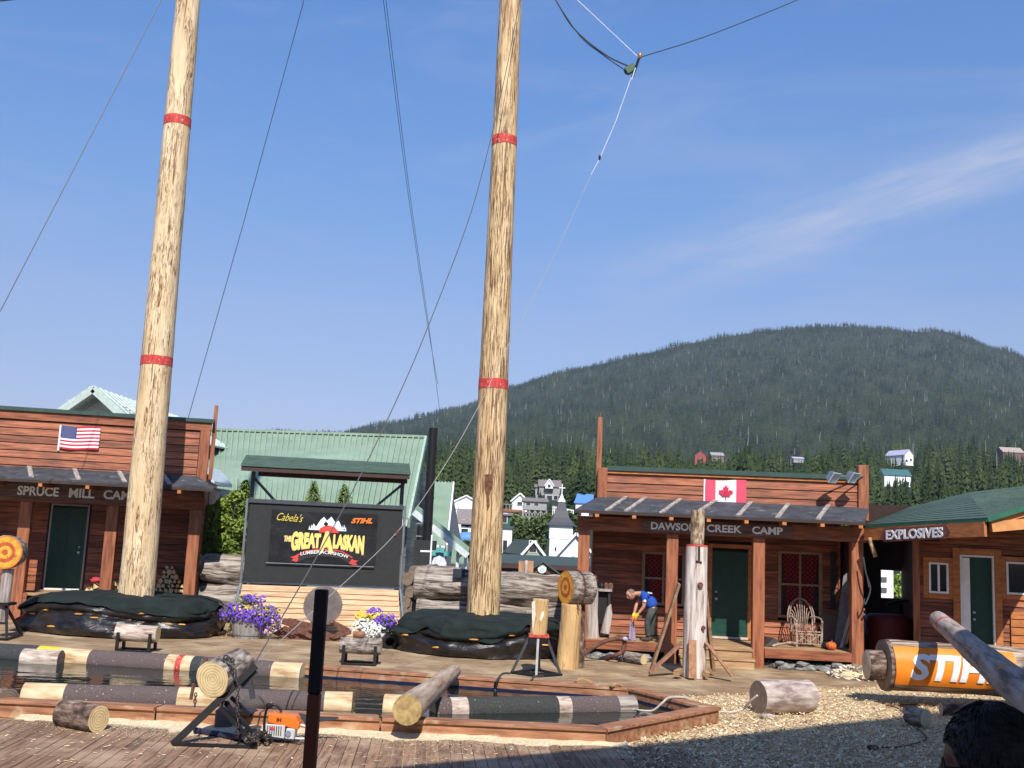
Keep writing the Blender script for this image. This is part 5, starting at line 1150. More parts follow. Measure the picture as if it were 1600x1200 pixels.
# sign
a = DF.X(1003, 828, -.2); b_ = DF.X(1240, 828, -.2); z0 = (DF.Z(1010, 835, -.2)+DF.Z(1230, 835, -.2))/2; z1 = z0+.27
ts = thing('camp_sign', 'weathered board sign lettered DAWSON CREEK CAMP under the right canopy', 'sign', tuple(DF.W((a+b_)/2, -.2, z0)), DF.a)
mb = MB(M); mb.prism([(a+.05, -.16, z0), (b_-.05, -.16, z0), (b_, -.16, z0+.12), (b_-.03, -.16, z1), (a+.03, -.16, z1), (a-.02, -.16, z0+.14)], (0, .045, 0)); mb.build('board', sb, ts)
for s, p0_, p1_ in (('DAWSON', 1017, 1088), ('CREEK', 1104, 1159), ('CAMP', 1175, 1223)):
    xa, xb = DF.X(p0_, 828, -.16), DF.X(p1_, 828, -.16); text('lettering', s, wallfn(M, xa, -.163, z0+.05), LETTER, ts, xb-xa, .175, .012, .03)
# Canada flag
x0, x1 = DF.X(1102, 768, py_-.03), DF.X(1166, 768, py_-.03); z0, z1 = DF.Z(1134, 786, py_-.03), DF.Z(1134, 750, py_-.03); W = x1-x0; Hh = z1-z0
f = thing('flag', 'small Canadian maple leaf flag pinned to the right false front', 'flag', tuple(DF.W(x0+W/2, py_-.03, z0)), DF.a)
mb = MB(M)
for i in range(24):
    mb.cur = 1 if 6 <= i < 18 else 0
    for j in range(6): mb.add([flag_cloth(q/24, r_/6, x0, z0, W, Hh, py_-.03) for q, r_ in ((i, j), (i+1, j), (i+1, j+1), (i, j+1))], [(0, 1, 2, 3)])
CR_ = flat('faded_flag_red', (.62, .07, .12), .8, var=.06); mb.build('cloth', [CR_, FW], f, smooth=True)
half = [(0, 1), (.11, .78), (.20, .84), (.155, .50), (.30, .64), (.33, .55), (.50, .58), (.45, .42), (.52, .36), (.26, .14), (.29, .05), (.03, .10), (.025, -.18)]
pts = half+[(-a, b) for a, b in half[::-1]][:-1]; mb = MB(M); pts3 = []
for a_, b_2 in pts: q = flag_cloth(.5, .5, x0, z0, W, Hh, py_-.03); pts3.append((x0+W/2+a_*Hh*.62, q[1]-.022, z0+Hh*.26+b_2*Hh*.55-.012))
mb.prism(pts3, (0, .005, 0)); mb.build('maple_leaf', flat('leaf_red', (.5, .03, .07), .8), f)
mb = MB(M); mb.box((x0-.04, py_-.035, z0-.03), (x0-.003, py_-.02, z1)); mb.build('header', FW, f)
# flood lights
for px, px2, lab, g in ((1299, 1340, 'left', .30), (1329, 1350, 'right', .18)):
    c = DF.W(DF.X(px, 743, .45), .45, DF.Z(px, 743, .45)); tl = thing('flood_light', 'grey flood light on an arm, %s one of the pair over the right camp front' % lab, 'flood light', tuple(c), 0, 'flood lights over the right camp front')
    rot = Matrix.Translation(c) @ Matrix.Rotation(R(42), 4, 'Z') @ Matrix.Rotation(R(35), 4, 'X')
    s = 1 if lab == 'left' else .9
    mb = MB(rot); mb.add([(-.15*s, -.10, -.13), (.15*s, -.10, -.13), (.15*s, -.10, .13), (-.15*s, -.10, .13), (-.10, .06, -.08), (.10, .06, -.08), (.10, .06, .08), (-.10, .06, .08)], [(0,1,2,3),(7,6,5,4),(0,4,5,1),(1,5,6,2),(2,6,7,3),(3,7,4,0)]); mb.build('housing', GALV, tl)
    mb = MB(rot); mb.box((-.13*s, -.115, -.11), (.13*s, -.104, .11)); mb.build('lens', flat('pale_lens', (.55, .58, .60), .3), tl); mb = MB(rot); mb.box((-.16*s, -.125, -.14), (.16*s, -.1, -.112)); mb.box((-.16*s, -.125, .112), (.16*s, -.1, .14)); mb.box((-.16*s, -.125, -.11), (-.132*s, -.1, .11)); mb.box((.132*s, -.125, -.11), (.16*s, -.1, .11)); mb.build('rim', flat('light_rim', (.62, .66, .68), .4, .5), tl)
    q = DF.W(DF.X(px2, 745, py_), py_-.06, DF.Z(px2, 745, py_)); mb = MB(); mb.tube([q, c+Vector((0, .1, -.0)), c+Vector((0, .04, 0))], .016, 6); mb.build('arm', GALV, tl)
# ============================================================ small shingled building on the far right
W_ = lambda px, py, Y: at(px, py, Y)
Aa = W_(1353, 822, 23.4); Bb = W_(1543, 812, 19.6); Cc = W_(1512, 771, 25.5); Dd = W_(1420, 795, 26.0)
t = thing('explosives_store', 'small cedar building with green shingle roof at the far right', 'building', (Bb.x, 22, 0))
# wall plane
XF = Fr(1437, 900, 23.4, R(-16)); M = XF.M
xr = 6.5; ww0, ww1 = XF.X(1451, 900, 0), XF.X(1482, 900, 0); wz0, wz1 = XF.Z(1467, 927, 0), XF.Z(1467, 879, 0)
e0, e1x = XF.X(1504, 940, 0), XF.X(1551, 940, 0); ez = XF.Z(1528, 871, 0); v0 = XF.X(1572, 900, 0); v1 = v0+.95; vz0, vz1 = XF.Z(1585, 929, 0), XF.Z(1585, 878, 0)
zf2 = .35; zwt = 3.35
mb = MB(M); siding(mb, 0, xr, 0, zwt, 0, .19, .035, [(ww0, ww1, wz0, wz1), (e0, e1x, 0, ez), (v0, v1, vz0, vz1)]); mb.build('wall', STAIN, t)
mb = MB(M); mb.box((0, .2, 0), (xr, .28, zwt)); mb.box((-.0, .29, 0), (.06, 4.5, zwt)); mb.build('backing', MATS['dark_backing'], t)
mb = MB(M); mb.box((-.14, -.05, 0), (-.003, .1, zwt+.1)); mb.build('corner_post', STAINV, t)
def frame(mb, a, b, z0, z1, w_, y0, y1, sill=True):
    mb.box((a-w_, y0, z0-w_ if sill else z0), (a-.002, y1, z1+w_)); mb.box((b+.002, y0, z0-w_ if sill else z0), (b+w_, y1, z1+w_)); mb.box((a, y0-.003, z1+.002), (b, y1, z1+w_))
    if sill: mb.box((a, y0-.003, z0-w_), (b, y1, z0-.002))
for (a, b, z0, z1) in ((ww0, ww1, wz0, wz1), (v0, v1, vz0, vz1)):
    mb = MB(M); frame(mb, a, b, z0, z1, .11, -.03, .03); mb.build('window_surround', STAINO, t)
    mb = MB(M); frame(mb, a+.045, b-.045, z0+.045, z1-.045, .043, -.045, .02); c = (a+b)/2; mb.box((c-.022, -.04, z0+.05), (c+.022, .02, z1-.05)); wn_ = mb.build('window', WHITEP, t)
    mb = MB(M); mb.box((a+.04, .025, z0+.04), (b-.04, .035, z1-.04)); mb.build('pane', GLASS, wn_)
mb = MB(M); frame(mb, e0-.05, e1x+.05, 0, ez+.05, .14, -.045, .03, False); mb.build('door_surround', STAINO, t)
mb = MB(M); frame(mb, e0, e1x, zf2, ez, .045, -.03, .10, False); mb.box((e0+.003, .0, zf2), (e0+.16, .12, ez-.02)); mb.build('door_frame', WHITEP, t)
mb = MB(M); mb.box((e0+.16, .07, zf2), (e1x, .11, ez-.01)); dr = mb.build('door', DOORG, t); mb = MB(M)
for z in (1.0, 1.15): mb.lathe((e0+.24, .05, zf2+z), [(.03, 0), (.03, .04)], 10, (0, -1, 0))
mb.build('handle', GALV, dr)
mb = MB(M); mb.box((e0-.1, -.9, 0), (e1x+.5, -.05, zf2-.02)); mb.build('porch_floor', TREAD, t)
# boards low at the right, sunlight on them put into a brighter stain
mb = MB(M)
for k in range(7): mb.box((e1x+.35, -.06, .4+k*.17), (xr, -.01, .55+k*.17))
mb.build('lower_boards', STAINO, t)
# roof: shingle courses between eave A-B and upper edge D-C, then gable to the right
mb = MB(); N = 13; up = Vector((0, 0, .02)); Cx = W_(1640, 755, 25.5); Bx = Bb
for k in range(N):
    f0 = k/N; f1_ = min(1, (k+1)/N+.02)
    a0 = Aa.lerp(Dd, f0); b0 = Bb.lerp(Cc, f0); a1 = Aa.lerp(Dd, f1_); b1 = Bb.lerp(Cc, f1_)
    mb.prism([a0+up, b0+up, b1, a1], (0, 0, .025))
# front right slope, seen edge on above the gable truss
for k in range(N):
    f0 = k/N; f1_ = min(1, (k+1)/N+.02); P0_ = Bb; Q0 = Cc; P1_ = W_(1680, 768, 19.6); Q1 = W_(1680, 752, 25.5)
    mb.prism([P0_.lerp(Q0, f0)+up, P1_.lerp(Q1, f0)+up, P1_.lerp(Q1, f1_), P0_.lerp(Q0, f1_)], (0, 0, .025))
rf = mb.build('roof', ROOFG, t)
mb = MB(); n_ = Vector((0, 0, -.06)); mb.beam(Aa+n_*.2, Bb+n_*.2, .05, .05); mb.beam(Bb, W_(1680, 768, 19.6)-Vector((0, .03, .02)), .05, .09); mb.build('drip_edge', flat('green_edge', (.02, .12, .07)), rf)
mb = MB(); mb.beam(Aa+Vector((0, .05, -.18)), Bb+Vector((-.02, .05, -.18)), .06, .28); mb.build('fascia', STAINO, t)
mb = MB(); g0 = W_(1548, 823, 19.7); g1 = W_(1680, 812, 19.7); g2 = W_(1680, 778, 19.7); mb.beam(g0, g1, .12, .20); mb.beam(g0+Vector((0, .02, .10)), g2, .10, .16); mb.build('gable_truss', flat('bright_orange_wood', (.58, .26, .09)), t)
mb = MB(M); mb.prism([(.1, -.35, 3.37), (.1, 2.2, 3.72), (.1, 4.6, 3.37), (.1, 4.6, 3.32), (.1, 2.2, 3.66), (.1, -.35, 3.32)], (xr+.2, 0, 0)); mb.build('rear_roof', ROOFG, t)
# soffit: keeps the porch dark
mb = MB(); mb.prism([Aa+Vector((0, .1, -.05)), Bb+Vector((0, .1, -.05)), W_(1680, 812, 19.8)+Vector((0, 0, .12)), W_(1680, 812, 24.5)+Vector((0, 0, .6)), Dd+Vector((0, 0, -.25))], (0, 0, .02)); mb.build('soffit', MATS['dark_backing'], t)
mb = MB(); mb.box((Bb.x+2.9, 19.6, 0), (Bb.x+3.15, 19.85, Bb.z)); mb.build('post', STAINV, t)
# sign
A2 = Aa.lerp(Bb, .17)+Vector((0, -.06, 0)); B2 = Aa.lerp(Bb, .70)+Vector((0, -.06, 0))
dirx = (B2-A2).normalized(); upz = Vector((0, 0, 1)); nrm = dirx.cross(upz).normalized()
ts = thing('explosives_sign', 'board sign lettered EXPLOSIVES under the green shingle eave', 'sign', tuple((A2+B2)/2+Vector((0, 0, -.4))))
mb = MB(); mb.prism([A2+upz*-.08, B2+upz*-.06, B2+dirx*.1+upz*-.2, B2+upz*-.33, A2+upz*-.37, A2-dirx*.08+upz*-.22], nrm*.03); mb.build('board', flat('reddish_board', (.16, .055, .035), var=.3), ts)
LL = (B2-A2).length
text('lettering', 'EXPLOSIVES', lambda u, v, w_: A2+dirx*(.10+u)+upz*(-.325+v+.02*u/LL)+nrm*(.034+w_), LETTER, ts, LL-.2, .21, .012, .03)
# dark passage between the two buildings
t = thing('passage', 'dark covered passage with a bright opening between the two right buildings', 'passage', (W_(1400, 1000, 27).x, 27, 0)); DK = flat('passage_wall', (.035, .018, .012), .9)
o0 = W_(1377, 934, 28); o1 = W_(1430, 893, 28); L0 = W_(1340, 960, 28).x; R0_ = W_(1470, 960, 28).x
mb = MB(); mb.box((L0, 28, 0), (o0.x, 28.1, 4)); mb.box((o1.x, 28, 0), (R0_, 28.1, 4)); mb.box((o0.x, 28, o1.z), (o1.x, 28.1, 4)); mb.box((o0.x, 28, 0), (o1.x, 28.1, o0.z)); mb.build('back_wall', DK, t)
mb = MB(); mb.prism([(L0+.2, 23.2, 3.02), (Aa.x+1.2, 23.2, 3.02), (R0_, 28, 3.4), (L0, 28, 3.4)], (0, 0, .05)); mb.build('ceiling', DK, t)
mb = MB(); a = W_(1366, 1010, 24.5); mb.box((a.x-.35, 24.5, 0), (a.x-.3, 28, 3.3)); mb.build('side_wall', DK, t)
mb = MB(); a = W_(1403, 975, 24.6); mb.lathe((a.x, 25.2, .0), [(.55, 0), (.55, 1.15), (.45, 1.25)], 20); tag(mb.build('red_drum', flat('dark_red_drum', (.16, .02, .012)), smooth=True), 'dark red drum standing in the shade of the passage', 'drum')
a = W_(1408, 945, 26); t = thing('parked_bike', 'black handlebars and seat silhouetted below the bright opening', 'bike', (a.x, 26, 0)); mb = MB()
mb.tube(smoothpts([(a.x-.35, 26, a.z-.02), (a.x-.15, 26, a.z+.06), (a.x+.15, 26, a.z+.10), (a.x+.4, 26, a.z+.02)]), .035, 6); mb.tube([(a.x, 26, a.z+.05), (a.x, 26, .4)], .05, 6); mb.build('handlebar', BLACKM, t); mb = MB(); mb.lathe((a.x, 26.05, .35), [(.35, -.04), (.35, .04)], 18, (1, 0, 0)); mb.build('wheel', BLACKM, t)
a = W_(1396, 928, 45); tl = thing('clinic_wall', 'white boarded wall with dark marks seen through the passage', 'building', (a.x-.7, 45, -.4)); mb = MB(); mb.box((a.x-1.2, 45, -.4), (a.x-.0, 50, 2.2)); mb.build('wall', WHITEC, tl); mb = MB()
for k in range(4): mb.box((a.x-.55, 44.95, .1+k*.45), (a.x-.3, 44.99, .3+k*.45))
mb.build('marks', flat('dark_marks', (.1, .09, .1)), tl)
p = W_(1395, 935, 38); t = thing('parked_car', 'white car partly visible at the bottom of the passage opening', 'car', (p.x, 38, -.4)); mb = MB(); mb.prism([(p.x-.2, 38, -.1), (p.x+2.5, 38, -.1), (p.x+2.5, 38, .45), (p.x+1.7, 38, .55), (p.x+1.3, 38, .95), (p.x+.4, 38, .95), (p.x, 38, .55), (p.x-.2, 38, .5)], (0, 1.6, 0)); mb.build('body', WHITEP, t, bevel=.05)
mb = MB(); mb.prism([(p.x+.45, 37.98, .58), (p.x+1.6, 37.98, .58), (p.x+1.25, 37.98, .88), (p.x+.48, 37.98, .88)], (0, .015, 0)); mb.build('window', GLASS, t)
for x in (.3, 1.9): mb = MB(); mb.lathe((p.x+x, 38, -.1), [(.3, -.05), (.3, .15)], 14, (0, 1, 0)); mb.build('wheel', BLACKM, t)

# ============================================================ climbing poles
def spar(px0, py0, px1, Y, w0, w1, mt, label, bands, seed, steps=70):
    b = at(px0, py0, Y); k = .0; top = at(px1, 0, Y)
    d = (top-b); H_ = 26.5; P = [b+d*((0-b.z)/d.z), b+d*((H_-b.z)/d.z)]
    r0 = w0/2*Y/FPX; r1 = w1/2*Y/FPX; zt_ = top.z
    r = lambda z: r0+(r1-r0)*(z-b.z)/(zt_-b.z)
    t = thing('climbing_pole', label, 'pole', tuple(P[0])); seg = 40; vs = []; fs = []
    for i in range(steps*3+1):
        f = i/(steps*3); c = P[0].lerp(P[1], f); z = c.z
        for q in range(seg):
            a = 2*math.pi*q/seg; rr = r(z)*(1+.022*noise.noise(Vector((math.cos(a)*2+seed, math.sin(a)*2, z*.7)))+.022*noise.noise(Vector((math.cos(a)*5, math.sin(a)*5+seed, z*2.2))))
            vs.append((c.x+rr*math.cos(a), c.y+rr*math.sin(a), z))
    n = steps*3+1; fs = [(i*seg+q, i*seg+(q+1) % seg, (i+1)*seg+(q+1) % seg, (i+1)*seg+q) for i in range(n-1) for q in range(seg)]+[tuple(range(seg))[::-1], tuple((n-1)*seg+q for q in range(seg))]
    mb = MB(); mb.add(vs, fs); mb.build('trunk', mt, t, smooth=True)
    for (pyt, pyb) in bands:
        za = at(px0+(px1-px0)*(py0-pyb)/py0, pyb, Y-r0).z; zb_ = at(px0+(px1-px0)*(py0-pyt)/py0, pyt, Y-r0).z; vs = []
        for z in (za, (za+zb_)/2, zb_):
            f = (z-P[0].z)/(P[1].z-P[0].z); c = P[0].lerp(P[1], f)
            for q in range(seg):
                a = 2*math.pi*q/seg; rr = r(z)*1.012+.006; vs.append((c.x+rr*math.cos(a), c.y+rr*math.sin(a), z+.01*noise.noise(Vector((a*2, seed, z)))))
        mb = MB(); mb.add(vs, [(i*seg+q, i*seg+(q+1) % seg, (i+1)*seg+(q+1) % seg, (i+1)*seg+q) for i in range(2) for q in range(seg)]); bb = mb.build('painted_band', REDP, t, smooth=True)
    return t
spar(213, 930, 294, 25.5, 53, 38.5, POLE1, 'tall pale peeled climbing pole on the left with two red bands', [(175, 189), (554, 568)], 1.0)
sp2 = spar(754.5, 965, 798, 24.8, 51, 36.5, POLE2, 'tall darker streaked climbing pole in the middle with two red bands', [(206, 220), (590, 605)], 5.0)
a = at(766, 771, 24.2); mb = MB()
pts = [(758, 741), (769, 741), (770, 758), (764, 775), (765, 790), (761, 800), (760, 778), (757, 760)]
mb.prism([at(x_-0, y_, 24.8-.385) for x_, y_ in pts], (0, .03, 0)); mb.build('bare_scar', flat('dark_brown_scar', (.13, .05, .025), .8, var=.4, ns=10), sp2)

sp1 = [o for o in sc.objects if o.name == 'climbing_pole'][0]
for (px_, py_c, h_, w2) in ((270, 361, 22, 3), (257, 460, 26, 3.5), (301, 116, 8, 3), (236, 655, 16, 3), (224, 812, 20, 3)):
    rad = (53/2-(53-38.5)/2*(930-py_c)/930)*25.5/FPX; cxp = 213+(294-213)*(930-py_c)/930; cc_ = at(cxp, py_c, 25.5); off = (at(px_, py_c, 25.5).x-cc_.x); off = max(-rad*.85, min(rad*.85, off)); yy = 25.5-math.sqrt(rad*rad-off*off)-.004
    mb = MB(); hh_ = h_*25.5/FPX; ww_ = w2*25.5/FPX; mb.prism([(cc_.x+off+ww_*math.cos(a_)*(1+.4*noise.noise(Vector((a_*2, py_c, 0)))), yy, cc_.z+hh_*math.sin(a_)*(1+.3*noise.noise(Vector((a_*3, py_c, 4))))+ww_*math.cos(a_)*.2) for a_ in [k*math.pi/8 for k in range(16)]], (0, .03, 0)); mb.build('scar', mat('pole_scar', [(.35, (.12, .06, .03)), (.6, (.46, .30, .16))], scale=(8, 8, 1.5), nscale=4, rough=.9), sp1)
# ============================================================ landing mats wrapped in plastic round the pole feet
def mat_ring(name, label, cx, cy, rx, ry, h, seed, tarp_cut, label2):
    t = thing(name, label, 'landing mat', (cx, cy, 0)); n = 120
    def lump(a, v): return 1+.05*noise.noise(Vector((math.cos(a)*2+seed, math.sin(a)*2, v*1.5)))+.03*noise.noise(Vector((math.cos(a)*6+seed, math.sin(a)*6, v*4)))
    prof = [(.93, 0), (.985, .06), (1.0, .2), (.985, .45), (.97, .62), (.93, .80), (.86, .93), (.70, 1.0), (.45, 1.02), (.0, 1.04)]
    def surf(u, v, lift=0):
        a = u*2*math.pi; q = v*(len(prof)-1); i = min(int(q), len(prof)-2); f = q-i; r = prof[i][0]*(1-f)+prof[i+1][0]*f; z = prof[i][1]*(1-f)+prof[i+1][1]*f
        q_ = Vector((a*2.4, z*3.0+a*.8, seed)); fold = .040*noise.noise(q_*1.0)+.016*(.4-abs(noise.noise(Vector((a*9+z*4, z*1.2, seed)))))+.012*(.4-abs(noise.noise(Vector((a*3-z*5, z*7, seed+3)))))+.05*math.exp(-((z-.55-.12*math.sin(a*3+seed))/.05)**2)*(-.5)
        k = (r*lump(a, z)+fold*2+lift)
        sag = 1-.10*abs(noise.noise(Vector((math.cos(a)*1.6, math.sin(a)*1.6, seed))))
        return Vector((cx+rx*k*math.cos(a), cy+ry*k*math.sin(a), max(0.0, h*z*sag+lift*.8+.03*noise.noise(Vector((a*4, r*4, seed)))*(z > .6))))
    mb = MB(); mb.sheet(lambda u, v: surf(u, v), n, 36); mb.build('plastic_wrap', BTARP, t, smooth=True)
    # green cloth thrown over the top
    def cl(u, v):
        a = u*2*math.pi; edge = tarp_cut(a)-.10+.20*noise.noise(Vector((math.cos(a)*1.8, math.sin(a)*1.8, seed)))+.06*noise.noise(Vector((a*5, seed, 1))); vv = 1-(1-edge)*v; p = surf(u, vv, .022+.02*abs(noise.noise(Vector((a*7, vv*9, seed)))))
        p.z += (.16*max(0, .28-abs(noise.noise(Vector((math.cos(a)*(1-vv)*4, math.sin(a)*(1-vv)*4, seed)))))+.05*noise.noise(Vector((math.cos(a)*(1-vv)*9, math.sin(a)*(1-vv)*9, seed))))*h*(.3+.7*min(1, vv*1.5-.3 if vv > .5 else .45))
        return p
    mb = MB(); mb.sheet(cl, n, 26); mb.build('green_cloth', GTARP, t, smooth=True)
    TW = flat('yellow_tie', (.55, .26, .05), .7)
    for k in range(9):
        a = -math.pi/2+(-.9+.22*k)+.05*math.sin(k*3); p = surf((a/(2*math.pi)) % 1, .36+.12*math.sin(k*2.3), .012); d = Vector((-math.sin(a), math.cos(a)*.9, .02*math.sin(k)))
        mb = MB(); mb.blob(p, .05, 1.0+abs(d.x)*1.2, .5, .38, .3, k, 8, 5); mb.build('tie', TW, t, smooth=True) if k % 2 == 0 or seed < 3 else None
    return t
g = gp(197, 1000, 0); cy1 = g.y+1.75; cx1 = (at(42, 975, cy1).x+at(352, 975, cy1).x)/2
mat_ring('landing_mat', 'low round black plastic mat with green cloth round the left pole', cx1, cy1, (at(352, 975, cy1).x-at(42, 975, cy1).x)/2*.985, 1.8, .86, 1, lambda a: .60+.10*math.sin(a*3+1), '')
g = gp(745, 1031, 0); cy2 = g.y+1.65; cx2 = (at(615, 1000, cy2).x+at(884, 1000, cy2).x)/2
mat_ring('landing_mat', 'low round black plastic mat with green cloth round the middle pole', cx2, cy2, (at(884, 1000, cy2).x-at(615, 1000, cy2).x)/2*.985, 1.7, .84, 4, lambda a: .50+.14*math.cos(a+.3)**2+.04*math.sin(a*5) if math.cos(a) > -2 else .5, '')

# ============================================================ stacked old logs behind
def biglog(p0, p1, r0, r1, label, seed, grp='giant weathered logs stacked behind the mats', side=None): return tag(log('old_log', p0, p1, r0, r1, side or GREYC, END_GREY, wob=.16, seed=seed, seg=48, rings=60), label, 'log', grp)
z = lambda px, py, Y: at(px, py, Y)
Y = 28.0; a = at(652, 940, Y); b = at(905, 950, Y); am = at(757, 900, Y)
biglog((a.x, Y, .46), (b.x, Y, .46), .48, .47, 'lower giant grey log behind the middle mat', 1)
biglog((a.x-.1, Y+.12, 1.34), (at(752, 900, Y).x, Y+.12, 1.32), .45, .43, 'upper giant cracked log left of the middle pole', 2)
biglog((at(762, 900, Y).x, Y+.1, 1.30), (b.x, Y+.1, 1.26), .44, .44, 'upper giant cracked log right of the middle pole', 3)
Y = 29; a = at(317, 900, Y); b = at(392, 900, Y)
biglog((a.x, Y, .5), (b.x+1.5, Y, .5), .52, .5, 'lower giant grey log beside the left camp corner', 4, 'giant logs by the left camp corner')
biglog((a.x, Y+.1, 1.42), (b.x+1.5, Y+.1, 1.42), .44, .42, 'upper giant grey log beside the left camp corner', 5, 'giant logs by the left camp corner')
for i, (px, py, r_) in enumerate(((637, 905, 10), (641, 925, 9), (632, 941, 10), (645, 950, 9), (637, 963, 10), (646, 892, 8))):
    Y = 28.3; c = at(px, py, Y); r = r_*Y/FPX; tag(log('round_log', c, c+Vector((.45, 2.2, 0)), r, r, BARK, END_DARK, wob=.1, seed=i+20), ['top round log end', 'second round log end', 'dark middle round log end', 'right round log end', 'lowest round log end', 'small uppermost log end'][i]+' of the pile between the board and the giant logs', 'log', 'log ends piled right of the board')
p = at(668, 893, 27.2); mb = MB(); mb.prism([at(652, 897, 28), at(667, 883, 28), at(677, 892, 28), at(672, 900, 28)], (0, 1.5, 0)); tag(mb.build('split_slab', GREYW), 'pointed split wood slab lying on the giant log below the octagonal sign', 'wood slab')
a = at(709, 893, 28); b = at(727, 890, 28); mb = MB(); mb.box((a.x, 27.6, a.z-.14), (b.x, 28.4, a.z+.08)); tag(mb.build('dark_cover', flat('blue_black_cover', (.02, .025, .04))), 'dark folded cover on the giant log left of the middle pole', 'cover')

# ============================================================ logs floating in the pool
PSW = mat('pale_split_wood', [(.25, (.16, .10, .07)), (.45, (.40, .31, .25)), (.75, (.60, .52, .45))], scale=(5, 5, 1.2), nscale=2.2, detail=8, distort=.7, rough=.85, bump=.5)
def plog(px0, py0, px1, py1, Y0, Y1, r, bands, label, seed, side=CARPET, cat='log', grp='logs floating in the pool', zc=.10, end=END_PALE, nx=None):
    a = at(px0, py0, Y0); b = at(px1, py1, Y1); A_ = Vector((a.x, Y0, zc)); B_ = Vector((b.x, Y1, zc)); pb = []
    if nx:
        X = lambda px: (at(px, (py0+py1)/2, Y0+(Y1-Y0)*(px-px0)/(px1-px0)).x-A_.x)/(B_.x-A_.x)
        pb = [(max(0, X(p0)), min(1, X(p1)), m_) for p0, p1, m_ in nx]
    return tag(log('pool_log', A_, B_, r, r, side, end, bands=pb, wob=.025, seed=seed, seg=40, rings=20), label, cat, grp)
Yf0 = gp(150, 1038, .045).y+.17; Yf1 = gp(434, 1057, .045).y+.17; sl_ = (Yf1-Yf0)/284; Yf0 -= sl_*240; Yf1 += sl_*41
Yn0 = gp(60, 1068, .285).y; Yn1 = gp(520, 1080, .285).y; Yr0 = gp(720, 1092, .255).y; Yr1 = gp(960, 1086, .255).y
plog(-90, 1012, 475, 1046, Yf0, Yf1, .205, None, 'long far floating log with purple carpet, cream sections and a red band', 31, nx=[(-60, 62, CARPETB), (62, 96, YELP), (96, 145, CREAM), (265, 281, CREAM), (281, 290, REDP), (290, 305, CREAM), (305, 320, CARPETB), (430, 475, CREAM)], zc=.085)
plog(38, 1080, 551, 1095, Yn0, Yn1, .20, None, 'long near floating log with purple carpet and cream ends', 32, nx=[(38, 104, CREAM), (280, 345, CREAM), (508, 551, CREAM)], zc=.09)
plog(676, 1104, 990, 1097, Yr0, Yr1, .19, None, 'right floating log with dark green carpet in the middle and bare wood gaps', 33, nx=[(702, 728, PSW), (728, 868, mat('green_black_carpet', [(0.3, (0.026, 0.028, 0.027)), (0.7, (0.060, 0.062, 0.057))], nscale=60, rough=0.95, bump=0.5, dust=((0.5, 0.42, 0.33), 26, 0.70, 0.03))), (868, 888, PSW), (962, 990, GREYW)], zc=.07)
plog(37, 1027, 96, 1028, gp(60, 1037, .045).y+.12, gp(60, 1037, .045).y+.12, .19, None, 'short whitish cut log floating against the far log', 34, side=mat('pale_split_wood', [(.25, (.16, .10, .07)), (.45, (.42, .33, .27)), (.75, (.66, .58, .52))], scale=(5, 5, 1.2), nscale=2.2, detail=8, distort=.7, rough=.85, bump=.5), end=END_DARK, zc=.10)
plog(600, 1100, 645, 1096, Yr0, Yr0, .2, None, 'pale log stub floating left of the crossing pole', 36, side=CREAM, zc=.08)
plog(-60, 1078, 14, 1078, 15.0, 14.6, .215, None, 'dark log with a wide cut face at the left edge of the pool', 35, side=BARK, end=END_DARK, zc=.14)
a = gp(637, 1107, .43); b = gp(709, 1052, .36); tag(log('crossing_log', a+Vector((0, -.12, 0)), b+Vector((0, .35, 0)), .20, .115, mat('smooth_grey_log', [(0.25, (0.17, 0.11, 0.08)), (0.5, (0.37, 0.27, 0.20)), (0.8, (0.50, 0.40, 0.31))], scale=(6, 6, .7), nscale=1.6, rough=.75, bump=.4, dust=((0.45, 0.26, 0.10), 1.6, .55, .12)), mat('cut_face_orange', [(.3, (.26, .17, .07)), (.7, (.48, .34, .14))], nscale=9, rough=.9), wob=.05, seed=40, seg=16), 'bare grey log laid across the pool from front coping to back coping', 'log')
# ============================================================ log rounds on the ground
def groundlog(pxa, pxb, pyb, Y, r, yaw, side, end, label, seed, dy=0, end2=None):
    a = at(pxa, pyb, Y); b = at(pxb, pyb, Y+dy); return tag(log('log_round', (a.x, Y, r), (b.x, Y+dy, r), r, r, side, end, wob=.05, seed=seed, seg=32, rings=14), label, 'log')
groundlog(98, 155, 1120, 13.95, .175, 0, BARK, END_PALE, 'short dark barked log with a pale cut face in front of the pool', 51, dy=-.30)
groundlog(1265, 1185, 1090, 17.9, .27, 0, mat('grey_smooth_round', [(0.3, (0.22, 0.16, 0.14)), (0.5, (0.40, 0.32, 0.29)), (0.75, (0.55, 0.48, 0.44))], scale=(5, 5, 1.5), nscale=2, detail=8, rough=.85, bump=.6, bdist=.03), END_DARK, 'thick grey log round lying on the wood chips right of the pool', 52, dy=-.35)
cable('rope', smoothpts([gp(1181, 1085, .32)+Vector((0, -.1, 0)), gp(1172, 1096, .2), gp(1160, 1108, .03), gp(1145, 1113, .02), gp(1127, 1112, .02)]), .022, ROPE, 'pale rope hanging from the grey log round onto the chips', 'rope', n=1)
cable('rope', smoothpts([gp(990, 1108, .12), gp(1000, 1110, .06), gp(1020, 1110, .07), gp(1035, 1098, .2), gp(1045, 1090, .26), gp(1062, 1089, .26), gp(1075, 1090, .26)]), .016, ROPE, 'pale rope tying the right floating log over the pool coping', 'rope', n=1)
tag(MB().blob(gp(1199, 1119, .03), .09, 1.6, .8, .5, .3, 4).build('driftwood_piece', GREYW, smooth=True), 'small grey driftwood piece beside the grey log round', 'driftwood')
groundlog(1420, 1447, 1105, 17.2, .14, 0, BARKG, END_GREY, 'small round log under the orange bannered log', 53, dy=-.3)
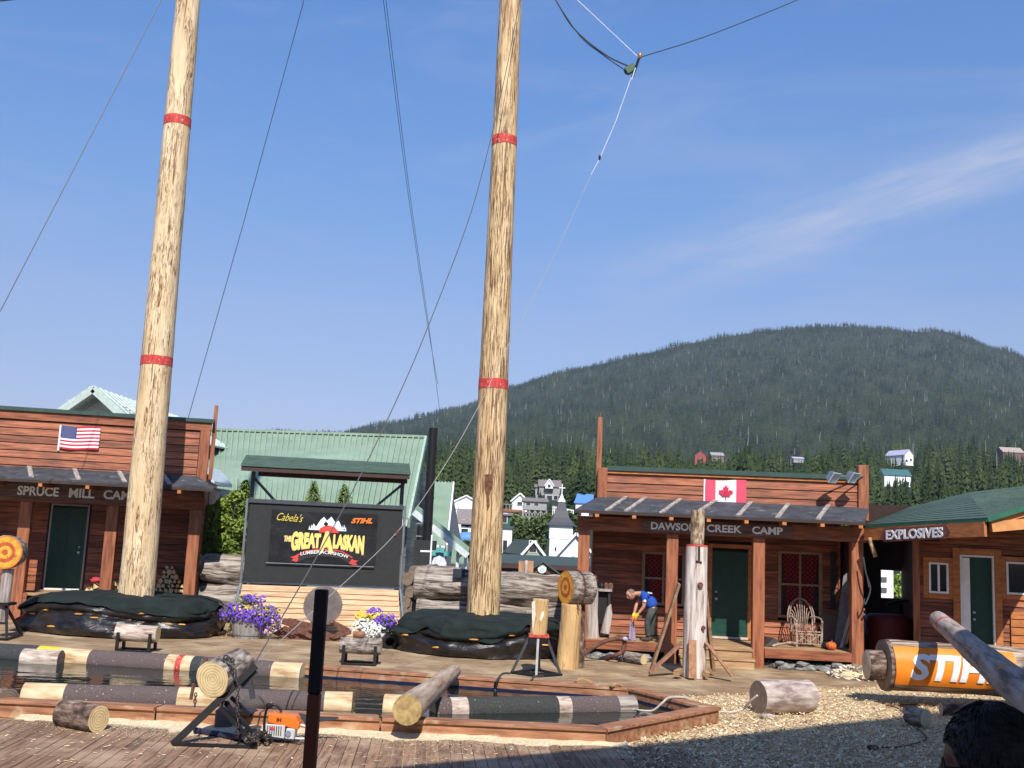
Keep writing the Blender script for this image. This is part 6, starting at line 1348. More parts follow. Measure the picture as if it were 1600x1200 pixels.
groundlog(1548, 1590, 1095, 18.0, .14, 0, BARKG, END_GREY, 'small log lying under the right part of the orange bannered log', 54, dy=-.2)
groundlog(1470, 1540, 1097, 18.3, .10, 0, BARK, END_GREY, 'thin dark bolster log beneath the orange bannered log', 55)
cable('rope', smoothpts([gp(1385, 1102, .02), gp(1405, 1108, .03), gp(1430, 1135, .02), gp(1447, 1152, .02), gp(1436, 1160, .02), gp(1400, 1168, .02), gp(1368, 1167, .02)]), .014, flat('brown_rope', (.10, .05, .035)), 'thin brown cord curling over the shaded chips', 'rope', n=1)
cable('rope', [gp(1385, 1102, .03), gp(1450, 1100, .03)], .012, MATS['brown_rope'], 'straight thin red brown rod lying on the chips by the orange log', 'rod', n=1)
mb = MB(); mb.blob(gp(1363, 1168, .04), .06, 1.4, .8, .6, .3, 8); tag(mb.build('bark_piece', BARK, smooth=True), 'dark piece of bark at the end of the brown cord in the shade', 'bark')

# ============================================================ big log with the orange banner
Y = 19.3; a = at(1384, 1046, Y); b = at(1625, 1050, Y-.15); r = .455; zc_ = .24+r
t = thing('bannered_log', 'huge debarked log wrapped with an orange banner with white letters', 'log', (a.x, Y, 0)); A_ = Vector((a.x, Y, zc_)); B_ = Vector((b.x+.6, Y-.1, zc_-.02))
log('trunk', A_, B_, r, r*.97, mat('brown_grey_log', [(0.25, (0.05, 0.03, 0.02)), (0.45, (0.26, 0.17, 0.11)), (0.6, (0.42, 0.33, 0.26)), (0.8, (0.55, 0.47, 0.40))], scale=(5, 5, .6), nscale=1.8, detail=9, distort=.6, rough=.9, bump=.9, bdist=.07), END_DARK, t, wob=.07, seed=61, seg=40, rings=30)
log('spindle', A_+Vector((-.35, .01, -.02)), A_+Vector((.05, 0, -.02)), .27, .27, BARK, END_GREY, t, wob=.05, seed=62); log('hub_ring', A_+Vector((-.06, 0, 0)), A_+Vector((.02, 0, 0)), .465, .465, BARK, END_DARK, t, seed=63, seg=32, rings=2)
ORB = mat('orange_vinyl', [(.3, (.80, .20, .015)), (.7, (.88, .26, .02))], nscale=2, rough=.45, bump=.15); ax = (B_-A_).normalized(); Lb0 = at(1399, 1040, Y-.45).x-A_.x; Lb1 = at(1590, 1040, Y-.55).x-A_.x
def wrap(x, ang, lift): c = A_+ax*x; rr = r*1.045+.02+lift; return c+Vector((0, -math.cos(ang)*rr, math.sin(ang)*rr))
mb = MB(); mb.sheet(lambda u, v: wrap(Lb0+(Lb1-Lb0)*u, R(-36)+R(84)*v, .008*noise.noise(Vector((u*6, v*4, 0)))), 60, 24); bn_ = mb.build('orange_banner', ORB, t, smooth=True)
tx0 = at(1421, 1040, Y-.5).x-A_.x; tx1 = tx0+(Lb1-tx0)*.93; text('lettering', 'STIHL', lambda u, v, w_: wrap(tx0+u+.10*v, R(-22)+R(54)*v, .012+w_), flat('banner_white_ink', (.82, .82, .82), .5, var=.03), bn_, tx1-tx0-.1, 1, .004, .04, cuts=12)
# leaning pole
a = at(1466, 968, 18.9); b = at(1592, 1076, 13.0); d = (b-a).normalized(); e = b+d*3.2
t = thing('leaning_pole', 'long grey peeled pole with a red band resting slanted over the bannered log', 'pole', tuple(e*Vector((1, 1, 0)) if False else (e.x, e.y, 0)))
log('shaft', a, e, .155, .25, mat('grey_pole', [(0.25, (0.12, 0.085, 0.07)), (0.5, (0.33, 0.26, 0.22)), (0.8, (0.46, 0.39, 0.34))], scale=(6, 6, .7), nscale=1.7, rough=.8, bump=.5, dust=((.42, .24, .10), 1.5, .57, .1)), END_GREY, t, wob=.05, seed=71, seg=32, rings=24, bands=[(.085, .10, REDP)])
log('pole_rest', (e.x-.8, e.y+.3, e.z-.42), (e.x+.9, e.y+.3, e.z-.42), .2, .2, BARKG, END_GREY, seed=72); tag(bpy.data.objects['pole_rest'], 'thick log carrying the near end of the leaning pole', 'log')
mb = MB();
for s in (-.5, .6): mb.beam((e.x+s, e.y+.3, 0), (e.x+s, e.y+.3, max(.1, e.z-.6)), .25, .25)
tag(mb.build('pole_rest_posts', STAINV), 'pair of posts under the log that carries the leaning pole', 'posts')

# ============================================================ throwing targets
TYEL = mat('target_yellow', [(.3, (.52, .24, .02)), (.7, (.68, .40, .05))], nscale=7, rough=.7, bump=.3, dust=((.30, .12, .03), 9, .60, .06)); TRED = mat('target_red', [(.3, (.36, .06, .02)), (.7, (.50, .10, .03))], nscale=7, rough=.7, bump=.3)
def target(c, axis, r, depth, label, seed, seg=32):
    c = Vector(c); axis = Vector(axis).normalized(); t = thing('throwing_target', label, 'target', tuple(c-Vector((0, 0, r))))
    log('wood_round', c, c-axis*depth, r, r*.97, BARKG, END_GREY, t, wob=.05, seed=seed, seg=32, rings=8)
    for i, (a, b, m_) in enumerate(((.92, 1.0, ORP), (.62, .92, TYEL), (.40, .62, TRED), (.18, .40, TYEL), (.0, .18, TRED))):
        mb = MB(); q = Vector((0, 0, 1)).rotation_difference(axis); n = 32; vs = []
        for rr in (a, b):
            for k in range(n): an = 2*math.pi*k/n; vs.append(c+axis*(.008+.001*i)+q @ Vector((rr*r*.985*math.cos(an), rr*r*.985*math.sin(an), 0)))
        mb.add(vs, [(k, (k+1) % n, n+(k+1) % n, n+k) for k in range(n)]); mb.build('painted_ring', m_, t)
    return t
def chain(mb, pts, lr=.028, tr=.008):
    P = smoothpts(pts, 8); d = 0; out_ = [P[0]]; 
    for i in range(1, len(P)):
        if (P[i]-out_[-1]).length > lr*1.45: out_.append(P[i])
    for i in range(len(out_)-1):
        c = (out_[i]+out_[i+1])/2; dr_ = (out_[i+1]-out_[i]).normalized(); sd_ = dr_.cross(Vector((0, 1, .1))).normalized()
        if i % 2: sd_ = dr_.cross(sd_).normalized()
        mb.tube([c+dr_*(lr*math.cos(k*math.pi/4))+sd_*(lr*.6*math.sin(k*math.pi/4)) for k in range(9)], tr, 5, cap=False)
Yt = 22.2; c = at(884, 918, Yt); r = 25.5*Yt/FPX
ax_ = Vector((-.90, -.44, 0)).normalized(); target(c, ax_, r, .58, 'round painted target facing left on the yellow stump post', 81)
mb = MB(); q = Vector((0, 0, 1)).rotation_difference(-ax_)
chain(mb, [c-ax_*.27+q @ Vector(((r+.02)*math.cos(an), (r+.02)*math.sin(an), 0)) for an in [i*2*math.pi/14 for i in range(15)]]); mb2 = mb
chain(mb, [c-ax_*.30+Vector((.1, -r*.9, .1)), c-ax_*.3+Vector((0.0, -r, -.2)), c-ax_*.3+Vector((.02, -r*.8, -.5))]); tag(mb.build('chain', RUST), 'rusty chain wrapped round the target on the stump post', 'chain')
g0 = gp(895, 1044, 0); P_ = Vector((c.x+.10, Yt+.05, 0)); tag(log('stump_post', P_, Vector((P_.x+.04, Yt+.05, c.z-r*.96)), .235, .21, PEEL, END_PALE, wob=.14, seed=82, seg=32, rings=26), 'yellowish peeled stump post carrying the painted target', 'post')
tag(log('stump_post', (P_.x+.27, Yt+.25, 0), (P_.x+.25, Yt+.25, c.z-r*.4), .11, .09, BARK, END_DARK, wob=.12, seed=83), 'thin dark post close behind the yellowish stump post', 'post')
# left target on its stand
Yt = 23.0; c = at(8, 863, Yt); r = 25.5*Yt/FPX; target(c, Vector((.12, -1, .02)), r, .4, 'large round yellow and orange target at the left edge', 84)
t = thing('target_stand', 'grey post with a black angle iron easel under the left edge target', 'stand', (c.x, Yt+.3, 0)); log('post', (c.x+.0, Yt+.2, 0.3), (c.x+.02, Yt+.2, c.z-r), .12, .12, GREYW, END_GREY, t, seed=85)
mb = MB(); zb_ = at(8, 945, Yt).z
for dx, dy in ((-.4, -.35), (.42, -.35), (.3, .6), (-.4, .6)): mb.beam((c.x+dx*.2, Yt+.15, zb_), (c.x+dx, Yt+dy, 0.03), .05, .05)
mb.beam((c.x-.4, Yt-.35, .04), (c.x+.42, Yt-.35, .04), .05, .05); mb.beam((c.x+.42, Yt-.35, .04), (c.x+.3, Yt+.6, .04), .05, .05); mb.beam((c.x+.28, Yt-.1, .35), (c.x-.2, Yt-.1, .35), .04, .04); mb.box((c.x-.2, Yt-.0, zb_-.02), (c.x+.2, Yt+.4, zb_+.04)); mb.build('frame', BLACKM, t)

# ============================================================ chopping blocks
def chopstand(px, pyb, Y, L, r, zb_, label1, label2, side, seed):
    c = at(px, pyb, Y); zl = zb_+r; lg = tag(log('chopping_log', (c.x-L/2, Y, zl), (c.x+L/2, Y, zl), r, r*.98, side, END_PALE, wob=.09, seed=seed, seg=28, rings=16), label2, 'log')
    t = thing('chopping_stand', label1, 'stand', (c.x, Y, 0)); mb = MB()
    for s in (-1, 1):
        x = c.x+s*(L/2-.10)
        for q in (-1, 1): mb.beam((x, Y+q*.20, .02), (x, Y+q*r*1.02, zl+.02), .06, .05)
        mb.beam((x, Y-.20, .02), (x, Y+.20, .02), .06, .04); mb.beam((x, Y-r, zl-r*.55-.06), (x, Y+r, zl-r*.55-.06), .06, .05)
    mb.beam((c.x-L/2+.1, Y-.20, .03), (c.x+L/2-.1, Y-.20, .03), .04, .04); mb.beam((c.x-L/2+.1, Y+.2, .03), (c.x+L/2-.1, Y+.2, .03), .04, .04); mb.build('frame', BLACKM, t); return lg
chopstand(212, 1018, 21.9, .86, .175, .20, 'black metal stand for chopping in front of the left mat', 'short pale log with a notch held in the left chopping stand', MATS['pale_split_wood'], 91)
chopstand(562, 1038, 21.4, .84, .16, .22, 'black metal stand for chopping in front of the flower planter', 'short grey brown log held in the middle chopping stand', BARKG, 92)
a = at(561, 995, 21.4); tag(log('wood_plug', (a.x-.12, 21.4, .60), (a.x+.1, 21.4, .60), .065, .065, mat('rusty_bark', [(.3, (.20, .08, .04)), (.7, (.34, .16, .09))], nscale=6), END_GREY, seed=93), 'small rusty coloured block resting on the middle chopping log', 'block')
# upright block in red topped tripod
Y = 21.1; c = at(842, 985, Y); zt_ = at(842, 990, Y).z; zz = at(842, 936, Y).z
tag(log('upright_block', (c.x-.01, Y, zt_-.04), (c.x+.015, Y, zz), .165, .16, PEEL, END_PALE, wob=.08, seed=94, rings=16), 'upright half peeled wood block in the red topped tripod stand', 'log')
mb = MB(); q0 = at(836, 945, Y-.17); q1 = at(838, 985, Y-.17); mb.prism([at(831, 941, Y-.165), at(836, 938, Y-.17), at(837, 960, Y-.18), at(832, 990, Y-.165)], (0, .01, 0)); mb.prism([at(846, 957, Y-.175), at(850, 955, Y-.17), at(850, 962, Y-.17), at(845, 972, Y-.178), at(843, 968, Y-.178)], (0, .01, 0))
tag(mb.build('pale_hewn_face', flat('fresh_hewn', (.66, .58, .46))), 'fresh pale hewn patches on the upright block', 'hewn face')
t = thing('tripod_stand', 'steel tripod stand with a red collar holding an upright block', 'stand', (c.x, Y, 0)); mb = MB(); mb.box((c.x-.20, Y-.20, zt_-.06), (c.x+.20, Y-.165, zt_-.01)); mb.box((c.x-.20, Y+.165, zt_-.06), (c.x+.20, Y+.2, zt_-.01)); mb.box((c.x-.20, Y-.164, zt_-.06), (c.x-.17, Y+.164, zt_-.01)); mb.box((c.x+.17, Y-.164, zt_-.06), (c.x+.2, Y+.164, zt_-.01)); mb.build('collar', REDP, t)
for px, dy in ((799, -.1), (876, -.1), (838, -.45), (842, .5)):
    f = at(px, 1054, Y+dy); mb = MB(); mb.beam((c.x+(f.x-c.x)*.35, Y+dy*.3, zt_-.06), (f.x, Y+dy, .03), .045, .045); mb.build('leg', flat('dull_steel', (.28, .28, .29), .6) if px == 838 else DGM, t)
mb = MB(); f0_ = at(799, 1052, Y); f1_ = at(877, 1055, Y); mb.beam((f0_.x, Y-.1, .04), (f1_.x, Y-.1, .04), .05, .04); mb.beam((f0_.x, Y-.1, .04), (c.x, Y-.45, .04), .05, .04); mb.beam((f1_.x, Y-.1, .04), (c.x, Y-.45, .04), .05, .04); mb.beam((f0_.x, Y-.1, .04), (c.x, Y+.5, .04), .05, .04); mb.beam((f1_.x, Y-.1, .04), (c.x, Y+.5, .04), .05, .04); mb.build('base_frame', BLACKM, t)
for (a, b_, c_, d_, e_), mt_, lb in ((((797, 1052), (785, 1053), (776, 1063), (773, 1072), (774, 1080)), DGM, 'grey hose dipping from the tripod into the pool'), (((848, 1056), (836, 1057), (830, 1063), (828, 1072), (827, 1080)), DGM, 'second grey hose end dipping into the pool right of the first'), (((926, 1067), (910, 1061), (900, 1065), (895, 1072), (893, 1082)), ROPET, 'left tan rope loop over the back coping of the pool'), (((972, 1072), (962, 1069), (954, 1073), (949, 1080), (946, 1088)), ROPET, 'right tan rope loop over the back coping of the pool')):
    cable('hose' if mt_ is DGM else 'rope', smoothpts([gp(a[0], a[1], .24), gp(b_[0], b_[1], .29), gp(c_[0], c_[1], .24), gp(d_[0], d_[1], .12), gp(e_[0], e_[1], .04)]), .02, mt_, lb, 'hose' if mt_ is DGM else 'rope', n=1)

# ============================================================ white climbing post with braces
Y = 21.65; pb = at(1084, 1060, Y); pt = at(1086, 851, Y); pk = at(1087, 797, Y)
t = thing('climbing_post', 'tall whitened post with a red band and darker stub before the porch', 'post', (pb.x, Y, 0)); zb1 = pt.z
mb = MB(); sg_ = 28; vs = []; fs = []
log('shaft', (pb.x, Y, 0.02), (pb.x+.02, Y, zb1), .245, .225, WHITEWOOD, END_GREY, t, wob=.05, seed=101, rings=24, bands=[(.985, 1.0, REDP)])
log('upper_stub', (pb.x+.02, Y, zb1+.002), (pb.x+.03, Y, pk.z), .145, .14, mat('mottled_bark', [(0.3, (0.06, 0.035, 0.02)), (0.5, (0.26, 0.18, 0.11)), (0.7, (0.50, 0.40, 0.27))], scale=(7, 7, 2.5), nscale=2, detail=8, rough=.9, bump=.6, bdist=.02), END_PALE, t, wob=.08, seed=102)
mb = MB(); x = pb.x+.02; mb.box((x-.018, Y-.245, at(1086, 876, Y).z), (x+.018, Y-.2, at(1086, 853, Y).z)); mb.tube([(x-.06, Y-.24, at(1086, 876, Y).z), (x+.06, Y-.24, at(1086, 878, Y).z)], .018, 6); mb.build('bolt_slot', BLACKM, t)
BR = mat('brace_wood', [(.3, (.20, .11, .06)), (.7, (.36, .22, .13))], scale=(3, 3, 3), nscale=3, rough=.8, island=.15); BR2 = mat('brace_wood_brown', [(.3, (.26, .12, .07)), (.7, (.38, .20, .12))], scale=(3, 3, 3), nscale=3, rough=.8, island=.1)
def brace(px0, py0, px1, py1, dy0, dy1, w_, th, mt): mb = MB(); mb.beam(at(px0, py0, Y+dy0), at(px1, py1, Y+dy1), w_, th, (0, 1, 0)); mb.build('brace', mt, t)
brace(1061, 912, 1017, 1048, .0, .3, .05, .2, BR); brace(1066, 1004, 1016, 1050, -.25, -.05, .05, .19, BR2); brace(1101, 918, 1114, 1046, .1, .5, .06, .24, BR); brace(1102, 1003, 1144, 1056, -.2, -.35, .05, .19, BR2); brace(1082, 1000, 1082, 1060, -.28, -.42, .16, .05, BR2)
mb = MB(); mb.beam(at(1064, 1048, Y-.2), at(1056, 1052, Y-.4), .1, .1); mb.beam(at(1100, 1050, Y-.2), at(1106, 1055, Y-.3), .1, .1); mb.build('foot_block', TREAD, t)
mb = MB(); mb.lathe(at(1094, 914, Y-.22), [(.04, 0), (.06, .02), (.05, .08)], 10, (0, -1, 0)); mb.lathe(at(1098, 981, Y-.22), [(.03, 0), (.05, .02), (.04, .05)], 10, (.4, -1, 0)); mb.build('knob', RUST, t)

# ============================================================ items left of the porch
Y = 24.6; fb_ = .45
a = at(913, 1000, Y); mb = MB(); pp = [(913, 1000), (936, 1000), (934, 960), (935, 925), (926, 915), (916, 920), (914, 960)]; mb.prism([at(x_, y_, Y) for x_, y_ in pp], (0, .12, 0)); tag(mb.build('wood_slab', GREYW, bevel=.02), 'wide pale grey driftwood slab standing right of the target', 'wood slab')
pp = [(938, 990), (952, 992), (957, 960), (955, 943), (948, 950)]; mb = MB(); mb.prism([at(x_, y_, Y+.1) for x_, y_ in pp], (0, .10, 0)); tag(mb.build('wood_slab', GREYW, bevel=.02), 'pointed pale slab leaning left of the bending man', 'wood slab')
pa = at(937, 920, Y+.35); t = thing('forge_bench', 'small dark workbench cluttered with tools at the porch corner', 'bench', (pa.x, Y+.35, fb_)); mb = MB(); x0_, x1__ = at(924, 920, Y).x, at(958, 920, Y).x
mb.box((x0_, Y+.2, pa.z-.05), (x1__, Y+.75, pa.z)); mb.build('top', GREYW, t); mb = MB()
for x in (x0_+.05, x1__-.09):
    for y in (Y+.25, Y+.65): mb.box((x, y, fb_), (x+.06, y+.06, pa.z-.053))
mb.build('leg', BLACKF, t); mb = MB(); mb.box((x0_+.04, Y+.35, .75), (x1__-.04, Y+.7, pa.z-.06)); mb.build('firebox', flat('sooty_black', (.012, .011, .011)), t)
c = at(930, 912, Y+.4); t = thing('lantern', 'rusty lantern standing on the dark workbench', 'lantern', (c.x, Y+.4, pa.z)); mb = MB(); mb.lathe((c.x, Y+.4, pa.z), [(.07, 0), (.07, .05), (.045, .06), (.055, .2), (.03, .24), (.05, .26), (.02, .31)], 12); mb.build('body', RUST, t); mb = MB(); mb.tube(smoothpts([(c.x-.07, Y+.4, pa.z+.2), (c.x, Y+.4, pa.z+.42), (c.x+.07, Y+.4, pa.z+.2)]), .008, 5); mb.build('handle', BLACKM, t)
for i, (px, s_) in enumerate(((940, .06), (947, .05), (954, .065))): c = at(px, 915, Y+.5); mb = MB(); mb.lathe((c.x, Y+.5, pa.z+.0), [(s_, 0), (s_*1.05, .1), (s_*.7, .13), (s_*.2, .15)], 12); tag(mb.build('pot', RUST if i else BLACKM, smooth=True), ['black pot in the middle of the dark workbench', 'small rusty pot right of the black pot', 'rusty pot at the right end of the workbench'][i], 'pot')
# plough handle
cable('plough_beam', smoothpts([gp(908, 1026, .12), at(925, 1013, 23.6), at(948, 1001, 23.6), at(968, 998, 23.6), at(976, 1003, 23.6), at(972, 1018, 23.6), at(962, 1024, 23.6), gp(948, 1029, .06)]), [.05]*43, RUST, 'curved rusty iron beam lying before the porch at the left', 'old iron', n=1, seg=8)
c = at(977, 998, 23.5); mb = MB(); mb.blob(c, .06, 1.2, .7, .7, .2, 2); tag(mb.build('rag', flat('lilac_rag', (.42, .34, .52)), smooth=True), 'pale lilac rag on the end of the curved iron beam', 'rag')
# rocks under the porch
rg = random.Random(21)
def rocks(px0, px1, n, lab, Y0=23.35):
    for i in range(n):
        px = px0+(px1-px0)*(i+.5)/n+rg.uniform(-2, 2); p = gp(px, 1040, 0); Yr = DF.W(DF.X(px, 1030, .1), .1, 0).y+rg.uniform(-.25, .12); x = at(px, 1030, Yr).x; s_ = rg.uniform(.10, .17)
        mb = MB(); mb.blob((x, Yr, s_*.45), s_, 1.3, .9, .6, .35, i+px, 8, 5); tag(mb.build('rock', STONE), lab, 'rock', lab)
rocks(922, 1012, 13, 'grey rocks along the foot of the porch left of the climbing post'); rocks(1196, 1322, 16, 'grey rocks along the foot of the porch under the willow chair')
for i in range(8):
    px = rg.uniform(1200, 1310); Yr = 23.75; x = at(px, 1040, Yr).x; s_ = rg.uniform(.08, .13); mb = MB(); mb.blob((x, Yr, .05+.1*(i % 2)), s_, 1.4, .8, .5, .3, i+77, 8, 5); tag(mb.build('rock', STONE), 'grey rocks along the foot of the porch under the willow chair', 'rock', 'grey rocks along the foot of the porch under the willow chair')
a = at(985, 1024, 23.7); tag(log('firewood', (a.x-.1, 23.8, .14), (a.x+.27, 23.4, .13), .12, .12, BARKG, END_PALE, seed=111), 'single pale split log lying in front of the porch rocks', 'log')
# chip pile near the right post
pts = []
for i in range(900):
    x = rg.gauss(0, 1); y = rg.gauss(0, 1); rr = math.hypot(x, y)
    if rr > 2.2: continue
    pts.append((at(1338, 1050, 22.9).x+x*.26, 23.0+y*.30, max(.02, .26-.12*rr+rg.uniform(-.02, .02))))
flakes('chip_pile', pts, 'heap of pale split chips beside the right porch post', .05, .10, 1.2, mat('fresh_chips', [(0.3, (0.50, 0.42, 0.32)), (0.7, (0.78, 0.72, 0.62))], nscale=3, island=.2, rough=.9, bump=0))
mb = MB(); c = Vector((at(1338, 1050, 22.9).x, 23.0, 0)); mb.blob(c, .46, 1.1, 1.1, .42, .2, 3, 16, 8); tag(mb.build('chip_heap_core', CH, smooth=True), 'core of the chip heap beside the right porch post', 'wood chips', kind='stuff')

# ============================================================ porch things, right half
fz = zf-.015
def dfp(px, py, yl): x, z_ = DF.hit(px, py, yl); return DF.W(x, yl, 0)
# willow chair
cc = dfp(1258, 1003, .95); t = thing('willow_chair', 'bent willow armchair with hooped fan back on the porch', 'chair', (cc.x, cc.y, fz), DF.a); M = WMX[t.name] @ Matrix.Rotation(R(8), 4, 'Z'); WIL = mat('willow_sticks', [(.3, (.18, .11, .08)), (.7, (.46, .36, .29))], nscale=9, rough=.8)
def tw(name, lst, r=.014, par=None): 
    mb = MB(M)
    for l in lst: mb.tube(l, r, 6)
    return mb.build(name, WIL, t, smooth=True)
for s in (-1, 1):
    tw('leg', [[(s*.30, -.28, 0), (s*.31, -.28, .62)]], .022); tw('leg', [[(s*.27, .22, 0), (s*.26, .24, .62)]], .020)
    tw('arm', [smoothpts([(s*.31, -.32, .58), (s*.33, -.1, .66), (s*.30, .15, .68), (s*.22, .26, .66)]), smoothpts([(s*.31, -.28, .30), (s*.34, 0, .50), (s*.27, .24, .30)])], .016)
tw('seat', [[(-.30+.0*k, -.30+.045*k, .36-.004*k), (.30, -.30+.045*k, .36-.004*k)] for k in range(12)], .014)
tw('hoop', [smoothpts([(s*.27*q, .24+.03, .36), (s*.33*q, .28, .62), (s*.27*q, .33, .90), (s*.12*q, .36, 1.05), (0, .37, 1.09)]) for s in (-1, 1) for q in (1, .84)], .015)
tw('back_sticks', [smoothpts([(x*.55, .24, .36), (x*.8, .29, .7), (x*1.05, .35, 1.07-abs(x)*1.3)]) for x in (-.26, -.2, -.14, -.08, -.02, .04, .1, .16, .22)], .011)
tw('apron', [[(-.30, -.28, .32), (0, -.28, .12), (.30, -.28, .32)], [(-.30, -.28, .10), (0, -.28, .32), (.3, -.28, .10)], [(-.31, -.28, .30), (.31, -.28, .30)], [(-.31, -.28, .08), (.31, -.28, .08)], [(-.33, -.30, .50), (-.33, -.30, .56)]]+[[(-.28+.062*k, -.275, .09), (-.28+.062*k, -.275, .3)] for k in range(10)], .012)
c = dfp(1299, 1010, .35); t = thing('pumpkin', 'small orange pumpkin at the porch edge beside the willow chair', 'pumpkin', (c.x, c.y, fz)); mb = MB(); vs = []
for i in range(9):
    for k in range(32): a = 2*math.pi*k/32; tt = math.pi*i/8; rr = .115*math.sin(tt)*(1+.07*math.cos(a*8)); vs.append((c.x+rr*math.cos(a), c.y+rr*math.sin(a), fz+.095-.095*math.cos(tt)))
mb.add(vs, [(i*32+k, (i)*32+(k+1) % 32, (i+1)*32+(k+1) % 32, (i+1)*32+k) for i in range(8) for k in range(32)]); mb.build('flesh', flat('pumpkin_orange', (.58, .13, .03), .45, var=.2), t, smooth=True); mb = MB(); mb.tube([(c.x, c.y, fz+.17), (c.x+.02, c.y, fz+.23)], [.02, .012], 7); mb.build('stalk', TRUNK, t)
c = dfp(1291, 1003, .6); mb = MB(); mb.lathe((c.x, c.y, fz), [(.08, 0), (.11, .06), (.09, .14), (.04, .17)], 14); tag(mb.build('kettle', BLACKM, smooth=True), 'black kettle between the chair and the pumpkin', 'kettle')
c = dfp(1203, 1004, .35); mb = MB(); mb.prism([(c.x-.12, c.y, fz), (c.x+.0, c.y-.02, fz+.02), (c.x+.22, c.y, fz+.13), (c.x+.10, c.y+.02, fz+.2), (c.x-.10, c.y, fz+.22)], (0, .12, 0)); tag(mb.build('dark_bag', flat('dark_leather', (.03, .02, .018))), 'dark leather bag lying at the left end of the right porch edge', 'bag')
cable('antler_branch', smoothpts([c+Vector((.05, -.05, .47)), c+Vector((.25, -.05, .52)), c+Vector((.45, -.05, .56)), c+Vector((.65, -.02, .54))]), .03, WIL, 'pale curved branch beside the dark bag on the porch edge', 'branch', n=1)
def board(pts, yl, th, mt, label, name='leaning_board'):
    mb = MB(); P = []
    for (px, py) in pts: x, z_ = DF.hit(px, py, yl); P.append(DF.W(x, yl, z_))
    mb.prism(P, DF.M.to_3x3() @ Vector((0, th, 0))); tag(mb.build(name, mt), label, 'board')
board([(1303, 1012), (1322, 1012), (1331, 905), (1326, 893), (1318, 900)], 1.3, .03, flat('blue_grey_board', (.17, .17, .18), var=.2), 'wide blue grey board leaning on the porch wall by the right post')
board([(1312, 1012), (1317, 1012), (1332, 956), (1328, 956)], .8, .03, WHITEWOOD, 'narrow pale board leaning beside the right porch post')
board([(1321, 1006), (1324, 1006), (1334, 966), (1331, 966)], .7, .03, TREAD, 'second thin pale board leaning beside the right porch post')
board([(1283, 1000), (1312, 1000), (1312, 960), (1283, 960)], 1.5, .03, flat('grey_brown_panel', (.10, .075, .065)), 'square grey brown panel standing behind the willow chair')
board([(1298, 950), (1305, 950), (1306, 862), (1298, 862)], 1.68, .03, flat('black_ski', (.02, .02, .025)), 'tall narrow black plank hung on the porch wall')
def pole(a, b, r, mt, label, cat='pole'): mb = MB(); mb.tube([a, b], r, 8); tag(mb.build('pole_tool' if cat == 'pole' else cat, mt, smooth=True), label, cat)
pole(at(1350, 960, 23.6), gp(1361, 1034, 0)+Vector((0, 0, .02)), .025, flat('blue_pole', (.02, .05, .22)), 'blue pole leaning right of the last porch post')
pole(at(1350, 952, 23.7), gp(1370, 1020, .0)+Vector((0, 0, .05)), .022, flat('tan_pole', (.22, .12, .05)), 'tan pole leaning right of the last porch post')
pole(at(1348, 870, 23.6), at(1358, 918, 23.6), .012, GALV, 'bent pale metal rod hooked beside the last porch post', 'rod')
pole(at(1358, 840, 23.2), at(1368, 870, 23.2), .05, TREAD, 'short splintered wood piece hanging under the shingle eave', 'wood piece')
p = Vector((dx_r, 0, 0)); cable('hose', smoothpts([at(1349, 870, 23.4), at(1353, 895, 23.4), at(1360, 920, 23.4), at(1352, 944, 23.4), at(1350, 935, 23.4)]), .018, DGM, 'grey hose looped on the side of the last porch post', 'hose', n=1)

# left porch things
M = LF.M
c = LF.W(LF.X(160, 915, .6), .6, zf)
zfL = (LF.Z(126, 922, 1.5)+LF.Z(70, 918, 1.5))/2
def lp(px, py, yl): return LF.W(LF.X(px, py, yl), yl, 0)
FW_ = mat('firewood_sides', [(.3, (.14, .085, .05)), (.7, (.38, .26, .16))], nscale=7, island=.3, rough=.9)
def splitlog(c, r, L, rot, label, grp, pale=False):
    c = Vector(c)+Vector((rg.uniform(-.02, .02), rg.uniform(-.12, .05), 0)); r *= rg.uniform(.75, 1.25)
    M_ = Matrix.Translation(c) @ Matrix.Rotation(rot, 4, 'Y') if False else Matrix.Translation(c) @ Matrix.Rotation(LF.a, 4, 'Z') @ Matrix.Rotation(rot, 4, 'Y'); mb = MB(M_)
    n = rg.choice([3, 4, 5]); pts = [(r*rg.uniform(.75, 1.1)*math.cos(6.28*k/n), 0, r*rg.uniform(.75, 1.1)*math.sin(6.28*k/n)) for k in range(n)]; mb.cur = 0; mb.prism(pts, (0, L, 0)); mb.mi[-(n+2)] = 1; mb.mi[-(n+1)] = 1
    o = mb.build('firewood', [FW_, END_PALE]); tag(o, label, 'firewood', grp)
g = 'split firewood stacked on the left porch beside the pole'; k = 0
for row in range(6):
    for i in range(7-row):
        px = 246+i*7.2+row*3.2; y = 915-row*8.4
        if px > 292: continue
        q = lp(px, y, .9); q.z = zfL+.08+row*.125; splitlog(q, .075, .4, rg.uniform(0, 3), 'split firewood in the stack right of the left pole foot', g)
for i, (px, dz) in enumerate(((138, .05), (146, .05), (155, .06), (163, .06), (171, .05), (178, .05), (150, .16), (160, .17), (184, .14), (180, .26))):
    q = lp(px, 915, .35); q.z = zfL+dz; splitlog(q, .085, .4, rg.uniform(0, 3), 'pale split firewood heaped left of the left pole foot', 'pale firewood heap on the left porch')
q = lp(150, 900, .35); mb = MB(); mb.blob(q+Vector((0, 0, zfL+.33)), .11, 1.3, .8, .7, .3, 5, 10, 6); tag(mb.build('red_cloth', flat('red_cloth', (.45, .04, .06), .9), smooth=True), 'crumpled red cloth on the pale firewood heap', 'cloth')
mb = MB(); mb.tube([q+Vector((.12, 0, zfL)), q+Vector((.2, .05, zfL+.75))], .014, 6); tag(mb.build('axe_handle', TREAD), 'thin axe handle standing up from the pale firewood heap', 'handle')
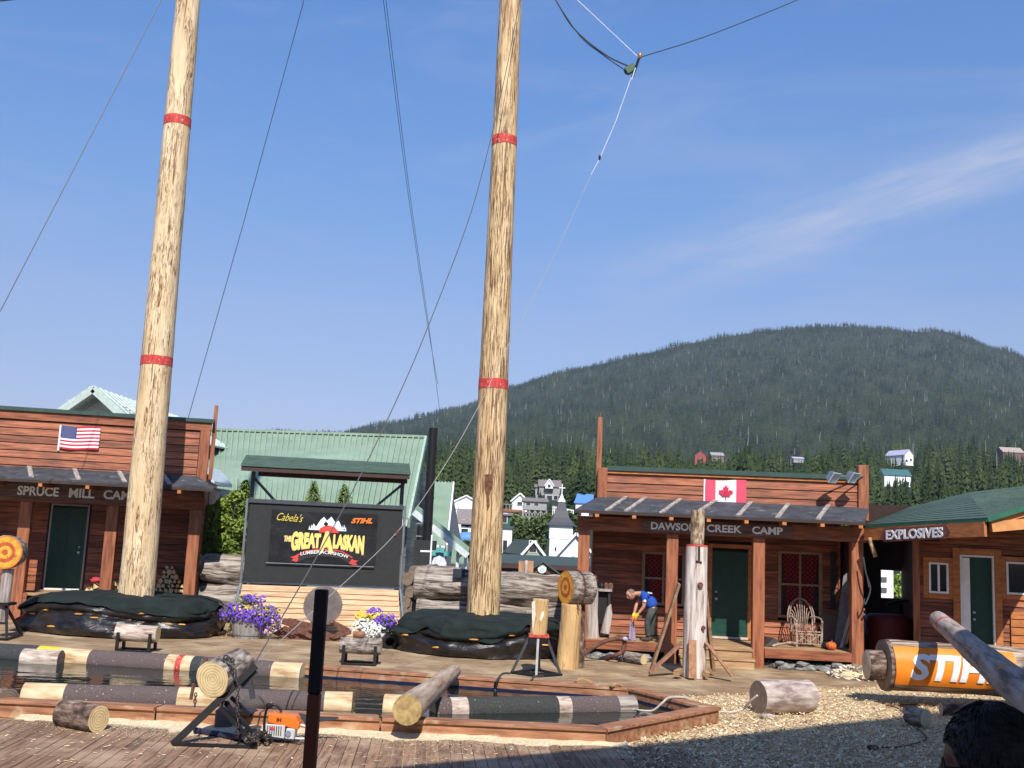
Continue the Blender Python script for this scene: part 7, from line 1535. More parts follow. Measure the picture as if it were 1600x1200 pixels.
mb = MB(); q = lp(312, 880, -.1); mb.blob(q+Vector((0, .1, LF.Z(312, 880, 0))), .16, .6, .5, 1.6, .2, 9, 10, 8); tag(mb.build('hanging_coil', BLACKM, smooth=True), 'black coil hanging on the outer side of the left camp corner post', 'coil')

# ============================================================ planters, saw blade, rusty iron
def planter(px, pyb, Y, r, h, label, flw, seed):
    c = at(px, pyb, Y); t = thing('flower_planter', label, 'planter', (c.x, Y, 0)); mb = MB(); mb.lathe((c.x, Y, 0), [(r*.86, 0), (r*.98, h*.5), (r, h), (r*.93, h), (r*.90, h*.85)], 24); mb.build('half_barrel', mat('barrel_wood', [(.3, (.17, .15, .13)), (.7, (.33, .30, .27))], scale=(6, 6, .6), nscale=2, rough=.8), t, smooth=True)
    mb = MB()
    for z_ in (.18, .72): mb.lathe((c.x, Y, h*z_), [(r*(.90+.1*z_)+.012, 0), (r*(.90+.1*z_)+.014, .04)], 24)
    mb.build('hoop', GALV, t); rgp = random.Random(seed)
    cr = [(Vector((c.x+dx*r, Y+dy*r, h+dz)), (rx_, rx_, rz_), tt) for dx, dy, dz, rx_, rz_, tt in flw[0]]
    V, F, T = leafcloud(None, cr, 1500, .035, seed); o = npmesh('leaves', V-np.array((c.x, Y, 0)), F, [F_DECID if seed != 2 else F_BRIGHT], tint=T); o.parent = t
    for nm, cols, blobs, n in flw[1]:
        mb = MB()
        for i in range(n):
            dx, dy, dz, rx_, rz_ = blobs[rgp.randrange(len(blobs))]; d = Vector((rgp.gauss(0, 1), rgp.gauss(0, 1), rgp.gauss(0, 1))).normalized()
            if d.y > .2: d.y = -d.y
            p = Vector((c.x+dx*r, Y+dy*r, h+dz))+Vector((d.x*rx_, d.y*rx_, d.z*rz_))*rgp.uniform(.85, 1.1); s = rgp.uniform(.018, .034); nn_ = (d+Vector((0, -.6, .4))).normalized(); q = Vector((0, 0, 1)).rotation_difference(nn_)
            mb.add([p+nn_*s*.35]+[p+q @ Vector((s*(1.25 if k % 2 else .8)*math.cos(k*.628), s*(1.25 if k % 2 else .8)*math.sin(k*.628), 0)) for k in range(10)], [(0, 1+k, 1+(k+1) % 10) for k in range(10)])
        tag(mb.build(nm, cols, t), kind='stuff')
    return t
PUR = mat('purple_petals', [(.3, (.07, .025, .28)), (.7, (.19, .09, .50))], nscale=6, island=.3, rough=.7, bump=0); YLP = mat('yellow_petals', [(.3, (.66, .42, .03)), (.7, (.80, .62, .08))], nscale=6, rough=.7, bump=0); WHP = mat('white_petals', [(.3, (.55, .56, .52)), (.7, (.76, .76, .74))], nscale=6, rough=.7, bump=0)
planter(387, 997, 25.3, .40, .52, 'half barrel planter overflowing with purple petunias', ([(-.9, 0, .05, .33, .22, .3), (0, 0, .2, .45, .30, .8), (.9, -.1, .05, .40, .26, .3), (1.35, -.2, -.10, .25, .25, .2), (-.2, .2, .38, .25, .15, .9)], [('purple_blooms', PUR, [(-1.05, -.2, .08, .33, .22), (.95, -.4, .05, .40, .28), (1.3, -.3, -.12, .28, .28), (.2, -.6, .05, .33, .18), (-.4, -.5, .08, .3, .2), (.2, .1, .42, .28, .12)], 480), ('yellow_blooms', YLP, [(-.2, -.7, .22, .25, .06)], 16)]), 1)
planter(583, 1003, 25.0, .36, .36, 'dark planter with white, yellow and violet flowers', ([(-.5, 0, .12, .3, .2, .7), (.4, 0, .15, .35, .2, .5), (.9, 0, .12, .22, .2, .3)], [('white_blooms', WHP, [(-.5, -.5, .05, .34, .22), (.1, -.6, .02, .3, .2)], 340), ('yellow_blooms', YLP, [(-.7, -.2, .33, .22, .12), (.2, -.2, .34, .2, .1)], 110), ('violet_blooms', PUR, [(.75, -.2, .22, .33, .18), (0, 0, .42, .18, .1)], 240)]), 3)
c = at(505, 946, 26.0); r = 30.5*26.0/FPX; mb = MB(); pts = []
for k in range(120): a = 2*math.pi*k/120; rr = r*(1.0 if k % 2 else .95); pts.append((c.x+rr*math.cos(a), 25.95+(rr*math.sin(a))*.22, c.z+rr*math.sin(a)*.975))
t = thing('saw_blade', 'large round rusty saw blade leaning on the slatted base', 'saw blade', (c.x, 25, c.z-r)); mb.prism(pts, (0, .012, -.003)); mb.build('disc', mat('worn_steel', [(.3, (.085, .065, .06)), (.7, (.14, .11, .10))], nscale=3, rough=.6, metal=.2, bump=.1), t); mb = MB(); mb.lathe(c+Vector((0, -.06, 0)), [(.05, 0), (.05, .01)], 14, (0, -1, .2)); mb.build('arbor_hole', BLACKM, t)
Y = 25.4; t = thing('rusty_grapple', 'flat rusty iron grapple plates lying under the saw blade', 'old iron', (at(490, 995, Y).x, Y, 0))
def plate(nm, pts, dy, th=.06): mb = MB(); mb.prism([at(x_, y_, Y+dy) for x_, y_ in pts], (0, th, 0)); mb.build(nm, RUST, t, bevel=.012)
plate('lower_plate', [(425, 990), (440, 981), (490, 984), (545, 998), (530, 1003), (450, 1001)], 0, .30); plate('upper_plate', [(441, 968), (452, 966), (495, 976), (497, 984), (470, 986), (440, 975)], .15, .1); plate('angle_arm', [(514, 972), (520, 969), (549, 984), (548, 991), (522, 999), (514, 996), (530, 986)], -.06, .08); plate('hook', [(462, 987), (468, 985), (496, 997), (492, 1002)], -.12, .06)
mb = MB(); mb.lathe(at(487, 983, Y+.02), [(.07, 0), (.07, .06), (.04, .08)], 14, (0, -1, .3)); mb.lathe(at(519, 972, Y-.1), [(.04, 0), (.04, .05)], 10, (0, -1, .3)); mb.build('boss', RUST, t)
mb = MB(); chain(mb, [at(435, 984, Y-.1), at(445, 980, Y-.15), at(455, 985, Y-.18), at(463, 983, Y-.15)], .05, .014); mb.build('links', RUST, t)
mb = MB(); a = at(355, 990, 25.4); mb.beam((a.x, 25.4, 0), at(362, 975, 25.4), .07, .07); tag(mb.build('stake', TREAD), 'small wooden stake left of the petunia barrel', 'stake')
c = at(608, 990, 24.6); mb = MB(); mb.lathe((c.x, 24.6, .17), [(.17, 0), (.17, .28), (.1, .28), (.1, .0)], 18, (.2, -1, 0)); tag(mb.build('hollow_pipe', BLACKM, smooth=True), 'short black hollow pipe lying right of the white flower planter', 'pipe')

# ============================================================ sawbuck, log, chains, chainsaw
Y = 13.3
c0 = at(332, 1062, Y-.1); c1 = at(376, 1040, Y+.55); r = 27.5*Y/FPX
tag(log('sawing_log', c0, c1, r, r*.95, BARKG, END_PALE, wob=.05, seed=121, seg=36, rings=12), 'barked log with a round pale cut face held on the sawbuck', 'log')
t = thing('sawbuck', 'slanted black steel sawbuck frame in front of the pool', 'sawbuck', (at(330, 1150, Y).x, Y, 0)); mb = MB(); a = gp(270, 1163, .02); bq = at(400, 1040, Y+.1)
mb.beam(a, bq, .085, .085, (0, 1, 0)); mb.build('main_beam', BLACKM, t)
for (x0_, y0_, d0_, x1_, y1_) in ((344, 1105, -.05, 401, 1167), (352, 1098, .1, 396, 1146), (362, 1090, .2, 392, 1118)):
    mb = MB(); mb.beam(at(x0_, y0_, Y+d0_), at(x1_, y1_, Y-.15+(.15 if y1_ < 1160 else 0)), .045, .045, (0, 1, 0)); mb.build('leg', BLACKM, t)
mb = MB(); mb.beam(gp(270, 1163, .04), gp(402, 1168, .04), .04, .05); mb.build('base_bar', BLACKM, t)
mb = MB(); mb.beam(at(388, 1050, Y+.1), at(395, 1092, Y+.1), .06, .04, (0, 1, 0)); mb.beam(at(378, 1072, Y+.1), at(402, 1050, Y+.12), .05, .05); mb.build('cradle', DGM, t)
mb = MB(); mb.tube([at(303, 1068, Y-.05), at(298, 1093, Y-.05)], .022, 6); mb.build('stake', RUST, t); mb = MB(); mb.tube([at(318, 1052, Y+.5), at(322, 1028, Y+.5)], .03, 6); mb.build('stake', RUST, t)
pole(gp(305, 1141, .06), gp(375, 1153, .06), .04, flat('blue_black_tube', (.025, .02, .05)), 'dark blue tube lying on the sawdust under the sawbuck', 'tube')
mb = MB()
chain(mb, [at(345, 1035, Y-.05), at(355, 1030, Y-.1), at(363, 1040, Y-.2), at(369, 1055, Y-.2), at(372, 1075, Y-.2), at(371, 1100, Y-.2), at(372, 1130, Y-.2), at(368, 1148, Y-.2), gp(380, 1158, .03), gp(398, 1162, .03)], .03, .009)
chain(mb, [at(306, 1083, Y-.1), at(305, 1095, Y-.1), at(304, 1108, Y-.1)], .026, .008)
chain(mb, [at(352, 1035, Y), at(345, 1028, Y), at(357, 1026, Y), at(366, 1034, Y)], .03, .01)
tag(mb.build('binding_chain', flat('dark_steel', (.07, .06, .055), .5, .5)), 'dark chain binding the cut log and hanging from the sawbuck', 'chain')
mb = MB(); rg = random.Random(8); pts = [gp(385+28*rg.random()+14*math.sin(k), 1140+20*rg.random(), .03+.18*rg.random()*math.sin(min(3.1, k/8))) for k in range(26)]; chain(mb, pts, .032, .012); chain(mb, [gp(395, 1152, .05), gp(420, 1158, .04), gp(440, 1158, .03), gp(470, 1163, .03), gp(485, 1161, .03), gp(480, 1156, .03)], .028, .009)
tag(mb.build('chain_pile', MATS['dark_steel']), 'tangled heap of dark chain between the sawbuck and the chainsaw', 'chain')
t = thing('fuel_box', 'small dark toolbox behind the sawbuck legs', 'box', tuple(gp(352, 1142, 0))); a = gp(350, 1146, 0); mb = MB(); mb.box((a.x-.17, a.y+.1, .03), (a.x+.05, a.y+.35, .28)); mb.build('case', flat('purple_grey_case', (.10, .075, .085)), t, bevel=.02); mb = MB(); mb.tube(smoothpts([(a.x-.12, a.y+.22, .28), (a.x-.1, a.y+.22, .36), (a.x-.03, a.y+.22, .36), (a.x, a.y+.22, .28)]), .012, 6); mb.build('handle', BLACKM, t)
a = gp(385, 1130, 0); mb = MB(); mb.blob(a+Vector((0, .3, .2)), .16, 1.1, .8, .8, .25, 6, 12, 8); tag(mb.build('rag_bundle', flat('grey_rag', (.09, .075, .07), .9), smooth=True), 'grey bundled cloth behind the chain heap', 'cloth')
# chainsaw
Yc = 13.5; P0 = at(420, 1150, Yc); Pz = at(445, 1155, Yc); s = Yc/FPX
t = thing('chainsaw', 'orange and grey chainsaw with white letters standing before the pool', 'chainsaw', (at(445, 1150, Yc).x, Yc, 0.02))
CX = at(0, 1155, Yc); X_ = lambda px, py=1135: at(px, py, Yc).x; Z_ = lambda py, px=445: at(px, py, Yc).z
zlow = Z_(1153); OR2 = flat('chainsaw_orange', (.78, .17, .02), .35, var=.06); LG = flat('chainsaw_grey', (.50, .50, .50), .45, var=.06)
sh_ = max(0, .03-zlow)
def Zs(py): return Z_(py)+sh_
mb = MB(); mb.prism([(X_(420), Yc-.10, Zs(1114)), (X_(462), Yc-.10, Zs(1117)), (X_(470), Yc-.10, Zs(1128)), (X_(468), Yc-.10, Zs(1138)), (X_(452), Yc-.10, Zs(1134)), (X_(420), Yc-.10, Zs(1128))], (0, .2, 0)); body = mb.build('top_cover', OR2, t, bevel=.012)
mb = MB(); mb.prism([(X_(417), Yc-.115, Zs(1130)), (X_(448), Yc-.115, Zs(1131)), (X_(448), Yc-.115, Zs(1152)), (X_(420), Yc-.115, Zs(1149))], (0, .05, 0)); st = mb.build('starter_cover', LG, t, bevel=.01); mb = MB()
for k in range(7): mb.box((X_(421)+.028*k, Yc-.120, Zs(1147)), (X_(421)+.028*k+.010, Yc-.112, Zs(1132)))
mb.build('vents', BLACKM, st); mb = MB(); mb.box((X_(425), Yc-.124, Zs(1138)), (X_(433), Yc-.121, Zs(1134))); mb.build('red_badge', REDP, st)
mb = MB(); mb.prism([(X_(450), Yc-.112, Zs(1135)), (X_(464), Yc-.112, Zs(1136)), (X_(463), Yc-.112, Zs(1153)), (X_(449), Yc-.112, Zs(1152))], (0, .2, 0)); tk = mb.build('tank', LG, t, bevel=.012); mb = MB(); mb.lathe((X_(454), Yc-.115, Zs(1143)), [(.035, 0), (.035, .015)], 16, (0, -1, 0)); mb.build('cap', flat('grey_blue_cap', (.2, .22, .3)), tk)
mb = MB(); mb.box((X_(420), Yc-.06, Zs(1150)), (X_(462), Yc+.08, Zs(1125))); mb.build('engine_block', BLACKM, t)
text('lettering', 'IH', lambda u, v, w_: Vector((X_(434)+v*.0+u+.0, Yc-.102-w_, Zs(1126)+v)), BLACKM, body, .06, .05, .003, .04)
mb = MB(); mb.tube(smoothpts([(X_(413), Yc+.02, Zs(1150)), (X_(412), Yc+.02, Zs(1125)), (X_(416), Yc+.02, Zs(1106)), (X_(428), Yc+.02, Zs(1103)), (X_(438), Yc+.02, Zs(1113))]), .016, 8); mb.build('front_handle', BLACKM, t, smooth=True)
mb = MB(); mb.blob((X_(418), Yc, Zs(1104)), .045, 1.1, .8, .9, .1, 1, 10, 6); mb.build('hand_guard', BLACKM, t)
mb = MB(); mb.tube(smoothpts([(X_(466), Yc+.0, Zs(1131)), (X_(478), Yc, Zs(1134)), (X_(487), Yc, Zs(1145)), (X_(483), Yc, Zs(1152)), (X_(462), Yc, Zs(1153))]), .014, 8); mb.build('rear_handle', flat('pale_grey_handle', (.58, .57, .56)), t, smooth=True)
mb = MB(); mb.prism([(X_(462), Yc+.12, Zs(1116)), (X_(498), Yc+.12, Zs(1120)), (X_(525), Yc+.12, Zs(1119)), (X_(526), Yc+.12, Zs(1122)), (X_(500), Yc+.12, Zs(1128)), (X_(474), Yc+.12, Zs(1134))], (0, .02, 0)); mb.build('guide_bar', DGM, t)

# ============================================================ dark rail post close to the viewer
Yp = 3.4; tp = at(503, 921, Yp); t = thing('rail_post', 'dark square handrail post close to the viewer cutting the lower middle', 'post', (tp.x, Yp, 0)); hw = 9.2*Yp/FPX
mb = MB(); zm = at(503, 1084, Yp).z; tp.x += .0
mb.box((tp.x-hw, Yp-hw, 1.52), (tp.x+hw, Yp+hw, zm-.001)); mb.build('lower_post', flat('reflected_red_post', (.16, .035, .015), .6), t, bevel=.003)  # red tone stands in for light reflected onto the black post
mb = MB(); mb.box((tp.x-hw*1.03, Yp-hw*1.03, zm), (tp.x+hw*1.03, Yp+hw*1.03, tp.z)); mb.build('upper_post', flat('black_post', (.012, .011, .012), .7), t, bevel=.004)  # upper part of the same black post
mb = MB(); mb.box((tp.x-2, Yp-.3, 1.45), (tp.x+6, Yp+.3, 1.52)); mb.box((tp.x-.1, Yp-.1, 0), (tp.x+.1, Yp+.1, 1.449)); mb.build('base', MATS['black_post'], t)

# ============================================================ cables and pulley
T1 = lambda px, py, Y: at(px, py, Y)
tops = (294+ (294-213)*.3)
cable('guy_cable', [at(0, 487, 22), at(252, 0, 24.3)+(at(252, 0, 24.3)-at(0, 487, 22))*.35], .011, CABLE, 'thin dark guy cable rising at the far left of the sky', group='guy cables of the climbing poles')
a = at(0, 487, 22); b = at(252, 0, 24.3)
cable('guy_cable', [at(293, 657, 29), at(380, 350, 27), at(475, 0, 25)], .009, CABLE, 'thin guy cable rising right of the left climbing pole', group='guy cables of the climbing poles', sag=-.0)
cable('guy_cable', smoothpts([at(687, 642, 40), at(670, 510, 36), at(640, 300, 31), at(603, 0, 25)]), .008, CABLE, 'first of the close pair of thin cables left of the middle pole', group='guy cables of the climbing poles', n=3)
cable('guy_cable', smoothpts([at(684, 600, 40), at(667, 500, 36), at(636, 290, 31), at(599, 0, 25)]), .008, CABLE, 'second of the close pair of thin cables left of the middle pole', group='guy cables of the climbing poles', n=3)
K = at(397, 1038, 13.45)
cable('guy_cable', smoothpts([K, at(478, 900, 15.0), at(552, 765, 16.8), at(622, 620, 18.6), at(671, 505, 20), at(735, 335, 21.8), at(772, 195, 23.0), at(795, 90, 23.7), at(812, 0, 24.2)]), .010, flat('grey_cable', (.09, .085, .08), .5), 'thick grey cable running from the sawbuck up to the middle pole', n=3)
cable('rope', smoothpts([K, at(500, 945, 15.5), at(620, 832, 18), at(690, 735, 19), at(745, 640, 19.6), at(800, 528, 20.2), at(868, 395, 20.8), at(924, 272, 21.2)]), .0065, flat('light_cable', (.30, .29, .28), .6), 'thin pale tag line from the sawbuck past the middle pole to the sky', 'rope', n=3)
cable('rope', [at(924, 272, 21.2), at(936, 250, 21.3), at(962, 190, 21.5), at(986, 122, 21.8)], .007, ROPEW, 'white rope hanging from the pulley block', 'rope', n=1)
mb = MB(); mb.blob(at(937, 246, 21.3), .045, .6, .6, 1.5, .1, 1); tag(mb.build('turnbuckle', BLACKM, smooth=True), 'small dark shackle halfway down the white pulley rope', 'shackle')
mb = MB(); mb.tube([at(616, 838, 17.95), at(623, 829, 18.05)], .03, 8); tag(mb.build('shackle', RUST, smooth=True), 'rusty shackle on the thin pale line in front of the banner board', 'shackle')
cable('sky_cable', smoothpts([at(866, -4, 24), at(890, 36, 23.4), at(915, 62, 22.8), at(950, 88, 22.2), at(981, 103, 21.8)]), .018, CABLE, 'thick dark cable sagging from the middle pole top to the pulley', n=3)
cable('sky_cable', smoothpts([at(868, 0, 24), at(905, 55, 23), at(940, 84, 22.4), at(974, 108, 21.8)]), .014, CABLE, 'second dark cable below the sagging one to the pulley', n=3)
cable('rope', [at(898, -4, 24), at(996, 88, 21.8)], .009, ROPEW, 'thin white rope running diagonally to the pulley top', 'rope', n=2)
cable('sky_cable', smoothpts([at(1002, 89, 21.8), at(1100, 58, 22.8), at(1200, 19, 24), at(1245, 0, 24.6), at(1300, -25, 25.2)]), .012, CABLE, 'thin dark cable rising right from the pulley', n=3)
cable('sky_cable', [at(-6, 2, 24), at(30, -2, 24)], .02, CABLE, 'short piece of thick cable in the top left corner', n=1)
c = at(988, 103, 21.8); t = thing('pulley_block', 'green and grey pulley block with a brass snap hanging in the sky', 'pulley', tuple(c)); mb = MB(); mb.lathe(at(978, 110, 21.8)+Vector((.03, .05, 0)), [(.09, 0), (.10, .03), (.07, .05), (.10, .07), (.09, .10)], 18, (.5, -1, .1)); mb.build('sheave', DGM, t, smooth=True)
mb = MB(); mb.beam(at(978, 112, 21.75), at(992, 104, 21.75), .1, .17); mb.build('cheek_plate', flat('dark_green_metal', (.04, .09, .05)), t, bevel=.01); mb = MB(); mb.tube([at(988, 120, 21.7), at(994, 104, 21.7), at(998, 92, 21.7)], .03, 8); mb.build('swivel', BLACKM, t); mb = MB(); mb.blob(at(1000, 87, 21.7), .06, .8, .7, 1.4, .1, 3); mb.build('snap_hook', flat('brass', (.45, .22, .08), .4, .6), t, smooth=True)
mb = MB(); mb.tube([at(993, 106, 21.65), at(987, 124, 21.65)], .012, 6); mb.build('white_tie', ROPEW, t)
# ============================================================ people
SKIN = mat('skin', [(.3, (.42, .20, .13)), (.7, (.52, .27, .18))], nscale=8, rough=.55, bump=.05); BLUE_T = mat('blue_shirt', [(.3, (.012, .05, .30)), (.7, (.02, .09, .42))], nscale=4, rough=.9, bump=.4, bdist=.02)
TROU = mat('grey_trousers', [(.3, (.035, .04, .038)), (.7, (.075, .08, .075))], nscale=5, rough=.9, bump=.4, bdist=.02); HAIRG = mat('short_grey_hair', [(.3, (.10, .07, .055)), (.7, (.22, .16, .13))], nscale=40, rough=.8); GLOVE = flat('orange_glove', (.70, .20, .03), .8); BOOT = flat('brown_boot', (.06, .035, .025), .7)
def skinmesh(name, joints, edges, mt, parent, sub=2, root=0):
    """joints: list of (Vector, (rx, ry)); smooth continuous surface over a skeleton"""
    me = bpy.data.meshes.new(name); me.from_pydata([j[0] for j in joints], edges, []); me.update(); o = bpy.data.objects.new(name, me); COL.objects.link(o)
    sk = o.modifiers.new('s', 'SKIN'); sk.use_smooth_shade = True
    lay = me.skin_vertices[0] if me.skin_vertices else None
    if lay is None:
        bm = bmesh.new(); bm.from_mesh(me); bm.verts.layers.skin.verify(); bm.to_mesh(me); bm.free(); lay = me.skin_vertices[0]
    for i, j in enumerate(joints):
        r = j[1]; lay.data[i].radius = (r, r) if not hasattr(r, '__len__') else r
        lay.data[i].use_root = (i == root)
    sb_ = o.modifiers.new('u', 'SUBSURF'); sb_.levels = sub; sb_.render_levels = sub
    bpy.context.view_layer.update(); dg = bpy.context.evaluated_depsgraph_get(); m2 = bpy.data.meshes.new_from_object(o.evaluated_get(dg)); bpy.data.objects.remove(o)
    m2.name = name; I = wmat(parent).inverted(); m2.transform(I); m2.materials.clear(); m2.materials.append(mt); m2.polygons.foreach_set('use_smooth', [True]*len(m2.polygons))
    ob = bpy.data.objects.new(name, m2); COL.objects.link(ob); ob.parent = parent; WMX[ob.name] = wmat(parent); return ob
def headmesh(mb, c, fwd, up, s, hairline=False):
    """a head: skull, brow, nose, lips, chin; fwd/up unit vectors, s = height"""
    f = Vector(fwd).normalized(); u = Vector(up).normalized(); u = (u-f*u.dot(f)).normalized(); r = f.cross(u)
    n, m_ = 40, 48; vs = []
    def shp(th, ph):
        z = math.cos(th); x = math.sin(th)*math.sin(ph); y = math.sin(th)*math.cos(ph)
        X = x*.36; Yy = y*.45; Z = z*.5
        if z < 0: X *= 1-.34*(-z)**1.3; Yy *= 1-.20*(-z)**1.6 if y < 0 else 1-.06*(-z)**2
        if y < 0: Yy *= 1+.0*z
        if y > 0:
            Yy = min(Yy, .40-.03*abs(x)*4+.0) if z > -.9 else Yy
            Yy += .085*math.exp(-((x/.13)**2+((z+.18)/.16)**2)) + .045*math.exp(-((x/.11)**2+((z+.02)/.16)**2))   # nose
            Yy -= .045*math.exp(-(((abs(x)-.36)/.16)**2+((z-.02)/.13)**2))                                            # eye sockets
            Yy += .022*math.exp(-((x/.5)**2+((z-.2)/.10)**2))                                                        # brow
            Yy += .026*math.exp(-((x/.26)**2+((z+.47)/.06)**2))+.022*math.exp(-((x/.22)**2+((z+.60)/.05)**2))         # lips
            Yy += .045*math.exp(-((x/.3)**2+((z+.86)/.13)**2))                                                       # chin
        return X, Yy, Z
    for i in range(n+1):
        for k in range(m_):
            X, Yy, Z = shp(math.pi*i/n, 2*math.pi*k/m_); vs.append(Vector(c)+r*(X*s)+f*(Yy*s)+u*(Z*s))
    mb.add(vs, [(i*m_+k, (i+1)*m_+k, (i+1)*m_+(k+1) % m_, i*m_+(k+1) % m_) for i in range(n) for k in range(m_)])
    return f, u, r
def ear(mb, c, f, u, r, s, side):
    e = Vector(c)+r*(side*.355*s)-f*(.02*s)-u*(.03*s); vs = []; n = 12
    for q, rr, off in ((0, 1.0, .0), (1, 1.05, .035), (2, .75, .05), (3, .3, .02)):
        for k in range(n): a = 2*math.pi*k/n; vs.append(e+u*(.125*s*rr*math.sin(a)*(1.0 if math.sin(a) > 0 else .85))+f*(.065*s*rr*math.cos(a)-.02*s*off*10)+r*(side*off*s))
    mb.add(vs, [(i*n+k, i*n+(k+1) % n, (i+1)*n+(k+1) % n, (i+1)*n+k) for i in range(3) for k in range(n)]+[tuple(3*n+k for k in range(n))])
# ---- man bending on the porch
Ym = 24.4; V = lambda px, py, dy=0: at(px, py, Ym+dy)
fy = .445
hip = V(1020, 948); base = Vector((V(1010, 1000).x, Ym, fy))
t = thing('person', 'man in a blue t shirt bending over on the porch with orange gloves', 'person', tuple(base))
sh = V(1006, 930); chest = V(1011, 935); waist = V(1018, 943); neck = V(997, 927); headc = V(986, 929)
fl_ = Vector((V(1012, 1000).x, Ym-.13, fy+.05)); fr_ = Vector((V(1019, 1000).x, Ym+.12, fy+.05))
kl = Vector((V(1010, 975).x, Ym-.12, fy+.46)); kr = Vector((V(1020, 975).x, Ym+.11, fy+.46)); hl = hip+Vector((0, -.09, -.03)); hr = hip+Vector((.02, .09, -.03))
sl = sh+Vector((0, -.19, -.02)); sr = sh+Vector((0, .17, .0)); el = V(1006, 948, -.22); er = V(994, 946, .14); hdl = V(994, 963, -.16); hdr = V(990, 963, -.02)
J = [(hip, .085), (waist, .08), (chest, .09), (sh, .09), (neck, .06), (headc, .05), (sl, .065), (el, .042), (hdl, .030), (sr, .065), (er, .042), (hdr, .030), (hl, .07), (kl, .055), (fl_+Vector((0, 0, .06)), .045), (hr, .07), (kr, .055), (fr_+Vector((0, 0, .06)), .045)]
E = [(0, 1), (1, 2), (2, 3), (3, 4), (4, 5), (3, 6), (6, 7), (7, 8), (3, 9), (9, 10), (10, 11), (0, 12), (12, 13), (13, 14), (0, 15), (15, 16), (16, 17)]
body = skinmesh('body', J, E, SKIN, t)
# head and hands are joined into the body mesh
mbh = MB(); f_, u_, r_ = headmesh(mbh, headc+Vector((-.01, -.02, 0)), (-.80, -.25, -.55), (-.55, 0, .80), .235); ear(mbh, headc+Vector((-.01, -.02, 0)), f_, u_, r_, .235, 1); ear(mbh, headc+Vector((-.01, -.02, 0)), f_, u_, r_, .235, -1)
for hd, side in ((hdl, -1), (hdr, 1)):
    pd = Vector((-.25, 0, -.95)).normalized(); mbh.blob(hd+pd*.045, .042, .75, .9, 1.2, .05, 1, 10, 8)
    for k in range(4):
        a = hd+pd*.075+Vector((0, (k-1.5)*.020, 0)); L_ = [.068, .078, .074, .058][k]; mbh.tube([a, a+pd*L_*.5+Vector((-.012, 0, 0)), a+pd*L_*.85+Vector((.012, 0, 0))], [.0105, .0095, .008], 7)
    a = hd+pd*.03+Vector((-.03, -.02, 0)); mbh.tube([a, a+pd*.03+Vector((-.02, 0, 0)), a+pd*.06+Vector((-.015, .0, 0))], [.013, .011, .009], 7)
tmp = mbh.build('tmp', SKIN, t, smooth=True)
bm = bmesh.new(); bm.from_mesh(body.data); bm.from_mesh(tmp.data); bm.to_mesh(body.data); bm.free(); bpy.data.objects.remove(tmp)
skinmesh('shirt', [(hip+(hip-waist)*.55, .150), (waist, .165), (chest, .160), (sh+Vector((-.0, 0, .0)), .145), (neck+Vector((.035, 0, 0)), .085), (sl, .088), (sl.lerp(el, .55), .070), (sr, .085), (sr.lerp(er, .5), .070)], [(0, 1), (1, 2), (2, 3), (3, 4), (3, 5), (5, 6), (3, 7), (7, 8)], BLUE_T, t)
skinmesh('trousers', [(waist+Vector((.02, 0, -.03)), .135), (hip, .155), (hl, .115), (kl, .082), (kl.lerp(fl_, .9), .068), (hr, .115), (kr, .082), (kr.lerp(fr_, .9), .068)], [(0, 1), (1, 2), (2, 3), (3, 4), (1, 5), (5, 6), (6, 7)], TROU, t, root=1)
for f0_ in (fl_, fr_):
    mb = MB(); mb.blob(f0_+Vector((-.07, 0, -.0)), .05, 2.5, .95, .95, .05, 1, 12, 8); mb.build('boot', BOOT, t, smooth=True)
mb = MB(); q = headc+Vector((-.01, -.02, 0)); vs = []; 
for i in range(9):
    for k in range(20):
        th = 1.45*i/8; ph = 2*math.pi*k/20; d = u_*math.cos(th)*.52+(r_*math.sin(ph)*.385+f_*(math.cos(ph)*.455))*math.sin(th)-f_*.02*i/8; vs.append(q-f_*.018+d*.235*1.02)
mb.add(vs, [(i*20+k, (i+1)*20+k, (i+1)*20+(k+1) % 20, i*20+(k+1) % 20) for i in range(8) for k in range(20)]); mb.build('hair', HAIRG, t, smooth=True)
for hd, el_ in ((hdl, el), (hdr, er)): mb = MB(); d = (hd-el_).normalized(); mb.tube([hd-d*.07, hd-d*.02, hd+d*.02], [.042, .044, .042], 10); mb.build('wristband', YELP, t, smooth=True)
for hd in (hdl, hdr):
    mb = MB(); pd = Vector((-.25, 0, -.95)).normalized(); mb.blob(hd+pd*.045, .047, .78, .95, 1.2, .05, 1, 10, 8)
    for k in range(4): a = hd+pd*.075+Vector((0, (k-1.5)*.020, 0)); L_ = [.068, .078, .074, .058][k]; mb.tube([a, a+pd*L_*.5+Vector((-.012, 0, 0)), a+pd*L_*.9+Vector((.012, 0, 0))], [.0125, .0115, .010], 7)
    mb.build('glove', GLOVE, t, smooth=True)
mb = MB(); s0 = sl.lerp(el, .4)+Vector((0, -.072, .0)); mb.lathe(s0, [(.03, 0), (.03, .008)], 12, (0, -1, 0)); mb.build('sleeve_logo', flat('pale_blue_logo', (.6, .7, .8)), t)
mb = MB(); b0 = chest+Vector((.0, -.1, .13)); mb.prism([b0, b0+Vector((.10, 0, -.02)), b0+Vector((.12, .10, .0)), b0+Vector((.01, .10, .02))], (0, 0, .004)); mb.build('back_print', flat('back_print_white', (.6, .62, .66)), t)
p0 = hdr+Vector((-.02, -.02, -.14)); mb = MB(); mb.sheet(lambda u, v: p0+Vector((-.09+.18*u*(1-.5*v)+.03*v, .02*math.sin(u*7), -.40+.42*v+.02*math.sin(u*9))), 10, 8); tag(mb.build('cloth', flat('lilac_cloth', (.30, .24, .34), .9), smooth=True), 'greyish lilac cloth held down by the bending man', 'cloth')

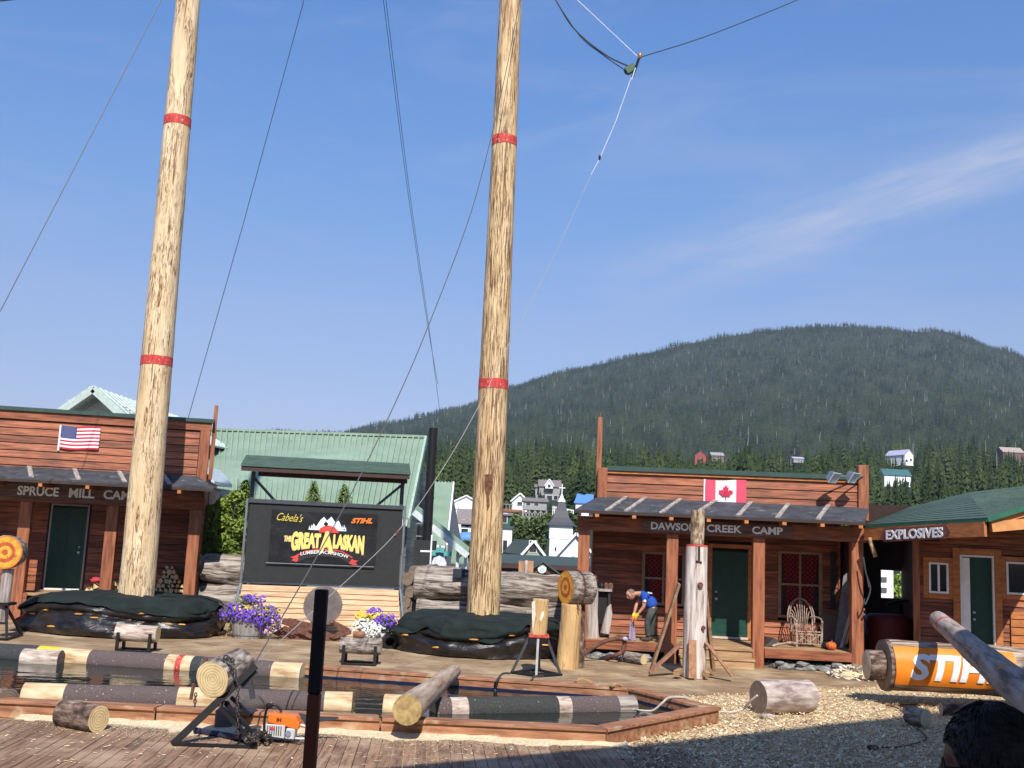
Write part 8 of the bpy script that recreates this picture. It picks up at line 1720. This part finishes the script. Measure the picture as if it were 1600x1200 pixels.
# ---- spectator close by, only hair and profile reach into the frame
Yh = 2.55; hc = at(1553, 1194, Yh); s = .255
t = thing('person', 'dark haired spectator with glasses in profile at the bottom right corner', 'person', (hc.x, hc.y, 1.0))
DSK = mat('spectator_skin', [(.3, (.14, .07, .05)), (.7, (.20, .105, .075))], nscale=8, rough=.6, bump=.05)
mb = MB(); fwd = Vector((-.88, .46, -.12)); f_, u_, r_ = headmesh(mb, hc, fwd, (0, 0, 1), s); ear(mb, hc, f_, u_, r_, s, 1); ear(mb, hc, f_, u_, r_, s, -1)
tmp = mb.build('tmp', DSK, t, smooth=True); nb = hc+Vector((.03, 0, -.15)); 
body = skinmesh('body', [(nb+Vector((.03, 0, -.50)), (.13, .19)), (nb+Vector((.02, 0, -.26)), (.12, .18)), (nb+Vector((.02, 0, -.12)), (.08, .10)), (nb, .062), (hc+Vector((.02, 0, -.05)), .05), (nb+Vector((.03, -.19, -.18)), .062), (nb+Vector((.05, -.22, -.46)), .050), (nb+Vector((-.15, -.2, -.62)), .038), (nb+Vector((.03, .19, -.18)), .062), (nb+Vector((.05, .22, -.46)), .050), (nb+Vector((-.15, .2, -.62)), .038)], [(0, 1), (1, 2), (2, 3), (3, 4), (2, 5), (5, 6), (6, 7), (2, 8), (8, 9), (9, 10)], DSK, t)
bm = bmesh.new(); bm.from_mesh(body.data); bm.from_mesh(tmp.data); bm.to_mesh(body.data); bm.free(); bpy.data.objects.remove(tmp)
skinmesh('shirt', [(nb+Vector((.03, 0, -.52)), (.15, .21)), (nb+Vector((.02, 0, -.26)), (.14, .20)), (nb+Vector((.02, 0, -.12)), (.10, .13)), (nb+Vector((.03, -.19, -.18)), .085), (nb+Vector((.05, -.22, -.42)), .07), (nb+Vector((.03, .19, -.18)), .085), (nb+Vector((.05, .22, -.42)), .07)], [(0, 1), (1, 2), (2, 3), (3, 4), (2, 5), (5, 6)], flat('dark_shirt', (.02, .02, .022), .9), t)
HAIRD = mat('dark_hair', [(.3, (.006, .005, .005)), (.7, (.020, .016, .014))], scale=(1, 1, 3), nscale=30, rough=.55, bump=.4, bdist=.01); mb = MB(); vs = []
n, m_ = 24, 56
def hairp(i, k):
    ph = 2*math.pi*k/m_; back = math.cos(ph)            # 1 = face side
    lim = 2.05 if back < .35 else 2.05-.85*min(1, (back-.35)/.45)
    th = lim*i/n; jit = 1+.03*noise.noise(Vector((math.cos(ph)*6, math.sin(ph)*6, th*5)))+.02*noise.noise(Vector((math.cos(ph)*20, math.sin(ph)*20, th*9)))
    return hc-f_*.012*s+(u_*math.cos(th)*.56+(r_*math.sin(ph)*.435+f_*math.cos(ph)*(.47 if back < 0 else .455))*math.sin(th))*s*jit
for i in range(n+1):
    for k in range(m_): vs.append(hairp(i, k))
mb.add(vs, [(i*m_+k, (i+1)*m_+k, (i+1)*m_+(k+1) % m_, i*m_+(k+1) % m_) for i in range(n) for k in range(m_)]); mb.build('hair', HAIRD, t, smooth=True)
mb = MB(); rg = random.Random(2)
for i in range(1100):
    k = rg.uniform(0, m_); th = rg.uniform(.05, .98)*n; p = hairp(th, k); p2 = hairp(min(n, th+2.2), k+rg.uniform(-.8, .8)); o_ = (p-hc).normalized(); mb.tube([p, (p+p2)/2+o_*.012*s, p2+o_*.02*s*rg.random()], [.0012, .0011, .0004], 3, cap=False)
mb.build('hair_strands', HAIRD, t)
mb = MB(); e = hc+u_*(.02*s); 
for sd in (-1, 1): mb.tube([e+f_*.40*s+r_*sd*.30*s, e+f_*.15*s+r_*sd*.375*s, e-f_*.06*s+r_*sd*.38*s], .0022, 6)
for sd in (-1, 1): cc_ = e+f_*.43*s+r_*sd*.155*s; mb.tube([cc_+r_*(.11*s*math.cos(a*.5236))+u_*(.08*s*math.sin(a*.5236)-.02*s) for a in range(13)], .0018, 6, cap=False)
mb.build('glasses', BLACKM, t)

# ============================================================ haze: one even box of air round everything
m_ = bpy.data.materials.new('haze_air'); m_.use_nodes = True; nt = m_.node_tree; nt.nodes.clear(); o_ = nt.nodes.new('ShaderNodeOutputMaterial'); v_ = nt.nodes.new('ShaderNodeVolumePrincipled'); v_.inputs['Color'].default_value = (.66, .78, 1.0, 1); v_.inputs['Density'].default_value = .000085; v_.inputs['Anisotropy'].default_value = 0.0
nt.links.new(v_.outputs[0], o_.inputs['Volume'])
mb = MB(); mb.box((-3100, -700, -6), (3100, 2900, 620)); hz_ = mb.build('haze', m_); hz_['kind'] = 'stuff'; hz_['label'] = 'thin blue summer haze filling the air'; hz_['category'] = 'haze'
# distance haze only matters far away; keep sources linked
for o in sc.objects:
    if o.type == 'MESH' and o.name.startswith('tmp'): bpy.data.objects.remove(o)
